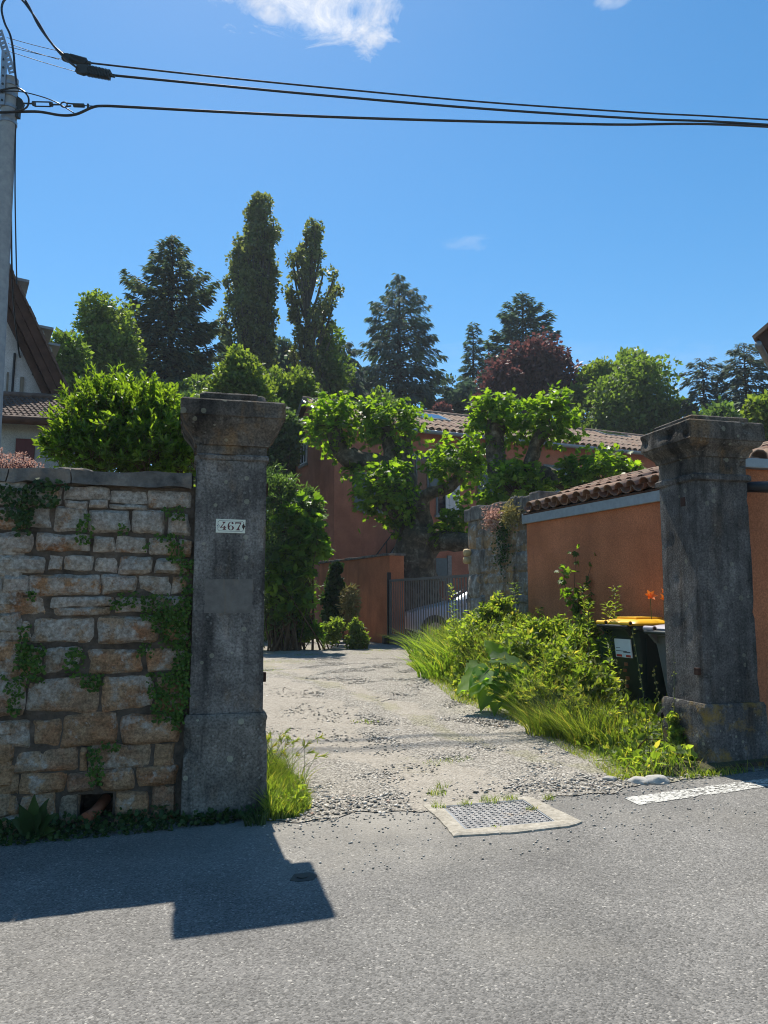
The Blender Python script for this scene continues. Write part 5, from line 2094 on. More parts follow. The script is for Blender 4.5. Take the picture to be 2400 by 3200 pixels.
def broadleaf(name, label, blobs, Y, mat, seed, leaf=.28, ncl=90, per=130, clr=.8, depth=1.0, trunk=None, bark='bark_dark', group='trees on the slope behind the house', cat='tree', wr=.75, jit=.18):
    """blobs: (x, y, r) circles in the photograph giving the crown's outline at depth Y"""
    rng = np.random.default_rng(seed)
    bl = [(P(x, y, Y), r_ * Y / FPX) for x, y, r_ in blobs]
    cx = float(np.mean([b[0][0] for b in bl]))
    g = gz(cx, Y) - .2
    base = np.array([cx if trunk is None else P(trunk, 1500, Y)[0], Y, g])
    t = thing(name, tuple(base), label, cat, group)
    L = Leaves()
    tot = sum(b[1] ** 2 for b in bl)
    tr = MB()
    zmid = float(np.mean([b[0][2] for b in bl]))
    H = zmid - g
    tr.tube(bez([base, base + Z * H * .4 + np.array([.1, 0, 0]), np.array([cx, Y, zmid])], 4), [.030 * (H + 4) * (1 - .75 * q) for q in np.linspace(0, 1, 9)], 8)
    for c, r_ in bl:
        m = max(6, int(ncl * r_ * r_ / tot))
        for k in range(m):
            d = norm(rng.normal(size=3))
            q = c + d * np.array([1, depth, 1]) * r_ * (.35 + .65 * rng.random() ** .6) * (1 - clr * .25) + rng.normal(size=3) * r_ * jit * .4
            rr = clr * (.6 + .7 * rng.random())
            clump_leaves(L, q, rr, int(per * (.6 + .6 * rng.random())), leaf, 'diamond', rng, wr=wr, up=.5)
            if k % 3 == 0:
                a = np.array([cx, Y, g + H * (.45 + .45 * rng.random())])
                tr.tube(bez([a, (a + q) / 2 - Z * .1 * np.linalg.norm(q - a), q], 3), [.05 + .012 * r_, .04, .035, .02], 5, cap=False)
    tr.build('trunk', MAT[bark], t, smooth_=True)
    L.build('crown', MAT[mat], t, kind='stuff')
    return t

def poplar(name, label, x, ytop, Y, ybot, prof, mat, seed, nbr=60, leaf=.20):
    rng = np.random.default_rng(seed)
    top, bot = P(x, ytop, Y), P(x, ybot, Y)
    g = gz(top[0], Y) - .3
    base = np.array([bot[0], Y, g])
    t = thing(name, tuple(base), label, 'tree', 'trees on the slope behind the house')
    H = top[2] - bot[2]
    s = Y / FPX
    tr = MB()
    qs = np.linspace(0, 1, 8)
    tr.tube([base + (np.array([top[0], Y, top[2] - .5]) - base) * q for q in qs], [.02 + .38 * (1 - q) for q in qs], 8)
    L = Leaves()
    pt = [q[0] for q in prof]
    for i in range(nbr):
        h = (i + rng.random()) / nbr
        az = rng.random() * 6.283
        dh = np.array([math.cos(az), math.sin(az), 0])
        # left and right half widths differ
        wl = np.interp(h, pt, [q[1] for q in prof]) * s
        wr_ = np.interp(h, pt, [q[2] for q in prof]) * s
        w = (wr_ if dh[0] > 0 else wl)
        w = w * abs(dh[0]) + (wl + wr_) / 2 * (1 - abs(dh[0]))
        w *= (.75 + .35 * rng.random())
        p1 = np.array([top[0], Y, bot[2] + H * h]) + dh * w
        rise = min(H * .26, 1.2 + 2.2 * w)
        p0 = np.array([top[0], Y, max(g + .5, p1[2] - rise * 1.15)])
        mid = p0 * .4 + p1 * .6 - dh * w * .02 - Z * rise * .12
        path = bez([p0, mid, p1, p1 + Z * .5 + dh * .06], 4)
        tr.tube(path, [.10 * (1 - .85 * q) + .012 for q in np.linspace(0, 1, len(path))], 5, cap=False)
        for k in range(3):
            q = path[min(len(path) - 1, int(len(path) * (.5 + .2 * k)))] + rng.normal(size=3) * .12
            clump_leaves(L, q, .20 + .22 * rng.random(), int(52 * (.4 + rng.random())), leaf, 'diamond', rng, up=.2, wr=.85, flat=1.5, shell=.2)
    tr.build('trunk', MAT['bark_poplar'], t)
    L.build('crown', MAT[mat], t, kind='stuff')

SL = 'trees on the slope behind the house'
conifer('spruce_tree', 'ragged dark spruce with yellowish branch tips beside the tallest poplar', 540, 742, 40, 178, 1250, 'spruce_needle', 21, nb=215,
        prof=[(0, .9), (.15, 1.0), (.35, .92), (.55, .72), (.68, .80), (.74, .48), (.86, .34), (.95, .17), (1, .03)], droop=.30, upturn=.34, spray=.50, dens=19, hang=.6)
poplar('poplar_tree', 'tallest columnar poplar with dense narrow crown', 805, 640, 46, 1230,
       [(0, 60, 60), (.08, 98, 62), (.3, 98, 60), (.5, 90, 52), (.65, 70, 52), (.78, 46, 56), (.9, 14, 50), (.96, 0, 38), (1, -14, 30)], 'poplar_leaf', 31, 175)
poplar('poplar_tree', 'slimmer open poplar with bare stems showing between its tufts', 968, 712, 46, 1230,
       [(0, 30, 45), (.2, 52, 55), (.4, 48, 80), (.6, 60, 78), (.72, 62, 76), (.8, 50, 30), (.92, 10, 34), (1, -12, 22)], 'poplar_leaf', 32, 62)
conifer('fir_tree', 'broad dark fir with visible trunk and sky gaps standing above the red house', 1247, 858, 58, 158, 1330, 'fir_needle', 23, nb=200,
        prof=[(0, .80), (.10, .86), (.28, 1.0), (.42, .92), (.60, .70), (.74, .62), (.84, .38), (.92, .2), (1, .03)], droop=.10, upturn=.0, spray=.62, dens=11, hang=.8, twig=.34)
conifer('narrow_fir_tree', 'slender dark fir between the broad fir and the copper beech', 1478, 1012, 60, 55, 1300, 'fir_needle', 24, nb=120,
        prof=[(0, 1.3), (.3, 1.0), (.5, .82), (.7, .55), (.82, .42), (.93, .38), (1, .2)], droop=.2, upturn=.1, spray=.5, dens=16, hang=.4)
conifer('spruce_tree', 'dense dark spruce rising behind the copper beech', 1632, 922, 62, 128, 1180, 'fir_needle', 25, nb=150,
        prof=[(0, 1.0), (.3, .92), (.5, .72), (.7, .60), (.85, .34), (1, .04)], droop=.18, upturn=.25, spray=.62, dens=13, hang=.3)
broadleaf('copper_beech_tree', 'purple leaved copper beech below the dense spruce', [(1600, 1190, 95), (1690, 1150, 90), (1650, 1110, 55), (1735, 1210, 80), (1560, 1235, 60), (1520, 1260, 45), (1780, 1260, 45)], 52, 'copper_leaf', 41, leaf=.30, ncl=130, per=120, clr=.85)
broadleaf('copper_beech_tree', 'small purple tree top peeping over the house ridge', [(1380, 1300, 26), (1352, 1312, 16)], 50, 'copper_leaf', 42, leaf=.26, ncl=16, per=90, clr=.5)
broadleaf('broadleaf_tree', 'large round green tree behind the house roof', [(1980, 1230, 125), (1900, 1280, 90), (2080, 1290, 85), (2020, 1180, 60), (1880, 1360, 80), (2060, 1360, 80), (1965, 1340, 100)], 46, 'green_leaf', 43, leaf=.26, ncl=150, per=130, clr=.85)
broadleaf('broadleaf_tree', 'bright lime green tree rising left of the large round tree', [(1855, 1180, 42), (1840, 1240, 45), (1915, 1190, 40), (1975, 1150, 45), (2020, 1160, 30)], 50, 'lime_leaf', 44, leaf=.28, ncl=80, per=110, clr=.75)
conifer('cedar_tree', 'smaller blue grey cedar with flat drooping tiers above the pillar', 2195, 1128, 44, 75, 1330, 'cedar_needle', 26, nb=70,
        prof=[(0, 1.0), (.25, .95), (.45, .8), (.62, .6), (.78, .95), (.9, .75), (1, .35)], droop=.34, upturn=-.12, spray=.40, dens=24, hang=.45, twig=.25)
conifer('cedar_tree', 'larger blue grey cedar with flat drooping tiers beside the neighbour eave', 2325, 1085, 42, 110, 1330, 'cedar_needle', 27, nb=85,
        prof=[(0, 1.1), (.2, 1.0), (.4, .85), (.55, .72), (.72, .80), (.86, .62), (.94, .5), (1, .25)], droop=.30, upturn=-.10, spray=.42, dens=24, hang=.45, twig=.25)
broadleaf('broadleaf_tree', 'yellow green tree just visible between the dark pillar top and the cedar', [(2385, 1285, 42), (2420, 1310, 60)], 30, 'lime_leaf', 45, leaf=.22, ncl=30, per=110, clr=.5)
broadleaf('broadleaf_tree', 'light green tree between the white house and the ragged spruce', [(330, 1120, 95), (300, 1040, 60), (350, 1000, 45), (262, 1140, 60), (385, 1090, 65), (340, 1200, 90), (300, 960, 22)], 34, 'lime_leaf', 46, leaf=.20, ncl=120, per=130, clr=.6)
broadleaf('broadleaf_tree', 'green tree beside the dormers of the white house', [(200, 1120, 50), (222, 1160, 55), (212, 1080, 28), (240, 1210, 55)], 30, 'green_leaf', 47, leaf=.20, ncl=50, per=120, clr=.5)
conifer('cedar_tree', 'umbrella shaped cedar beside the slimmer poplar', 1060, 1078, 50, 85, 1250, 'cedar_needle', 28, nb=90,
        prof=[(0, .9), (.4, 1.0), (.7, 1.0), (.85, .9), (1, .6)], droop=.55, upturn=-.1, spray=.5, dens=20, hang=.9, twig=.3)
broadleaf('broadleaf_tree', 'dark green tree standing at the foot of the slimmer poplar', [(1020, 1130, 55), (1030, 1075, 34), (1005, 1200, 60), (1050, 1180, 50)], 47, 'green_leaf', 48, leaf=.25, ncl=60, per=110, clr=.7)
broadleaf('broadleaf_tree', 'blue green conifer like tree between the two poplars', [(880, 1120, 48), (900, 1180, 60), (850, 1160, 45)], 52, 'fir_needle', 49, leaf=.32, ncl=50, per=110, clr=.8)
broadleaf('broadleaf_tree', 'loose light green shrub tree above the numbered pillar', [(760, 1190, 55), (720, 1215, 60), (800, 1230, 60), (690, 1260, 60), (735, 1140, 26)], 26, 'lime_leaf', 50, leaf=.16, ncl=80, per=130, clr=.42)
broadleaf('broadleaf_tree', 'olive green tree between the numbered pillar and the red gable', [(880, 1270, 60), (900, 1220, 45), (850, 1240, 60), (920, 1310, 50), (930, 1200, 40), (960, 1235, 40)], 30, 'lime_leaf', 51, leaf=.18, ncl=80, per=130, clr=.45)
broadleaf('broadleaf_tree', 'dark shadowed tree beside the red gable wall', [(850, 1340, 60), (880, 1400, 60), (840, 1430, 60), (900, 1330, 40), (830, 1500, 60)], 27, 'bamboo_leaf', 52, leaf=.17, ncl=90, per=130, clr=.45)
for i, (x, y, r_, Y, m_, lab) in enumerate([(1460, 1250, 55, 56, 'fir_needle', 'dark bushy conifer under the slender fir'), (1100, 1240, 60, 56, 'fir_needle', 'dark bushy conifer under the broad fir'),
                                      (610, 1240, 70, 34, 'green_leaf', 'green undergrowth tree under the tallest poplar'), (460, 1250, 80, 34, 'bamboo_leaf', 'dark undergrowth tree under the ragged spruce'),
                                      (2240, 1330, 60, 40, 'bamboo_leaf', 'dark bushy tree below the two cedars'), (1190, 1290, 50, 50, 'green_leaf', 'green bushy tree behind the house ridge'),
                                      (1780, 1340, 50, 48, 'bamboo_leaf', 'dark bushy tree under the copper beech'), (560, 1300, 90, 30, 'bamboo_leaf', 'dark thicket tree behind the laurel bush')]):
    broadleaf('bushy_tree', lab, [(x, y, r_), (x + r_ * .7, y + r_ * .5, r_ * .8), (x - r_ * .7, y + r_ * .5, r_ * .8), (x, y + r_, r_)], Y, m_, 60 + i, leaf=.24 * Y / 45 + .05, ncl=60, per=110, clr=.016 * Y)

# ------------------------------------------------------------------ pollarded plane trees
def plane_tree(label, trunk_path, radii, limbs, knobs, seed, Y):
    rng = np.random.default_rng(seed)
    tp = [P(x, y, Yk) for x, y, Yk in trunk_path]
    g = gz(tp[0][0], tp[0][1]) - .1
    base = np.array([tp[0][0], tp[0][1], g])
    t = thing('plane_tree', tuple(base), label, 'tree', 'pollarded plane trees in the courtyard')
    path = bez([base] + tp[1:], 5)
    rr = np.interp(np.linspace(0, 1, len(path)), np.linspace(0, 1, len(radii)), radii)
    MB().tube(path, rr, 14, wob=.35).build('trunk', MAT['plane_bark'], t, smooth_=True)
    for pts, r0, r1 in limbs:
        q = bez([P(x, y, Yk) for x, y, Yk in pts], 6)
        MB().tube(q, [r0 + (r1 - r0) * k for k in np.linspace(0, 1, len(q))], 10, wob=.45).build('limb', MAT['plane_bark'], t, smooth_=True)
    for (x, y, r_, Yk, n) in knobs:
        c = P(x, y, Yk)
        R_ = r_ * Yk / FPX
        L = Leaves()
        # shoots spread up and out from the fist, leaves along them
        ns = int(n / 6.2)
        kc = c - Z * R_ * .35
        st = MB()
        for i in range(ns):
            d = norm(rng.normal(size=3) + np.array([0, 0, .55]))
            ln = R_ * (.75 + .45 * rng.random()) * (1.12 if d[2] > .5 else .95)
            m = 11
            ts = .35 + .68 * np.sqrt(rng.random(m))
            pos = kc + d * (ln * ts)[:, None] + rng.normal(size=(m, 3)) * .075
            pos[:, 2] -= .10 * ln * ts ** 2
            dd = d * .6 + rng.normal(size=(m, 3)) * .6 - Z * .35
            nn = d * .5 + rng.normal(size=(m, 3)) * .45 + Z * .75
            sz = .155 * (.65 + .6 * rng.random(m)) * (1.1 - .25 * ts)
            L.add('lobed', pos, dd, nn, sz, sz * 1.05)
            if i % 4 == 0:
                st.tube([kc, kc + d * ln * .9], [.012, .004], 4, cap=False)
        cr = L.build('leaf_head', MAT['plane_leaf'], t, kind='stuff')
        st.build('shoots', MAT['stem_brown'], cr)['kind'] = 'stuff'
    return t

plane_tree('stout pollarded plane tree behind the gate with its thick trunk forking low',
           [(1310, 2000, 21.2), (1305, 1850, 21.2), (1302, 1760, 21.2), (1308, 1690, 21.2), (1312, 1650, 21.2)], [.74, .62, .56, .60, .66, .50], [
    ([(1285, 1700, 21.1), (1262, 1630, 20.9), (1225, 1600, 20.6), (1200, 1580, 20.4)], .20, .12),
    ([(1330, 1680, 21.2), (1326, 1640, 21.2), (1318, 1570, 21.1), (1345, 1540, 21.0), (1400, 1525, 20.9), (1440, 1490, 20.8)], .22, .15),
    ([(1290, 1680, 21.3), (1240, 1600, 21.6), (1215, 1500, 21.8), (1200, 1460, 21.8), (1150, 1442, 21.7), (1085, 1428, 21.6), (1055, 1385, 21.5), (1040, 1335, 21.5)], .34, .22),
    ([(1215, 1490, 21.8), (1222, 1440, 21.9), (1215, 1390, 22.0), (1212, 1335, 22.0)], .24, .2),
    ([(1345, 1700, 21.1), (1400, 1690, 20.6), (1450, 1695, 20.2), (1520, 1690, 19.6), (1570, 1640, 19.4)], .30, .2),
    ([(1310, 1660, 21.2), (1290, 1560, 21.5), (1265, 1440, 21.9), (1262, 1370, 22.0)], .26, .2)],
    [(1042, 1300, 98, 21.5, 560), (1228, 1305, 104, 22.0, 620), (1150, 1270, 45, 22.1, 110), (1205, 1508, 104, 20.4, 640), (1245, 1605, 48, 20.9, 120), (1050, 1410, 40, 21.6, 50), (1110, 1470, 40, 21.7, 50),
     (1432, 1430, 106, 20.8, 600), (1400, 1640, 55, 20.6, 150), (1450, 1600, 42, 20.4, 80)], 71, 21)
plane_tree('second pollarded plane tree behind the orange shed with leaning limbs',
           [(1660, 2000, 20.0), (1660, 1800, 20.0), (1655, 1650, 20.0), (1650, 1560, 20.0)], [.5, .45, .42, .42, .36], [
    ([(1655, 1600, 20.0), (1600, 1540, 19.8), (1560, 1480, 19.8), (1548, 1380, 19.9), (1545, 1320, 20.0)], .24, .26),
    ([(1655, 1580, 20.0), (1652, 1470, 19.7), (1672, 1400, 19.6), (1695, 1355, 19.5), (1712, 1320, 19.5)], .17, .17),
    ([(1665, 1590, 20.0), (1690, 1480, 19.9), (1760, 1510, 19.5), (1820, 1535, 19.2), (1880, 1500, 19.0)], .22, .16)],
    [(1545, 1292, 92, 20.0, 520), (1715, 1290, 98, 19.5, 580), (1600, 1503, 100, 19.4, 580), (1882, 1468, 90, 19.0, 480), (1800, 1470, 58, 19.3, 180), (1690, 1530, 55, 19.6, 130), (1530, 1565, 45, 19.3, 80), (1960, 1468, 45, 19.0, 100)], 72, 20)

# ------------------------------------------------------------------ laurel bush behind the wall
def laurel():
    rng = np.random.default_rng(81)
    Y = 7.6
    base = np.array([P(370, 1480, Y)[0], Y, gz(-2.5, Y) - .05])
    t = thing('laurel_bush', tuple(base), 'glossy green laurel bush with bright upright shoots behind the rubble wall', 'bush')
    blobs = [(390, 1340, 150, 0), (300, 1330, 130, .1), (500, 1330, 110, 0), (240, 1390, 90, -.1), (520, 1400, 90, -.1), (360, 1270, 95, .15), (460, 1265, 80, .2), (200, 1410, 70, 0), (570, 1350, 62, 0), (330, 1440, 120, -.2), (450, 1450, 110, -.2), (560, 1450, 70, -.1)]
    L = Leaves()
    st = MB()
    for x, y, r_, dy in blobs:
        c = P(x, y, Y + dy)
        R_ = r_ * Y / FPX
        ns = int(95 * (r_ / 100) ** 2) + 12
        for i in range(ns):
            d = norm(rng.normal(size=3) * np.array([1, .9, 1]) + np.array([0, 0, .25]))
            root = c + d * R_ * (.30 + .5 * rng.random())
            ax = norm(d * .75 + np.array([0, 0, .70]) + rng.normal(size=3) * .34)
            ln = (R_ * (.20 + .28 * rng.random()) + .05) * (1.7 if rng.random() < .07 else 1)
            m = 15
            ts = np.linspace(.1, 1, m)
            ph = np.arange(m) * 2.4 + rng.random() * 6
            a = norm(np.cross(ax, [.3, .9, .1]))
            b = np.cross(ax, a)
            rad = a * np.cos(ph)[:, None] + b * np.sin(ph)[:, None]
            pos = root + ax * (ln * ts)[:, None]
            spread = 1.15 - .75 * ts
            dd = rad * spread[:, None] + ax * (.45 + .5 * ts)[:, None] + rng.normal(size=(m, 3)) * .28
            nn = ax * 1.0 - rad * .5 + rng.normal(size=(m, 3)) * .5
            sz = .070 * (.7 + .5 * rng.random(m))
            topness = np.clip((c[2] + d[2] * R_ - (base[2] + 1.9)) / 1.0, 0, 1)
            L.add('lance', pos, dd, nn, sz, sz * .38, rnd=np.clip(rng.random(m) * .75 + .25 * ts * rng.random(), 0, 1))
            st.tube([root - ax * ln * .6, root + ax * ln], [.004, .002], 4, cap=False)
    for k in range(14):
        x, y, r_, dy = blobs[k % len(blobs)]
        q = P(x, y, Y + dy)
        st.tube(bez([base + rng.normal(size=3) * np.array([.15, .1, 0]), (base + q) / 2 + rng.normal(size=3) * .12, q], 4), [.03 * (1 - .7 * s_) for s_ in np.linspace(0, 1, 9)], 6, cap=False)
    st.build('stems', MAT['stem_brown'], t)['kind'] = 'stuff'
    L.build('foliage', MAT['laurel_leaf'], t, kind='stuff')
laurel()

# ------------------------------------------------------------------ shrubs along the lane, left of the wing wall
def shrub(name, label, blobs, Y, mat, seed, leaf, shape, per, cat='shrub', wr=.5, up=.4, stems=10, group=None, clr=.28, stemmat='stem_brown', ncl=1.0, strays=0):
    rng = np.random.default_rng(seed)
    bl = [(P(x, y, Y + dy), r_ * Y / FPX) for x, y, r_, dy in blobs]
    cx = float(np.mean([b[0][0] for b in bl]))
    base = np.array([cx, Y, gz(cx, Y) - .02])
    t = thing(name, tuple(base), label, cat, group)
    L = Leaves()
    st = MB()
    for c, r_ in bl:
        for k in range(max(4, int(18 * ncl))):
            d = norm(rng.normal(size=3))
            q = c + d * r_ * (.25 + .72 * rng.random() ** .6)
            clump_leaves(L, q, r_ * clr * (.6 + .7 * rng.random()), int(per * (.5 + rng.random())), leaf, shape, rng, up=up, wr=wr, shell=.1)
    for k in range(stems):
        c, r_ = bl[k % len(bl)]
        q = c + rng.normal(size=3) * r_ * .4
        p0 = base + rng.normal(size=3) * np.array([.25, .15, 0])
        st.tube(bez([p0, (p0 + q) / 2 + rng.normal(size=3) * .1, q], 4), [(.028 * (1 - .75 * s_) + .004) * min(1, r_ / .40) for s_ in np.linspace(0, 1, 9)], 5, cap=False)
    for k in range(strays):
        c, r_ = bl[int(rng.integers(len(bl)))]
        d = norm(rng.normal(size=3) * np.array([1, .6, .5]) + np.array([0, 0, .75]))
        p0 = c + d * r_ * .5
        q = c + d * r_ * (1.35 + .6 * rng.random())
        path = np.array(bez([p0, (p0 + q) / 2 + Z * .08 * r_, q - Z * .25 * r_], 5))
        st.tube(list(path), np.linspace(.006, .002, len(path)), 4, cap=False)
        m = 16
        kk = rng.integers(2, len(path), m)
        pos = path[kk] + rng.normal(size=(m, 3)) * .02
        sz = leaf * (.6 + .5 * rng.random(m))
        L.add(shape, pos, rng.normal(size=(m, 3)) * .7 + d - Z * .4, rng.normal(size=(m, 3)) * .5 + Z, sz, sz * wr)
    st.build('stems', MAT[stemmat], t)['kind'] = 'stuff'
    L.build('foliage', MAT[mat], t, kind='stuff')
    return t

shrub('bamboo_thicket', 'tall fine leaved bamboo like thicket against the back of the numbered pillar', [(850, 1550, 70, .3), (885, 1610, 70, .2), (840, 1680, 80, 0), (880, 1730, 60, 0), (850, 1790, 70, -.1), (930, 1560, 45, .4), (835, 1505, 40, .6), (880, 1530, 40, .3), (840, 1880, 70, .2), (900, 1840, 70, .2), (960, 1560, 28, .5), (985, 1600, 22, .5), (835, 1945, 60, .2), (890, 1925, 60, .2), (920, 1890, 50, .3), (910, 1780, 45, .4), (935, 1800, 36, .5), (940, 1850, 36, .5)],
      16.5, 'bamboo_leaf', 91, .15, 'lance', 24, wr=.22, up=.2, stems=34, clr=.42, strays=40)
shrub('maple_sapling', 'young maple with big bright lobed leaves leaning over the lane', [(935, 1590, 50, -.2), (960, 1640, 55, -.2), (930, 1690, 50, -.3), (985, 1680, 34, -.2), (1005, 1715, 22, -.2), (930, 1750, 48, -.3), (890, 1760, 34, -.5), (880, 1830, 34, -.6), (935, 1820, 44, -.3), (970, 1700, 40, 0), (905, 1620, 30, -.3), (920, 1870, 45, -.4), (950, 1890, 38, -.2), (870, 1900, 30, -.4), (960, 1760, 26, -.1)],
      16.8, 'maple_leaf', 92, .17, 'lobed', 4, wr=1.1, up=.8, stems=9, clr=.7, strays=12)
shrub('lane_shrub', 'dark leafy shrub at the foot of the maple sapling', [(925, 1900, 44, 0), (905, 1950, 42, 0), (950, 1950, 34, -.1), (935, 1860, 38, .1), (985, 1978, 22, -.3), (860, 1960, 40, .1), (900, 1975, 32, -.1), (950, 1975, 30, -.2)], 17.0, 'maple_leaf', 93, .12, 'lance', 22, wr=.45, stems=10, strays=14)
shrub('climbing_ivy', 'dark upright ivy column climbing the orange wing wall', [(1045, 1820, 22, .0), (1040, 1870, 26, 0), (1050, 1780, 14, .0), (1035, 1920, 30, 0), (1048, 1840, 22, 0)], 20.2, 'ivy_leaf', 94, .10, 'round', 60, wr=.9, stems=4, clr=.6)
shrub('tall_weed', 'tall brownish weed with drooping leaves in front of the orange wing wall', [(1095, 1860, 24, 0), (1090, 1900, 26, 0), (1098, 1940, 24, 0), (1085, 1880, 18, 0)], 17.8, 'dry_grass', 95, .13, 'lance', 14, wr=.25, up=-.3, stems=5, clr=.6)
shrub('yellowing_bush', 'small yellow green bush at the foot of the orange wing wall', [(1112, 1960, 20, 0), (1120, 1990, 26, 0), (1110, 2010, 24, 0), (1030, 1985, 34, .1), (1045, 1965, 26, .1), (1130, 2005, 18, .1)], 17.0, 'lime_leaf', 96, .085, 'lance', 30, wr=.5, stems=6, clr=.5)

shrub('garden_hedge', 'dark hedge mass in deep shade between the numbered pillar and the lane shrubs',
      [(840, 1650, 90, 0), (850, 1760, 95, 0), (860, 1870, 95, 0), (770, 1700, 110, 0), (760, 1830, 120, 0), (660, 1720, 120, .3), (650, 1850, 120, .3), (540, 1730, 125, .5), (530, 1860, 125, .5), (420, 1740, 125, .7), (410, 1860, 125, .7), (840, 1930, 60, -.2), (740, 1930, 70, 0)],
      20.5, 'bamboo_leaf', 97, .15, 'lance', 60, cat='hedge', wr=.4, stems=26, clr=.36, strays=20)

# ------------------------------------------------------------------ verge on the right of the drive
gb = gpix(1998, 2240)
gb[2] = gz(gb[0], gb[1])
gb2 = W(4.27, 1.08)
gb2[2] = gz(gb2[0], gb2[1])
def in_bin(x, y):
    r_ = np.zeros(np.shape(x), bool)
    for c, a in ((gb, SA + R(6)), (gb2, SA + R(4))):
        da = (x - c[0]) * math.cos(a) + (y - c[1]) * math.sin(a)
        db = -(x - c[0]) * math.sin(a) + (y - c[1]) * math.cos(a)
        r_ |= (da > -.06) & (da < .80) & (db > -.06) & (db < .64)
    return r_

def sv(p):
    return float(np.dot(p - O, U)), float(np.dot(p - O, V))

EDGE = [sv(gpix(x, y)) for x, y in ((2215, 2425), (2060, 2455), (1960, 2440), (1850, 2375), (1740, 2320), (1640, 2262), (1560, 2232), (1440, 2190), (1340, 2115), (1285, 2075))]
EV = [e[1] for e in EDGE]
ES = [e[0] for e in EDGE]
_o = np.argsort(EV)
EV = np.array(EV)[_o]
ES = np.array(ES)[_o]
def vedge(v):
    return np.interp(v, EV, ES)
def shed_s(v):
    """s of the shed wall face at v"""
    a, b = sv(E0), sv(E1)
    return a[0] + (b[0] - a[0]) * (v - a[1]) / (b[1] - a[1])
VMAX = float(EV.max())
BURD = [sv(gpix(1545, 2225)) + (.50,), sv(gpix(1880, 2190)) + (.30,)]

def mound(s, v):
    """height of the weeds above the ground"""
    d = s - vedge(v)
    w = np.maximum(.3, shed_s(v) - vedge(v))
    h = smooth(0, .75, d) * (.36 + .50 * smooth(1.4, 3.4, v))
    h = h * (.75 + .25 * vnoise(s, v, 2.3, 4.4, 3)) + .05
    for bs, bv, br in BURD:
        h = h * (1 - .85 * np.exp(-((s - bs) ** 2 + (v - bv) ** 2) / br ** 2))
    # lower in front of and around the bins
    h = h * (1 - .55 * smooth(3.2, 3.8, s) * (1 - smooth(2.2, 3.0, v)))
    return h

def scatter(n, vmin=-.1, vmax=None, inset=0.0, power=1.0):
    vmax = vmax or VMAX
    v = vmin + (vmax - vmin) * RNG.random(n) ** power
    e = vedge(v) + inset
    w = shed_s(v) - .03 - e
    s = e + w * RNG.random(n)
    # keep clear of the bins and the pillar
    ok = ~((s > 3.55) & (v < .75) & (v > -.06)) & (w > 0)
    ok &= ~in_bin(O[0] + U[0] * s + V[0] * v, O[1] + U[1] * s + V[1] * v)
    return s[ok], v[ok]

def sv_pts(s, v, dz=0.0):
    x = O[0] + U[0] * s + V[0] * v
    y = O[1] + U[1] * s + V[1] * v
    return np.stack([x, y, gh(x, y) + dz], -1)

def verge():
    # ground under the weeds
    vs_ = np.linspace(-.05, VMAX + .3, 60)
    rows = []
    b = MB()
    for v in vs_:
        e, w = float(vedge(v)) + .06, float(shed_s(v))
        w = max(w, e + .1)
        rows.append([G(e + (w - e) * k / 8, v, .012 + .05 * smooth(0, .4, (w - e) * k / 8)) for k in range(9)])
    for i in range(len(rows) - 1):
        for k in range(8):
            b.quad(rows[i][k], rows[i][k + 1], rows[i + 1][k + 1], rows[i + 1][k])
    o = b.build('verge', MAT['soil'], loc=tuple(G(2.5, 2)), smooth_=True)
    o['kind'] = 'structure'
    # grass
    L = Leaves()
    s, v = scatter(15000, power=1.1)
    n = len(s)
    hh = mound(s, v) * (.5 + .85 * RNG.random(n)) + .03
    a = RNG.random(n) * 6.28
    lean = np.stack([np.cos(a), np.sin(a), np.zeros(n)], -1) * (.2 + .5 * RNG.random(n))[:, None]
    lean[:, 0] -= .12
    L.blades(sv_pts(s, v), hh, .006 + .006 * RNG.random(n), lean)
    # short yellowish turf along the edge
    m = 9000
    v2 = -.12 + VMAX * RNG.random(m) ** 1.2
    s2 = vedge(v2) - .10 + .42 * RNG.random(m) ** 1.3
    a = RNG.random(m) * 6.28
    L.blades(sv_pts(s2, v2), .03 + .07 * RNG.random(m), .004 + .003 * RNG.random(m), np.stack([np.cos(a), np.sin(a), np.zeros(m)], -1) * .6, rnd=.5 + .5 * RNG.random(m), seg=2)
    o = L.build('verge_grass', MAT['grass_blade'], loc=tuple(G(2.6, 2)), kind='stuff')
    tag(o, 'sunlit tangled grass on the verge between the drive and the shed', 'grass')
    # leafy undergrowth
    L = Leaves()
    s, v = scatter(21000, vmin=.05, inset=.08)
    n = len(s)
    z = mound(s, v) * (.15 + .85 * RNG.random(n) ** .7)
    d = rdir(n, .5)
    sz = .03 + .075 * RNG.random(n) ** 1.6
    L.add('lance', sv_pts(s, v) + Z * z[:, None], d, rdir(n, 1.2), sz, sz * (.25 + .42 * RNG.random(n)))
    o = L.build('weed_undergrowth', MAT['weed_leaf'], loc=tuple(G(2.6, 2.5)), kind='stuff')
    tag(o, 'dense leafy weeds filling the verge under the taller plants', 'weeds')
    # dead straw
    L = Leaves()
    s, v = scatter(2600, vmin=.3)
    n = len(s)
    a = RNG.random(n) * 6.28
    L.blades(sv_pts(s, v), mound(s, v) * (.7 + .6 * RNG.random(n)), .004, np.stack([np.cos(a), np.sin(a), np.zeros(n)], -1) * (.3 + .5 * RNG.random(n))[:, None])
    o = L.build('dry_straw', MAT['dry_grass'], loc=tuple(G(2.6, 2.4)), kind='stuff')
    tag(o, 'pale dry straw among the verge weeds', 'straw')
verge()

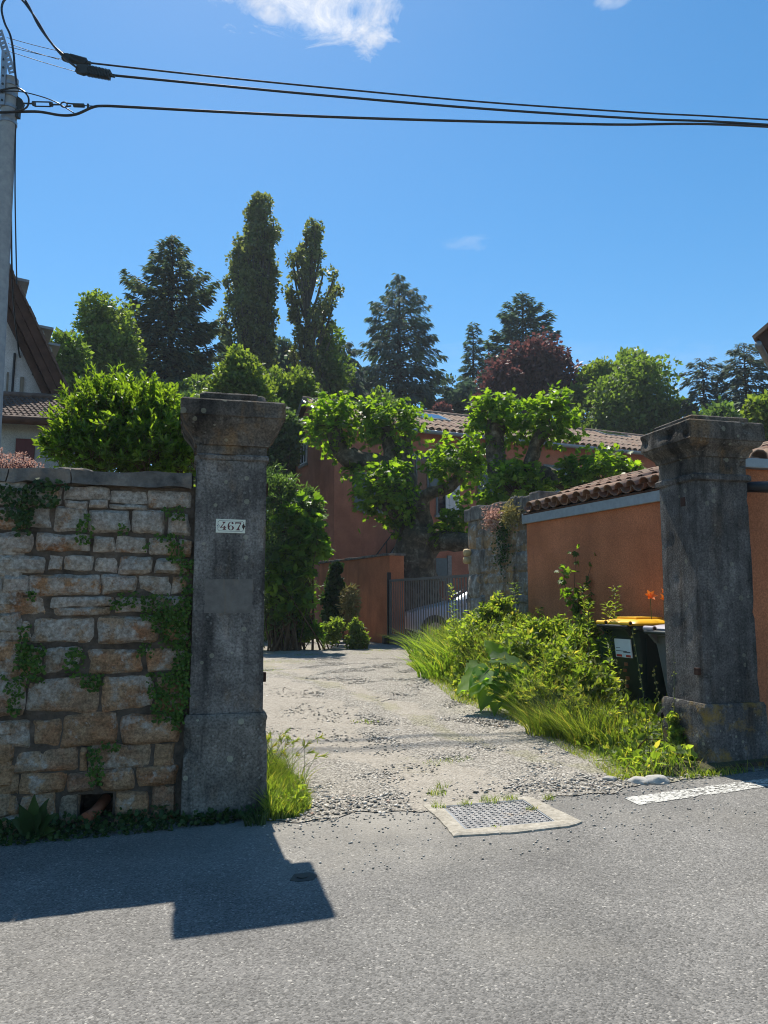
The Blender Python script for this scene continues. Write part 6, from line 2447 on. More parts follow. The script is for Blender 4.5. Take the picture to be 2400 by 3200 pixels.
def blade_clump(x, y, n, h, spread, label, mat='blade_leaf', w=.022, seed=0, name='daylily_clump', leanx=-.25, heads=0, cat='plant', group=None):
    rng = np.random.default_rng(seed)
    c = gpix(x, y)
    t = thing(name, tuple(c), label, cat, group)
    L = Leaves()
    r_ = spread * np.sqrt(rng.random(n))
    a = rng.random(n) * 6.28
    p = c + np.stack([r_ * np.cos(a), r_ * np.sin(a), np.zeros(n)], -1)
    p[:, 2] = gh(p[:, 0], p[:, 1])
    a2 = a + rng.normal(size=n) * .8
    lean = np.stack([np.cos(a2), np.sin(a2), np.zeros(n)], -1) * (.25 + .65 * rng.random(n))[:, None]
    lean[:, 0] += leanx
    hh = h * (.6 + .5 * rng.random(n))
    L.blades(p, hh, w * (.7 + .5 * rng.random(n)), lean, .45, seg=5)
    L.build('blades', MAT[mat], t, kind='stuff')
    if heads:
        H = Leaves()
        S = MB()
        for i in range(heads):
            q = p[rng.integers(n)]
            l_ = lean[rng.integers(n)] * .8
            hh_ = h * (.85 + .4 * rng.random())
            path = [q + l_ * hh_ * k ** 1.8 + Z * hh_ * (k - .22 * np.linalg.norm(l_) * k * k) for k in np.linspace(0, 1, 6)]
            S.tube(path, .0016, 3, cap=False)
            dv = norm(path[-1] - path[-2]) + np.array([0, 0, -.3])
            tip = path[-1]
            m = 16
            ts = np.linspace(-.55, .6, m)
            pos = tip + dv * (ts * .05)[:, None]
            dd = dv + rng.normal(size=(m, 3)) * .35
            H.add('needle', pos, dd, rng.normal(size=(m, 3)), .045, .006, rnd=.55 + .45 * rng.random(m))
        S.build('stalks', MAT['stem_green'], t)['kind'] = 'stuff'
        H.build('seed_heads', MAT['grass_blade'], t, kind='stuff')
    return t

G1 = 'strap leaved clumps near the gate'
for i, (x, y, n, h, sp, lab) in enumerate([(1330, 2062, 150, .75, .30, 'strap leaved clump arching over the drive below the gate'),
                                      (1400, 2085, 170, .80, .32, 'strap leaved clump left of the big burdock leaves'),
                                      (1370, 2120, 130, .55, .28, 'low strap leaved clump spilling onto the gravel'),
                                      (1460, 2110, 170, .85, .32, 'tall strap leaved clump right behind the burdock'),
                                      (1430, 2050, 150, .85, .34, 'strap leaved clump under the rubble wall end')]):
    blade_clump(x, y, n, h, sp, lab, seed=100 + i, group=G1, leanx=-.30)
for i, (x, y, n, h, sp, hd, lab) in enumerate([(1700, 2300, 240, .46, .17, 26, 'nodding wild barley tuft overhanging the gravel in front of the burdock'),
                                          (1765, 2310, 240, .46, .17, 26, 'wild barley tuft right of the nodding tuft'),
                                          (1830, 2330, 260, .50, .18, 20, 'wild barley tuft left of the yellow lidded bin'),
                                          (1900, 2345, 200, .40, .17, 14, 'yellowish grass tuft in front of the yellow lidded bin'),
                                          (1640, 2240, 160, .50, .16, 20, 'barley tuft close behind the burdock'),
                                          (1720, 2235, 200, .60, .2, 18, 'tall barley tuft in the middle of the verge')]):
    blade_clump(x, y, n, h, sp, lab, mat='grass_blade', w=.009, seed=120 + i, name='barley_tuft', leanx=-.32, heads=hd, cat='grass tuft', group='wild barley tufts on the verge')

# left grass tuft by the numbered pillar
def left_grass():
    L = Leaves()
    n = 5200
    v = -.16 + 1.5 * RNG.random(n) ** 1.2
    wd = np.interp(v, [-.2, 0, .35, .8, 1.4], [.16, .30, .34, .24, .12])
    s = .262 + wd * RNG.random(n) ** 1.15
    hmax = np.interp((s - .262) / wd, [0, .5, 1], [.30, .20, .06]) * np.interp(v, [-.2, .1, .5, 1.4], [.55, .95, 1.3, 1.1])
    a = RNG.random(n) * 6.28
    lean = np.stack([np.cos(a), np.sin(a), np.zeros(n)], -1) * (.3 + .5 * RNG.random(n))[:, None]
    L.blades(sv_pts(s, v), hmax * (.35 + .7 * RNG.random(n)) + .02, .005 + .005 * RNG.random(n), lean)
    m = 2300
    v = -.1 + 1.1 * RNG.random(m)
    wd = np.interp(v, [-.2, 0, .35, .8, 1.4], [.16, .30, .34, .24, .12])
    s = .262 + wd * .9 * RNG.random(m)
    z = .12 * RNG.random(m)
    sz = .022 + .03 * RNG.random(m)
    L.add('lance', sv_pts(s, v, .01) + Z * z[:, None], rdir(m, .6), rdir(m, 1.2), sz, sz * .35)
    o = L.build('pillar_grass', MAT['grass_blade'], loc=tuple(G(.4, .3)), kind='stuff')
    tag(o, 'bright sunlit grass growing along the foot of the numbered pillar', 'grass')
left_grass()
for i, (x, y, n, h, hd, lab) in enumerate([(828, 2475, 90, .42, 14, 'tall barley tuft right against the numbered pillar'), (870, 2460, 80, .36, 14, 'barley tuft a hand away from the numbered pillar'), (925, 2470, 50, .28, 10, 'short barley tuft at the gravel side of the pillar grass')]):
    blade_clump(x, y, n, h, .09, lab, mat='grass_blade', w=.006, seed=140 + i, name='barley_tuft', leanx=.05, heads=hd, cat='grass tuft', group='barley tufts by the numbered pillar')

# tufts round the manhole and on the gravel
def tufts():
    L = Leaves()
    for x, y, r_, n, h in ((1370, 2530, .05, 60, .06), (1450, 2520, .05, 45, .05), (1530, 2512, .07, 90, .06), (1590, 2505, .06, 70, .05), (1660, 2535, .04, 50, .04), (1715, 2500, .04, 40, .05), (1365, 2488, .07, 70, .06), (1378, 2468, .05, 40, .06), (1550, 2590, .03, 20, .025),
                           (1380, 2390, .16, 120, .035), (1430, 2380, .15, 100, .035), (1140, 2260, .15, 80, .03), (1000, 2050, .5, 260, .03), (900, 2070, .5, 260, .03), (1100, 2045, .4, 200, .03), (1180, 2035, .3, 160, .05), (860, 2100, .4, 200, .03)):
        c = gpix(x, y)
        a = RNG.random(n) * 6.28
        rr = r_ * np.sqrt(RNG.random(n))
        p = c + np.stack([rr * np.cos(a), rr * np.sin(a) * .6, np.zeros(n)], -1)
        p[:, 2] = gh(p[:, 0], p[:, 1]) + .004
        a = RNG.random(n) * 6.28
        L.blades(p, h * (.5 + RNG.random(n)), .004 + .004 * (h < .032), np.stack([np.cos(a), np.sin(a), np.zeros(n)], -1) * .6, seg=2)
    o = L.build('drive_tufts', MAT['grass_blade'], loc=tuple(G(1.6, 0)), kind='stuff')
    tag(o, 'sparse short grass sprouting from the drive and round the steel cover', 'grass')
tufts()

# ------------------------------------------------------------------ burdock: big single leaves
def big_leaf(parent, base, tip, width, seed, mat='burdock_leaf', name='leaf', nrm=None, stalk_from=None, cup=.22):
    rng = np.random.default_rng(seed)
    base, tip = np.asarray(base, float), np.asarray(tip, float)
    d = tip - base
    L_ = float(np.linalg.norm(d))
    d = d / L_
    nrm = np.array([0, -.35, 1.0]) if nrm is None else np.asarray(nrm, float)
    x = norm(np.cross(d, nrm))
    n = np.cross(x, d)
    nu, nv = 8, 10
    vs, fs = [], []
    for j in range(nv + 1):
        t = j / nv
        w = width / 2 * (math.sin(math.pi * min(1, (t * .93 + .07)) ** .62)) ** .8 * (1 - .15 * t)
        for i in range(nu + 1):
            a = i / nu * 2 - 1
            q = Vector((a * 3 + seed, t * 4, seed * .3))
            wav = .10 * width * mnoise.noise(q * 1.6) * abs(a) ** 1.5 + .05 * width * math.sin(t * 23 + a) * abs(a) ** 3
            edge = 1 + .10 * mnoise.noise(Vector((t * 9, a * 2, seed))) * abs(a)
            p = base + d * (t * L_ - .10 * L_ * abs(a) * (1 - t)) + x * (a * w * edge) + n * (cup * w * (abs(a) ** 1.3) + wav - .12 * L_ * t * t + .02 * math.sin(abs(a) * 12 + t * 6) * width * .4)
            vs.append(p)
    for j in range(nv):
        for i in range(nu):
            k = j * (nu + 1) + i
            fs.append((k, k + 1, k + nu + 2, k + nu + 1))
    me = raw_mesh(name, np.array(vs) - ORG[parent], fs)
    at = me.attributes.new('rnd', 'FLOAT', 'FACE')
    at.data.foreach_set('value', [float(rng.random())] * len(fs))
    finish(me, True)
    o = put(name, me, MAT[mat], parent)
    if stalk_from is not None:
        s0 = np.asarray(stalk_from, float)
        MB().tube(bez([s0, (s0 + base) / 2 + Z * .06, base, base + d * L_ * .5 - n * .055 * L_], 4), [.010, .008, .007, .003], 5).build('stalk', MAT['stem_green'], o)
    return o

def burdock(x, y, leaves, label, seed):
    c = gpix(x, y)
    t = thing('burdock_plant', tuple(c), label, 'plant')
    for i, (x0, y0, x1, y1, w_px, dY, dY2) in enumerate(leaves):
        Y = c[1]
        b = P(x0, y0, Y + dY)
        e = P(x1, y1, Y + dY2)
        big_leaf(t, b, e, w_px * Y / FPX, seed + i, stalk_from=c + np.array([.03 * math.cos(i), .03 * math.sin(i), 0]))
    return t
burdock(1545, 2225, [(1520, 2100, 1425, 2155, 95, .05, -.20), (1530, 2090, 1465, 2170, 85, 0, -.28), (1545, 2105, 1500, 2215, 85, -.05, -.36), (1560, 2110, 1545, 2228, 80, 0, -.36), (1530, 2125, 1640, 2140, 92, -.1, -.25), (1550, 2140, 1610, 2232, 85, -.05, -.30),
                    (1560, 2060, 1520, 1995, 88, .15, .25), (1535, 2060, 1655, 2070, 85, .0, -.1), (1590, 2070, 1680, 2110, 80, .1, .0), (1500, 2080, 1450, 2095, 75, .2, .1), (1600, 2120, 1690, 2180, 80, 0, -.2)],
        'burdock plant with very large ruffled leaves at the edge of the gravel', 200)
burdock(1880, 2190, [(1880, 2050, 1905, 1965, 85, .1, .15), (1870, 2050, 1845, 1985, 75, .1, .1), (1860, 2080, 1925, 2050, 75, 0, -.15), (1870, 2090, 1810, 2120, 75, 0, -.2), (1880, 2110, 1900, 2180, 75, 0, -.25)],
        'burdock plant with large leaves pressed against the yellow lidded bin', 230)

# ------------------------------------------------------------------ upright weeds
def stalk_weed(x, y, ytop, label, seed, dx=0, n=46, leaf=.06, shape='lance', wr=.3, mat='weed_leaf', r_=.004, name='tall_weed', side=1.0, dY=0.0, group='tall leafy weeds on the verge', droop=.0, base=None, buds=0):
    rng = np.random.default_rng(seed)
    c = gpix(x, y) if base is None else np.asarray(base, float)
    e = P(x + dx, ytop, c[1] + dY)
    t = thing(name, tuple(c), label, 'weed' if name != 'vine_shrub' else 'shrub', group)
    mid = (c + e) / 2 + np.array([rng.normal() * .02, 0, 0])
    path = bez([c, mid, e], 6)
    MB().tube(path, np.linspace(r_, r_ * .4, len(path)), 5).build('stem', MAT['stem_green'], t)
    ts = .12 + .88 * rng.random(n) ** .8
    idx = ts * (len(path) - 1)
    pp = np.array(path)
    i0 = np.clip(idx.astype(int), 0, len(path) - 2)
    pos = pp[i0] + (pp[i0 + 1] - pp[i0]) * (idx - i0)[:, None]
    a = rng.random(n) * 6.28
    dd = np.stack([np.cos(a), np.sin(a), .35 - droop + .5 * rng.random(n)], -1)
    sz = leaf * (1.15 - .6 * ts) * (.7 + .6 * rng.random(n))
    br = side * leaf * .55 * rng.random(n)
    pos = pos + norm(dd) * br[:, None]
    L = Leaves()
    L.add(shape, pos, dd, rng.normal(size=(n, 3)) * .4 + Z, sz, sz * wr)
    L.build('leaves', MAT[mat], t, kind='stuff')
    if buds:
        B = MB()
        for k in range(buds):
            q = pos[k % n]
            B.tube([q, q + Z * .012, q + Z * .02], [.003, .007, .002], 6)
        B.build('buds', MAT['dry_grass'], t)['kind'] = 'stuff'
    return t
TW = [(1425, 2030, 1830, -14, 'grey green weed spike in front of the gate bars'), (1560, 2010, 1850, 2, 'weed spike in front of the rubble wall end'), (1605, 2030, 1825, 5, 'tallest weed spike in front of the rubble wall and shed corner'),
      (1695, 2050, 1898, -8, 'weed spike under the orange shed wall near the rubble end'), (1735, 2060, 1935, 5, 'short weed under the orange shed wall'), (1818, 2060, 1830, 3, 'weed spike beside the climbing vine shrub'), (1845, 2070, 1885, -6, 'weed right of the climbing vine shrub'),
      (1928, 2130, 1835, -8, 'weed spike rising behind the yellow lid'), (1900, 2100, 1884, -2, 'weed touching the handle of the yellow lidded bin'), (1500, 2060, 1905, 6, 'bushy weed among the strap leaves'), (1650, 2060, 1925, -5, 'weed between the rubble wall and the barley'),
      (1780, 2110, 1960, 8, 'weed in the middle of the verge under the vine shrub'), (1590, 2080, 1925, -4, 'weed right behind the burdock')]
TWY = (12.2, 11.6, 11.2, 10.7, 10.1, 9.7, 9.3, 9.0, 8.75, 11.6, 10.6, 9.4, 10.4)
for i, (x, y, yt, dx, lab) in enumerate(TW):
    b = P(x, y, TWY[i])
    b[2] = gz(b[0], b[1])
    stalk_weed(x, y, yt, lab, 300 + i, dx, n=110, leaf=.10, wr=.26, droop=.1, side=.7, base=b)
# bright nettle like bushes under the rubble wall
shrub('nettle_bush', 'bright green nettle bush at the foot of the rubble wall end', [(1535, 1920, 36, 0), (1570, 1905, 34, .1), (1590, 1935, 36, 0), (1550, 1950, 36, -.1), (1510, 1945, 24, -.1), (1625, 1955, 30, 0)], 11.0, 'weed_leaf', 320, .075, 'lance', 26, wr=.5, stems=9, clr=.5, stemmat='stem_green')
shrub('nettle_bush', 'leafy green bush under the orange shed wall beside the bin', [(1740, 1975, 42, 0), (1790, 1960, 40, .1), (1690, 1985, 40, 0), (1840, 1975, 36, 0), (1660, 1975, 30, 0), (1770, 2010, 44, -.2)], 9.6, 'weed_leaf', 321, .06, 'lance', 26, wr=.45, stems=9, clr=.5, stemmat='stem_green')
for i, (x, y, r_, Y, lab, lf, wr_) in enumerate([(1640, 2030, 46, 9.2, 'leafy weed clump between the burdock and the barley', .085, .45), (1760, 2060, 50, 8.6, 'leafy weed clump below the vine shrub', .07, .35),
                                      (1850, 2120, 44, 8.0, 'leafy weed clump at the left side of the yellow lidded bin', .075, .5), (1900, 2250, 34, 7.3, 'low leafy weed clump before the yellow lidded bin', .05, .5),
                                      (1690, 2130, 44, 8.3, 'narrow leaved weed clump behind the nodding barley', .08, .22), (1800, 2200, 40, 7.7, 'soft leafy weed clump in the middle of the verge', .05, .4),
                                      (1480, 1990, 46, 10.6, 'leafy weed clump behind the strap leaves', .08, .4), (1960, 2400, 26, 6.4, 'low clover like clump near the white stones', .03, .8), (2040, 2420, 24, 6.2, 'low clover like clump at the corner of the verge', .03, .8)]):
    shrub('weed_clump', lab, [(x, y, r_, 0), (x + r_ * .8, y + r_ * .4, r_ * .8, .1), (x - r_ * .8, y + r_ * .4, r_ * .8, -.1), (x, y + r_ * .9, r_, -.1)], Y, 'weed_leaf', 325 + i, lf, 'lance', 9, wr=wr_, stems=7, clr=.6, strays=8, stemmat='stem_green', group='weed clumps on the verge', cat='weed')
# vine-leaved shrub against the shed wall
def vine():
    rng = np.random.default_rng(330)
    Y = 10.2
    c = onplane(1805, 1960, E0 + SN * .12, SN)
    Y = c[1]
    g = gz(c[0], c[1])
    c = np.array([c[0], c[1], g])
    t = thing('vine_shrub', tuple(c), 'young vine leaved shrub growing up the orange shed wall', 'shrub')
    st = MB()
    L = Leaves()
    for (pts) in ([(1800, 1920), (1795, 1840), (1800, 1725)], [(1805, 1920), (1830, 1830), (1858, 1730)], [(1800, 1920), (1770, 1850), (1760, 1770)], [(1805, 1930), (1840, 1880), (1880, 1770)]):
        q = [c] + [P(x, y, Y - .1) for x, y in pts]
        path = np.array(bez(q, 6))
        st.tube(list(path), np.linspace(.008, .002, len(path)), 5)
        m = 26
        k = rng.integers(6, len(path), m)
        pos = path[k] + rng.normal(size=(m, 3)) * .035
        sz = .085 * (.6 + .6 * rng.random(m))
        L.add('lobed', pos, rng.normal(size=(m, 3)) * np.array([1, .5, .5]) - Z * .3, rng.normal(size=(m, 3)) * .5 + np.array([0, -.5, .8]), sz, sz)
    st.build('stems', MAT['stem_brown'], t)['kind'] = 'stuff'
    L.build('leaves', MAT['maple_leaf'], t, kind='stuff')
vine()

# wiry stems in front of the bins
for i, (x, y, yt, dx, lab) in enumerate([(2035, 2400, 1968, -60, 'tallest wiry flower stem crossing in front of the dark green bin'), (1970, 2330, 2060, -48, 'wiry flower stem along the left side of the dark green bin'), (2085, 2390, 2085, -44, 'wiry flower stem in front of the gap between the bins'),
                                    (2100, 2385, 2040, 6, 'wiry flower stem in front of the grey bin'), (1985, 2330, 2130, -30, 'shorter wiry flower stem before the dark green bin')]):
    stalk_weed(x, y, yt, lab, 340 + i, dx, n=24, leaf=.026, wr=.4, r_=.0035, name='wiry_weed', side=1.6, group='wiry stems by the bins', buds=14)
# round leaved mallow by the pillar foot
shrub('mallow_plant', 'round leaved mallow plant at the foot of the dark pillar', [(2130, 2330, 34, 0), (2110, 2290, 22, .05), (2150, 2370, 36, 0), (2120, 2395, 36, -.05), (2172, 2310, 20, 0), (2105, 2245, 14, .05), (2160, 2280, 18, .1)], 6.35, 'weed_leaf', 350, .036, 'round', 13, wr=1.0, stems=9, clr=.5, stemmat='stem_brown')
shrub('mallow_plant', 'broad dark leaved plant tucked against the lichen corner of the pillar', [(2185, 2375, 26, 0), (2180, 2405, 24, 0), (2200, 2350, 16, .05), (2165, 2420, 16, -.05)], 6.25, 'burdock_leaf', 351, .07, 'round', 5, wr=1.0, stems=5, clr=.5, stemmat='stem_green')
shrub('weed_plant', 'small leafy weed hiding the wheel of the dark green bin', [(2030, 2310, 30, 0), (2060, 2350, 34, 0), (1990, 2340, 34, 0), (2080, 2300, 22, 0), (1960, 2370, 30, -.1), (2010, 2385, 34, -.1)], 6.7, 'weed_leaf', 352, .03, 'lance', 22, wr=.5, stems=6, clr=.5, stemmat='stem_green')

def flower(x, y, Y, base, n, r_, mat, label, name, cat, seed, stemr=.0022, cup=.4, group=None):
    rng = np.random.default_rng(seed)
    c = P(x, y, Y)
    t = thing(name, tuple(base), label, cat, group)
    MB().tube(bez([np.asarray(base, float), (np.asarray(base) + c) / 2 + np.array([rng.normal() * .02, 0, 0]), c], 5), stemr, 5).build('stem', MAT['stem_green'], t)
    L = Leaves()
    ax = norm(np.array([rng.normal() * .3, -.8, .6]))
    a_ = norm(np.cross(ax, [0, .3, 1]))
    b_ = np.cross(ax, a_)
    ph = np.arange(n) * 2 * math.pi / n + rng.random()
    rad = a_ * np.cos(ph)[:, None] + b_ * np.sin(ph)[:, None]
    L.add('lance', np.tile(c, (n, 1)), rad + ax * cup, ax - rad * .3, r_, r_ * .5)
    L.build('petals', MAT[mat], t, kind='stuff')
    return t
for i, (x, y, lab) in enumerate([(2032, 1866, 'orange daylily flower behind the yellow lid'), (2076, 1876, 'orange daylily flower against the dark pillar edge'), (2074, 1855, 'upper orange daylily bud flower above its neighbour')]):
    b = P(x + 6, 2150, 8.62)
    b[2] = gz(b[0], b[1])
    flower(x, y, 8.5, b, 6, .088 if i < 2 else .07, 'orange_petal', lab, 'daylily_flower', 'flower', 360 + i, .004, .7, 'orange daylilies behind the bins')
for i, (x, y, lab) in enumerate([(1985, 2278, 'yellow flower under the dark green bin'), (2006, 2285, 'yellow flower beside the bin wheel'), (2015, 2280, 'small yellow flower at the bin wheel')]):
    p = gpix(x, y + 26)
    flower(x, y, p[1], p, 9, .028, 'yellow_petal', lab, 'yellow_flower', 'flower', 370 + i, group='yellow flowers at the bins')

# dandelions by the left wall and the pillar
for i, (x, y, yb, lab) in enumerate([(103, 2497, 2600, 'yellow flower above the big dock leaves at the rubble wall'), (610, 2513, 2562, 'yellow dandelion in front of the numbered pillar'), (945, 2465, 2500, 'yellow dandelion in the grass beside the gravel')]):
    p = gpix(x + 2, yb)
    flower(x, y, p[1] - .01, p, 14, .020, 'yellow_petal', lab, 'dandelion', 'flower', 380 + i, .002, .5)

# ------------------------------------------------------------------ plants at the foot of the rubble wall
def dock(x, y, leaves, label, seed):
    c = gpix(x, y)
    t = thing('dock_plant', tuple(c), label, 'plant')
    for i, (x1, y1, w_px) in enumerate(leaves):
        e = P(x1, y1, c[1] - .10 + .02 * (i % 3))
        big_leaf(t, c + Z * .03, e, w_px * c[1] / FPX, seed + i, mat='ivy_leaf', nrm=np.array([0, -.8, .6]), cup=.12)
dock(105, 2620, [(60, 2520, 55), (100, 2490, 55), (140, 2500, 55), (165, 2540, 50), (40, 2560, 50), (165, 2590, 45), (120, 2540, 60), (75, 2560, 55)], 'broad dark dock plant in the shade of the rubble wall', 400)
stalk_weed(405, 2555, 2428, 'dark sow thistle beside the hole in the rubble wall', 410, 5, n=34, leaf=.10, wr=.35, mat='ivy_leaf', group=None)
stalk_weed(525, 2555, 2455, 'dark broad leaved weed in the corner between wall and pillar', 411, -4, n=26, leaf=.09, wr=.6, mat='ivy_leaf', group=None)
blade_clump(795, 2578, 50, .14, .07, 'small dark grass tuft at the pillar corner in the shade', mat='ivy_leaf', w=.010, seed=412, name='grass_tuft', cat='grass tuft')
def foot_creeper():
    L = Leaves()
    n = 1500
    s = -1.5 + 1.15 * RNG.random(n)
    s = np.where(RNG.random(n) < .25, -.35 + .6 * RNG.random(n), s)
    v = .06 - .22 * RNG.random(n) ** 1.5 * np.where(s < -.3, 1, .45)
    v = np.where(s > -.28, v - .09, v)
    p = sv_pts(s, v)
    z = .10 * RNG.random(n) * np.clip((v + .2) / .25, .15, 1)
    sz = .018 + .018 * RNG.random(n)
    L.add('round', p + Z * z[:, None], rdir(n, .2), rdir(n, 1.2), sz, sz)
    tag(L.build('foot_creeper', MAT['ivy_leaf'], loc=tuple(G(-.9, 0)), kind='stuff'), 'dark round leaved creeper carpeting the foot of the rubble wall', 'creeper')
foot_creeper()

# ------------------------------------------------------------------ creepers hanging on the rubble wall
def creeper(polys, label, seed, mat='wall_creeper_leaf', dens=5200, size=.020, thick=.04, name='wall_creeper'):
    """polys: (x0, y0, x1, y1) boxes in the photograph, blotched by noise"""
    rng = np.random.default_rng(int(seed * 10))
    P_, area = [], 0
    for x0, y0, x1, y1 in polys:
        a, zt = px2wall(x0, y0)
        b, zb = px2wall(x1, y1)
        n = int(abs(b - a) * abs(zt - zb) * dens)
        u_ = rng.random(n)
        w_ = rng.random(n)
        s = a + (b - a) * u_
        z = zb + (zt - zb) * w_
        e = np.minimum(np.minimum(u_, 1 - u_), np.minimum(w_, 1 - w_)) * 2
        keep = vnoise(s, z, 9, seed, 3) * .55 + e * 1.5 > .12
        P_.append(np.stack([s[keep], z[keep]], -1))
    q = np.concatenate(P_)
    m = len(q)
    pos = O + U * q[:, :1] + V * (WALLV - .02 - thick * rng.random((m, 1)) ** 1.4) + Z * q[:, 1:2]
    nn = rng.normal(size=(m, 3)) * .45 + np.array(-V) * .9 + Z * .45
    dd = rng.normal(size=(m, 3)) * .5 - Z * .7
    sz = size * (.55 + .7 * rng.random(m))
    L = Leaves()
    L.add('round', pos, dd, nn, sz, sz)
    c = W(float(q[:, 0].mean()), WALLV, float(q[:, 1].min()))
    o = L.build(name, MAT[mat], loc=tuple(c))
    return tag(o, label, 'creeper', 'creepers hanging on the rubble wall')
k = 1.8433
def z5(*b):
    return (b[0] / k, 1400 + b[1] / k, b[2] / k, 1400 + b[3] / k)
def z6(*b):
    return (b[0] / k, 2000 + b[1] / k, b[2] / k, 2000 + b[3] / k)
creeper([z5(-20, 190, 180, 470), z5(100, 200, 360, 340), z5(200, 175, 410, 250), z5(80, 330, 190, 510)], 'ivy mat spilling over the coping at the sedum end of the rubble wall', 1.0, 'ivy_leaf', 5200, .024, .06, 'ivy_mat')
creeper([z5(440, 380, 545, 560), z5(480, 350, 530, 420)], 'small creeper cushion between the upper courses of the wall', 2.0)
creeper([z5(960, 490, 1060, 660), z5(870, 490, 985, 540), z5(940, 340, 1060, 420)], 'creeper cushion high up next to the numbered pillar', 3.0)
creeper([z5(680, 430, 760, 510), z5(835, 540, 865, 600)], 'tiny creeper sprig in an upper joint of the wall', 4.0)
creeper([z5(650, 810, 790, 915), z5(630, 870, 700, 930)], 'creeper cushion in the joint left of the long pillar creeper', 5.0)
creeper([z5(1040, 640, 1112, 900), z5(800, 840, 1095, 1010), z5(880, 900, 1095, 1060), z5(930, 1000, 1090, 1145), z5(1000, 1100, 1095, 1290), z6(990, 60, 1095, 260), z6(850, 180, 1090, 330), z6(860, 300, 1080, 470), z6(980, 400, 1060, 520)], 'largest creeper curtain hanging down beside the numbered pillar', 6.0, dens=6200)
creeper([z5(800, 1120, 890, 1200)], 'little creeper knot below the long orange stone', 7.0)
creeper([z5(110, 1010, 180, 1140), z5(90, 1130, 260, 1290), z6(110, 30, 260, 240), z6(20, 190, 150, 340), z6(30, 300, 130, 440)], 'creeper trail hanging above the dock plant', 8.0, dens=5800)
creeper([z6(380, 40, 490, 240), z6(440, 170, 610, 290), z6(510, 190, 590, 300), z5(380, 1140, 480, 1200)], 'creeper cushion in the middle of the wall', 9.0, dens=5800)
creeper([z6(490, 570, 610, 760), z6(560, 570, 700, 640), z6(510, 730, 590, 830)], 'creeper drooping just above the square hole in the wall', 10.0, dens=5600)
creeper([z5(140, 820, 215, 880)], 'small creeper sprig under the long pale stone', 11.0)

# sedum on top of the wall and on the rubble wall end
def sedum(c, ext, n, label, seed, h=.09, lean=None):
    rng = np.random.default_rng(seed)
    t = thing('sedum_plant', tuple(c), label, 'plant')
    st = MB()
    L = Leaves()
    for i in range(n):
        p = np.asarray(c) + U * (rng.random() - .5) * ext[0] + V * (rng.random() - .5) * ext[1]
        q = p + Z * h * (.5 + .7 * rng.random()) + rng.normal(size=3) * np.array([.02, .02, 0])
        st.tube([p, (p + q) / 2 + rng.normal(size=3) * .008, q], [.0025, .002, .0015], 4, cap=False)
        m = 16
        o = rng.normal(size=(m, 3)) * np.array([.016, .016, .007])
        L.add('round', q + o, rng.normal(size=(m, 3)), rng.normal(size=(m, 3)) + Z, .010, .010)
    st.build('stems', MAT['shutter_red'], t)['kind'] = 'stuff'
    L.build('flower_heads', MAT['sedum_flower'], t, kind='stuff')
zt = px2wall(60, 1476)[1]
s_, _ = px2wall(48, 1470)
sedum(W(s_, .16, zt), (.24, .2), 44, 'pink flowering sedum tuft on the coping of the rubble wall', 420, .085)
s_, _ = px2wall(5, 1450)
sedum(W(s_, .3, zt), (.16, .2), 26, 'taller pale pink sedum beside the flowering tuft', 421, .16)
for i, (x, y, lab) in enumerate([(1545, 1610, 'reddish sedum mat on the rubble wall end'), (1600, 1600, 'sedum tuft next to the first shed roof tile')]):
    p = onplane(x, y, E1 + SN * .05, SN)
    rng = np.random.default_rng(430 + i)
    L = Leaves()
    m = 900
    o = rng.normal(size=(m, 3)) * .07
    pos = p + SD * (o[:, :1] * 1.6) + SN * (np.abs(o[:, 1:2]) * .6) + Z * (o[:, 2:3] - .15 * rng.random((m, 1)) ** 2)
    L.add('needle', pos, rng.normal(size=(m, 3)) + Z * .3, rng.normal(size=(m, 3)), .045, .016)
    tag(L.build('sedum_mat', MAT['sedum_flower' if i == 0 else 'dry_grass']), lab, 'plant')
rngw = np.random.default_rng(440)
L = Leaves()
m = 500
x = 1570 + 14 * rngw.normal(size=m)
y = 1690 + 45 * rngw.normal(size=m)
pos = np.array([onplane(x[i], y[i], E1 + SN * .05, SN) for i in range(m)])
L.add('round', pos, rngw.normal(size=(m, 3)) - Z, rngw.normal(size=(m, 3)) * .4 + SN, .035, .03)
tag(L.build('ivy_sprig', MAT['ivy_leaf'], kind='stuff'), 'thin ivy strand hanging down the rubble wall end', 'creeper')

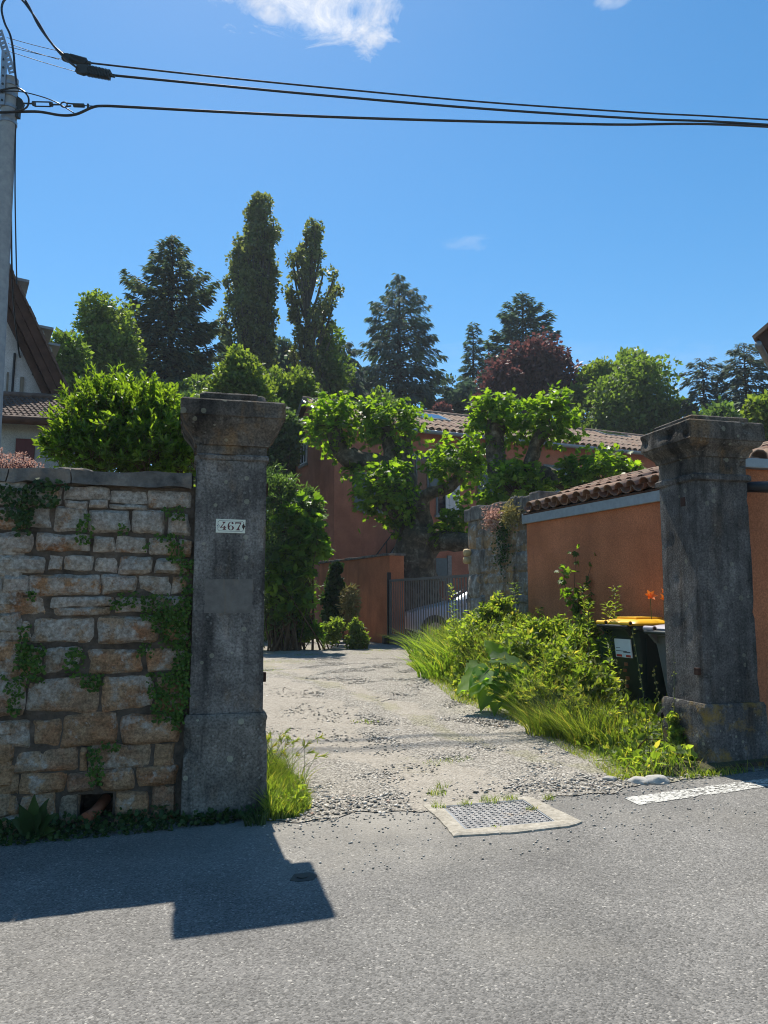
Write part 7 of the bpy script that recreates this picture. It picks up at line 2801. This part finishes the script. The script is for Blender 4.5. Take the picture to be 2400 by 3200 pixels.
# ------------------------------------------------------------------ wheelie bins
def wheelie_bin(corner, ang, mats, label, w=.58, dep=.72, h=.98, lid_open=0.0):
    """corner: ground point of the handle-side corner next to the street; handle side faces -ex"""
    ex = np.array([math.cos(ang), math.sin(ang), 0])      # away from the handle
    ey = np.array([-ex[1], ex[0], 0])                     # to the far side
    body, lid, trim = mats
    t = thing('wheelie_bin', tuple(corner), label, 'bin')
    c = np.asarray(corner, float)
    q = lambda a, b, z: c + ex * a + ey * b + Z * z
    def ringpts(a0, a1, b0, b1, z, r_=.05, n=4):
        pts = []
        for (ca, cb, st) in ((a1 - r_, b0 + r_, -90), (a1 - r_, b1 - r_, 0), (a0 + r_, b1 - r_, 90), (a0 + r_, b0 + r_, 180)):
            for k in range(n + 1):
                w_ = R(st + 90 * k / n)
                pts.append(q(ca + r_ * math.cos(w_), cb + r_ * math.sin(w_), z))
        return pts
    def skin(rings, name, mat, parent, cap=(True, True)):
        m = len(rings[0])
        vs = [p for r_ in rings for p in r_]
        fs = []
        for i in range(len(rings) - 1):
            for k in range(m):
                j = (k + 1) % m
                fs.append((i * m + k, i * m + j, (i + 1) * m + j, (i + 1) * m + k))
        if cap[0]:
            fs.append(tuple(range(m))[::-1])
        if cap[1]:
            fs.append(tuple((len(rings) - 1) * m + k for k in range(m)))
        return MB().add(vs, fs).build(name, mat, parent, smooth_=True, sharp=.6)
    rings = []
    for f_, z in ((.0, .06), (.02, .10), (.25, .35), (.75, .80), (.93, h - .10)):
        i = .075 * (1 - f_)
        rings.append(ringpts(i + .05 * (1 - f_), dep - i * 1.3, i, w - i, z))
    rings.append(ringpts(.0, dep, .0, w, h - .085))
    rings.append(ringpts(-.02, dep + .02, -.02, w + .02, h - .075, .06))
    rings.append(ringpts(-.02, dep + .02, -.02, w + .02, h - .03, .06))
    b = skin(rings, 'body', MAT[body], t)
    # vertical recess panels on the street side and the handle side
    for a0, a1 in ((.14, .30), (.36, .52)):
        MB().prism([q(a0, .030, .30), q(a1, .030, .30), q(a1 + .01, .006, h - .16), q(a0 - .01, .006, h - .16)], -ey * .006 + ex * 0).build('rib_panel', MAT[body], b)
    # handle bar on two arms behind the rim
    MB().tube([q(-.085, .02, h - .04), q(-.085, w - .02, h - .04)], .019, 10).build('handle', MAT[trim], t, smooth_=True, sharp=.8)
    for bb in (.09, w - .09):
        MB().prism([q(-.015, bb - .02, h - .035), q(-.10, bb - .02, h - .025), q(-.09, bb - .02, h - .065), q(-.01, bb - .02, h - .15)], ey * .04).build('handle_arm', MAT[body], t)
    # lid: rises to a ridge, rounded front
    def lring(z, i, front=0.0):
        return ringpts(-.035 + i, dep + .045 - i - front, -.035 + i, w + .035 - i, z, .07)
    lz = h - .026
    lidr = [lring(lz, .0), lring(lz + .022, -.004), lring(lz + .038, .012), lring(lz + .055, .07, .03), lring(lz + .066, .15, .06)]
    lo = skin(lidr, 'lid', MAT[lid], t)
    MB().prism([q(.10, .12, lz + .060), q(dep * .62, .12, lz + .060), q(dep * .62, w - .12, lz + .060), q(.10, w - .12, lz + .060)], Z * .026).build('lid_panel', MAT[lid], lo, bevel=.008)
    for bb in (.0, w - .15):
        MB().tube([q(-.07, bb, lz + .02), q(-.07, bb + .15, lz + .02)], .027, 12).build('hinge', MAT[lid], lo, smooth_=True, sharp=.8)
        MB().tube([q(-.07, bb - .003, lz + .02), q(-.07, bb, lz + .02)], .017, 10).build('hinge_bore', MAT['black_plastic'], lo)
    # wheels at the handle side
    for bb in (.03, w - .08):
        wc = q(.09, bb, .10)
        wo = MB().tube([wc, wc + ey * .05], .10, 22).build('wheel', MAT['tyre_rubber'], t, smooth_=True, sharp=.6)
        MB().tube([wc - ey * .004, wc + ey * .054], .055, 14).build('hub', MAT['black_plastic'], wo, smooth_=True, sharp=.6)
    MB().tube([q(.09, .08, .10), q(.09, w - .08, .10)], .012, 8).build('axle', MAT['steel_galv'], t)
    return t, q

binA, qa = wheelie_bin(gb - Z * .0, SA + R(6), ('bin_green', 'lid_yellow', 'black_plastic'), 'dark green wheelie bin with a yellow lid and a white sticker')
binB, qb = wheelie_bin(gb2, SA + R(4), ('bin_grey', 'lid_grey', 'clamp_dark'), 'grey wheelie bin with a pale lid half hidden by the dark pillar', h=1.0)

def stickers():
    # white sticker with lettering and two red boxes on the handle side of the green bin
    ex = np.array([math.cos(SA + R(6)), math.sin(SA + R(6)), 0])
    ey = np.array([-ex[1], ex[0], 0])
    n = -ex
    f = lambda b, z, d: gb + ey * b + Z * z + n * (d - (.006 + .072 * (1 - np.clip((z - .1) / .8, 0, 1)) * 1.05)) 
    def plate(b0, b1, z0, z1, d, name, mat, parent):
        m = MB()
        m.add([f(b0, z0, d), f(b1, z0, d), f(b1, z1, d), f(b0, z1, d), f(b0, z0, d - .012), f(b1, z0, d - .012), f(b1, z1, d - .012), f(b0, z1, d - .012)],
              [(0, 3, 2, 1), (4, 5, 6, 7), (0, 1, 5, 4), (1, 2, 6, 5), (2, 3, 7, 6), (3, 0, 4, 7)])
        return m.build(name, mat, parent)
    s = plate(.12, .40, .60, .80, .006, 'sticker', MAT['sticker_white'], binA)
    plate(.14, .22, .605, .63, .0072, 'red_box', MAT['sticker_red'], s)
    plate(.29, .385, .605, .63, .0072, 'red_box', MAT['sticker_red'], s)
    plate(.20, .385, .665, .672, .0072, 'print_line', MAT['ink_grey'], s)
    plate(.31, .385, .700, .705, .0072, 'print_line', MAT['ink_grey'], s)
    plate(.14, .26, .652, .664, .0072, 'print_line', MAT['ink_grey'], s)
    for k, z in enumerate((.53, .46, .38, .29)):
        plate(.22 + .03 * (k % 2), .27 + .03 * (k % 2), z - .02, z + .015, .006, 'faded_red_mark', MAT['terracotta_pipe'], binA)
    # blue and white sticker on the street side of the grey bin
    ex2 = np.array([math.cos(SA + R(4)), math.sin(SA + R(4)), 0])
    ey2 = np.array([-ex2[1], ex2[0], 0])
    g = lambda a, z, d: gb2 + ex2 * a + Z * z + ey2 * (.075 * (1 - np.clip((z - .1) / .8, 0, 1)) * .95 - d)
    def plate2(a0, a1, z0, z1, d, name, mat, parent):
        m = MB()
        m.add([g(a0, z0, d), g(a1, z0, d), g(a1, z1, d), g(a0, z1, d), g(a0, z0, d - .012), g(a1, z0, d - .012), g(a1, z1, d - .012), g(a0, z1, d - .012)],
              [(0, 1, 2, 3), (7, 6, 5, 4), (4, 5, 1, 0), (5, 6, 2, 1), (6, 7, 3, 2), (7, 4, 0, 3)])
        return m.build(name, mat, parent)
    s = plate2(.11, .34, .44, .68, .008, 'sticker', MAT['sticker_white'], binB)
    plate2(.16, .32, .60, .67, .0095, 'blue_print', MAT['sticker_blue'], s)
stickers()

# ------------------------------------------------------------------ silver car behind the gate
def car():
    c0 = np.array([.55, 19.9, 0])
    g = float(gh(c0[0], c0[1])) + .006
    base = np.array([c0[0], c0[1], g])
    ex = norm(np.array([1, .16, 0]))
    ey = np.array([-ex[1], ex[0], 0])
    t = thing('parked_car', tuple(base), 'silver blue hatchback car parked behind the grey gate', 'car')
    q = lambda a, b, z: base + ex * a + ey * b + Z * z
    # stations: x, bonnet/roof height, belt height, half width, roof half width
    st = [(0, .62, .55, .62, .5), (.08, .74, .68, .74, .6), (.35, .86, .80, .83, .66), (.85, .97, .90, .87, .7), (1.15, 1.02, .95, .88, .72), (1.55, 1.25, .98, .885, .66), (1.95, 1.44, 1.00, .89, .60), (2.4, 1.50, 1.01, .89, .60), (3.0, 1.50, 1.02, .89, .60), (3.5, 1.44, 1.03, .88, .60), (3.85, 1.25, 1.03, .86, .62), (4.05, 1.02, .96, .83, .66), (4.12, .7, .65, .76, .6)]
    vs, fs = [], []
    half = []
    for x, zt, zb, w, wr in st:
        lowz = .24 if .2 < x < 3.95 else .34
        sec = [(w * .90, lowz), (w * .99, .45), (w, .62 if zb > .65 else zb * .9), (w * .985, zb), ((w + wr) / 2 + .02, (zb + zt) / 2), (wr, zt - .035), (wr * .6, zt), (0, zt + .015)]
        half.append(sec)
    prof = []
    for sec in half:
        prof.append([(-w, z) for w, z in sec] + [(w, z) for w, z in sec[::-1][1:]])
    m = len(prof[0])
    for (x, *_), ring in zip(st, prof):
        vs += [q(x, b + .89, z) for b, z in ring]
    for i in range(len(st) - 1):
        for k in range(m - 1):
            fs.append((i * m + k, i * m + k + 1, (i + 1) * m + k + 1, (i + 1) * m + k))
    fs.append(tuple(range(m))[::-1])
    fs.append(tuple((len(st) - 1) * m + k for k in range(m)))
    bo = MB().add(vs, fs).build('body', MAT['car_paint'], t, smooth_=True, sharp=.7)
    # glass: side windows, windscreen, rear screen, slightly proud of the body
    def panel(name, pts):
        MB().add(pts, [tuple(range(len(pts)))]).build(name, MAT['window_glass'], t)
    def on(i, f, g_, off=.006):
        """point on the side skin between stations i and i+1, height fraction g_ from belt to roof"""
        def at(j):
            x, zt, zb, w, wr = st[j]
            a, b = (w * .985, zb), (wr, zt - .035)
            mid = ((w + wr) / 2 + .02, (zb + zt) / 2)
            if g_ < .5:
                p = (a[0] + (mid[0] - a[0]) * g_ * 2, a[1] + (mid[1] - a[1]) * g_ * 2)
            else:
                p = (mid[0] + (b[0] - mid[0]) * (g_ - .5) * 2, mid[1] + (b[1] - mid[1]) * (g_ - .5) * 2)
            return x, p[0], p[1]
        p, r_ = at(i), at(i + 1)
        return tuple(p[k] + (r_[k] - p[k]) * f for k in range(3))
    for sgn in (-1, 1):
        for nm, idx in (('side_window', [(5, .1), (6, 0), (7, 0), (7, .85)]), ('side_window', [(8, 0), (8, .5), (9, 0), (9, .6)])):
            low = [on(i, f, .10) for i, f in idx]
            up = [on(i, f, .88 if k else .30) for k, (i, f) in enumerate(idx)]
            vs2 = [q(x, .89 + sgn * (w + .008), z) for x, w, z in low] + [q(x, .89 + sgn * (w + .008), z) for x, w, z in up]
            n_ = len(idx)
            MB().add(vs2, [(k, k + 1, n_ + k + 1, n_ + k) for k in range(n_ - 1)]).build(nm, MAT['window_glass'], t)
    panel('windscreen', [q(1.20, .89 - .62, 1.075), q(1.20, .89 + .62, 1.075), q(1.93, .89 + .50, 1.452), q(1.93, .89 - .50, 1.452)])
    panel('rear_window', [q(4.03, .89 - .58, 1.06), q(3.60, .89 - .50, 1.42), q(3.60, .89 + .50, 1.42), q(4.03, .89 + .58, 1.06)])
    for x in (.78, 3.32):
        for b in (-.01, 1.79 - .20):
            wc = q(x, b, .31)
            wo = thing_part = MB().tube([wc, wc + ey * .21], .31, 24).build('wheel', MAT['tyre_rubber'], t, smooth_=True, sharp=.6)
            MB().tube([wc - ey * .006, wc + ey * .216], .20, 18).build('rim', MAT['rim_alloy'], wo, smooth_=True, sharp=.6)
        MB().tube([q(x, .002, .33), q(x, .02, .33)], .37, 24).build('wheel_arch', MAT['car_trim'], t, smooth_=True, sharp=.6)
    for sgn in (-1, 1):
        p = q(.20, .89 + sgn * .60, .70)
        MB().cbox(p, norm(ex + ey * sgn * -.35), ey, Z, .30, .26, .14).build('headlight', MAT['lamp_glass'], t, bevel=.03)
        p = q(1.50, .89 + sgn * .98, 1.03)
        MB().cbox(p, ex, ey, Z, .14, .20, .13).build('mirror', MAT['car_paint'], t, bevel=.03)
        for xx in (2.15, 3.0):
            MB().cbox(q(xx, .89 + sgn * .895, .86), ex, ey, Z, .16, .03, .025).build('door_handle', MAT['car_trim'], t)
    MB().cbox(q(-.012, .89, .40), ex, ey, Z, .05, 1.1, .12).build('grille', MAT['car_trim'], t, bevel=.01)
car()

# ------------------------------------------------------------------ thin summer haze
def haze():
    m = bpy.data.materials.new('haze')
    m.use_nodes = True
    nt = m.node_tree
    nt.nodes.clear()
    out = nt.nodes.new('ShaderNodeOutputMaterial')
    v = nt.nodes.new('ShaderNodeVolumePrincipled')
    v.inputs['Color'].default_value = (.80, .90, 1.0, 1)
    v.inputs['Density'].default_value = 0.0006
    v.inputs['Anisotropy'].default_value = 0.1
    nt.links.new(v.outputs[0], out.inputs['Volume'])
    b = MB().box(np.array([-440.0, -340.0, -3.0]), np.array([900.0, 0, 0]), np.array([0, 820.0, 0]), Z * 45.0)
    o = b.build('haze', m)
    tag(o, 'thin pale summer haze filling the air', 'haze', None, 'stuff')
haze()
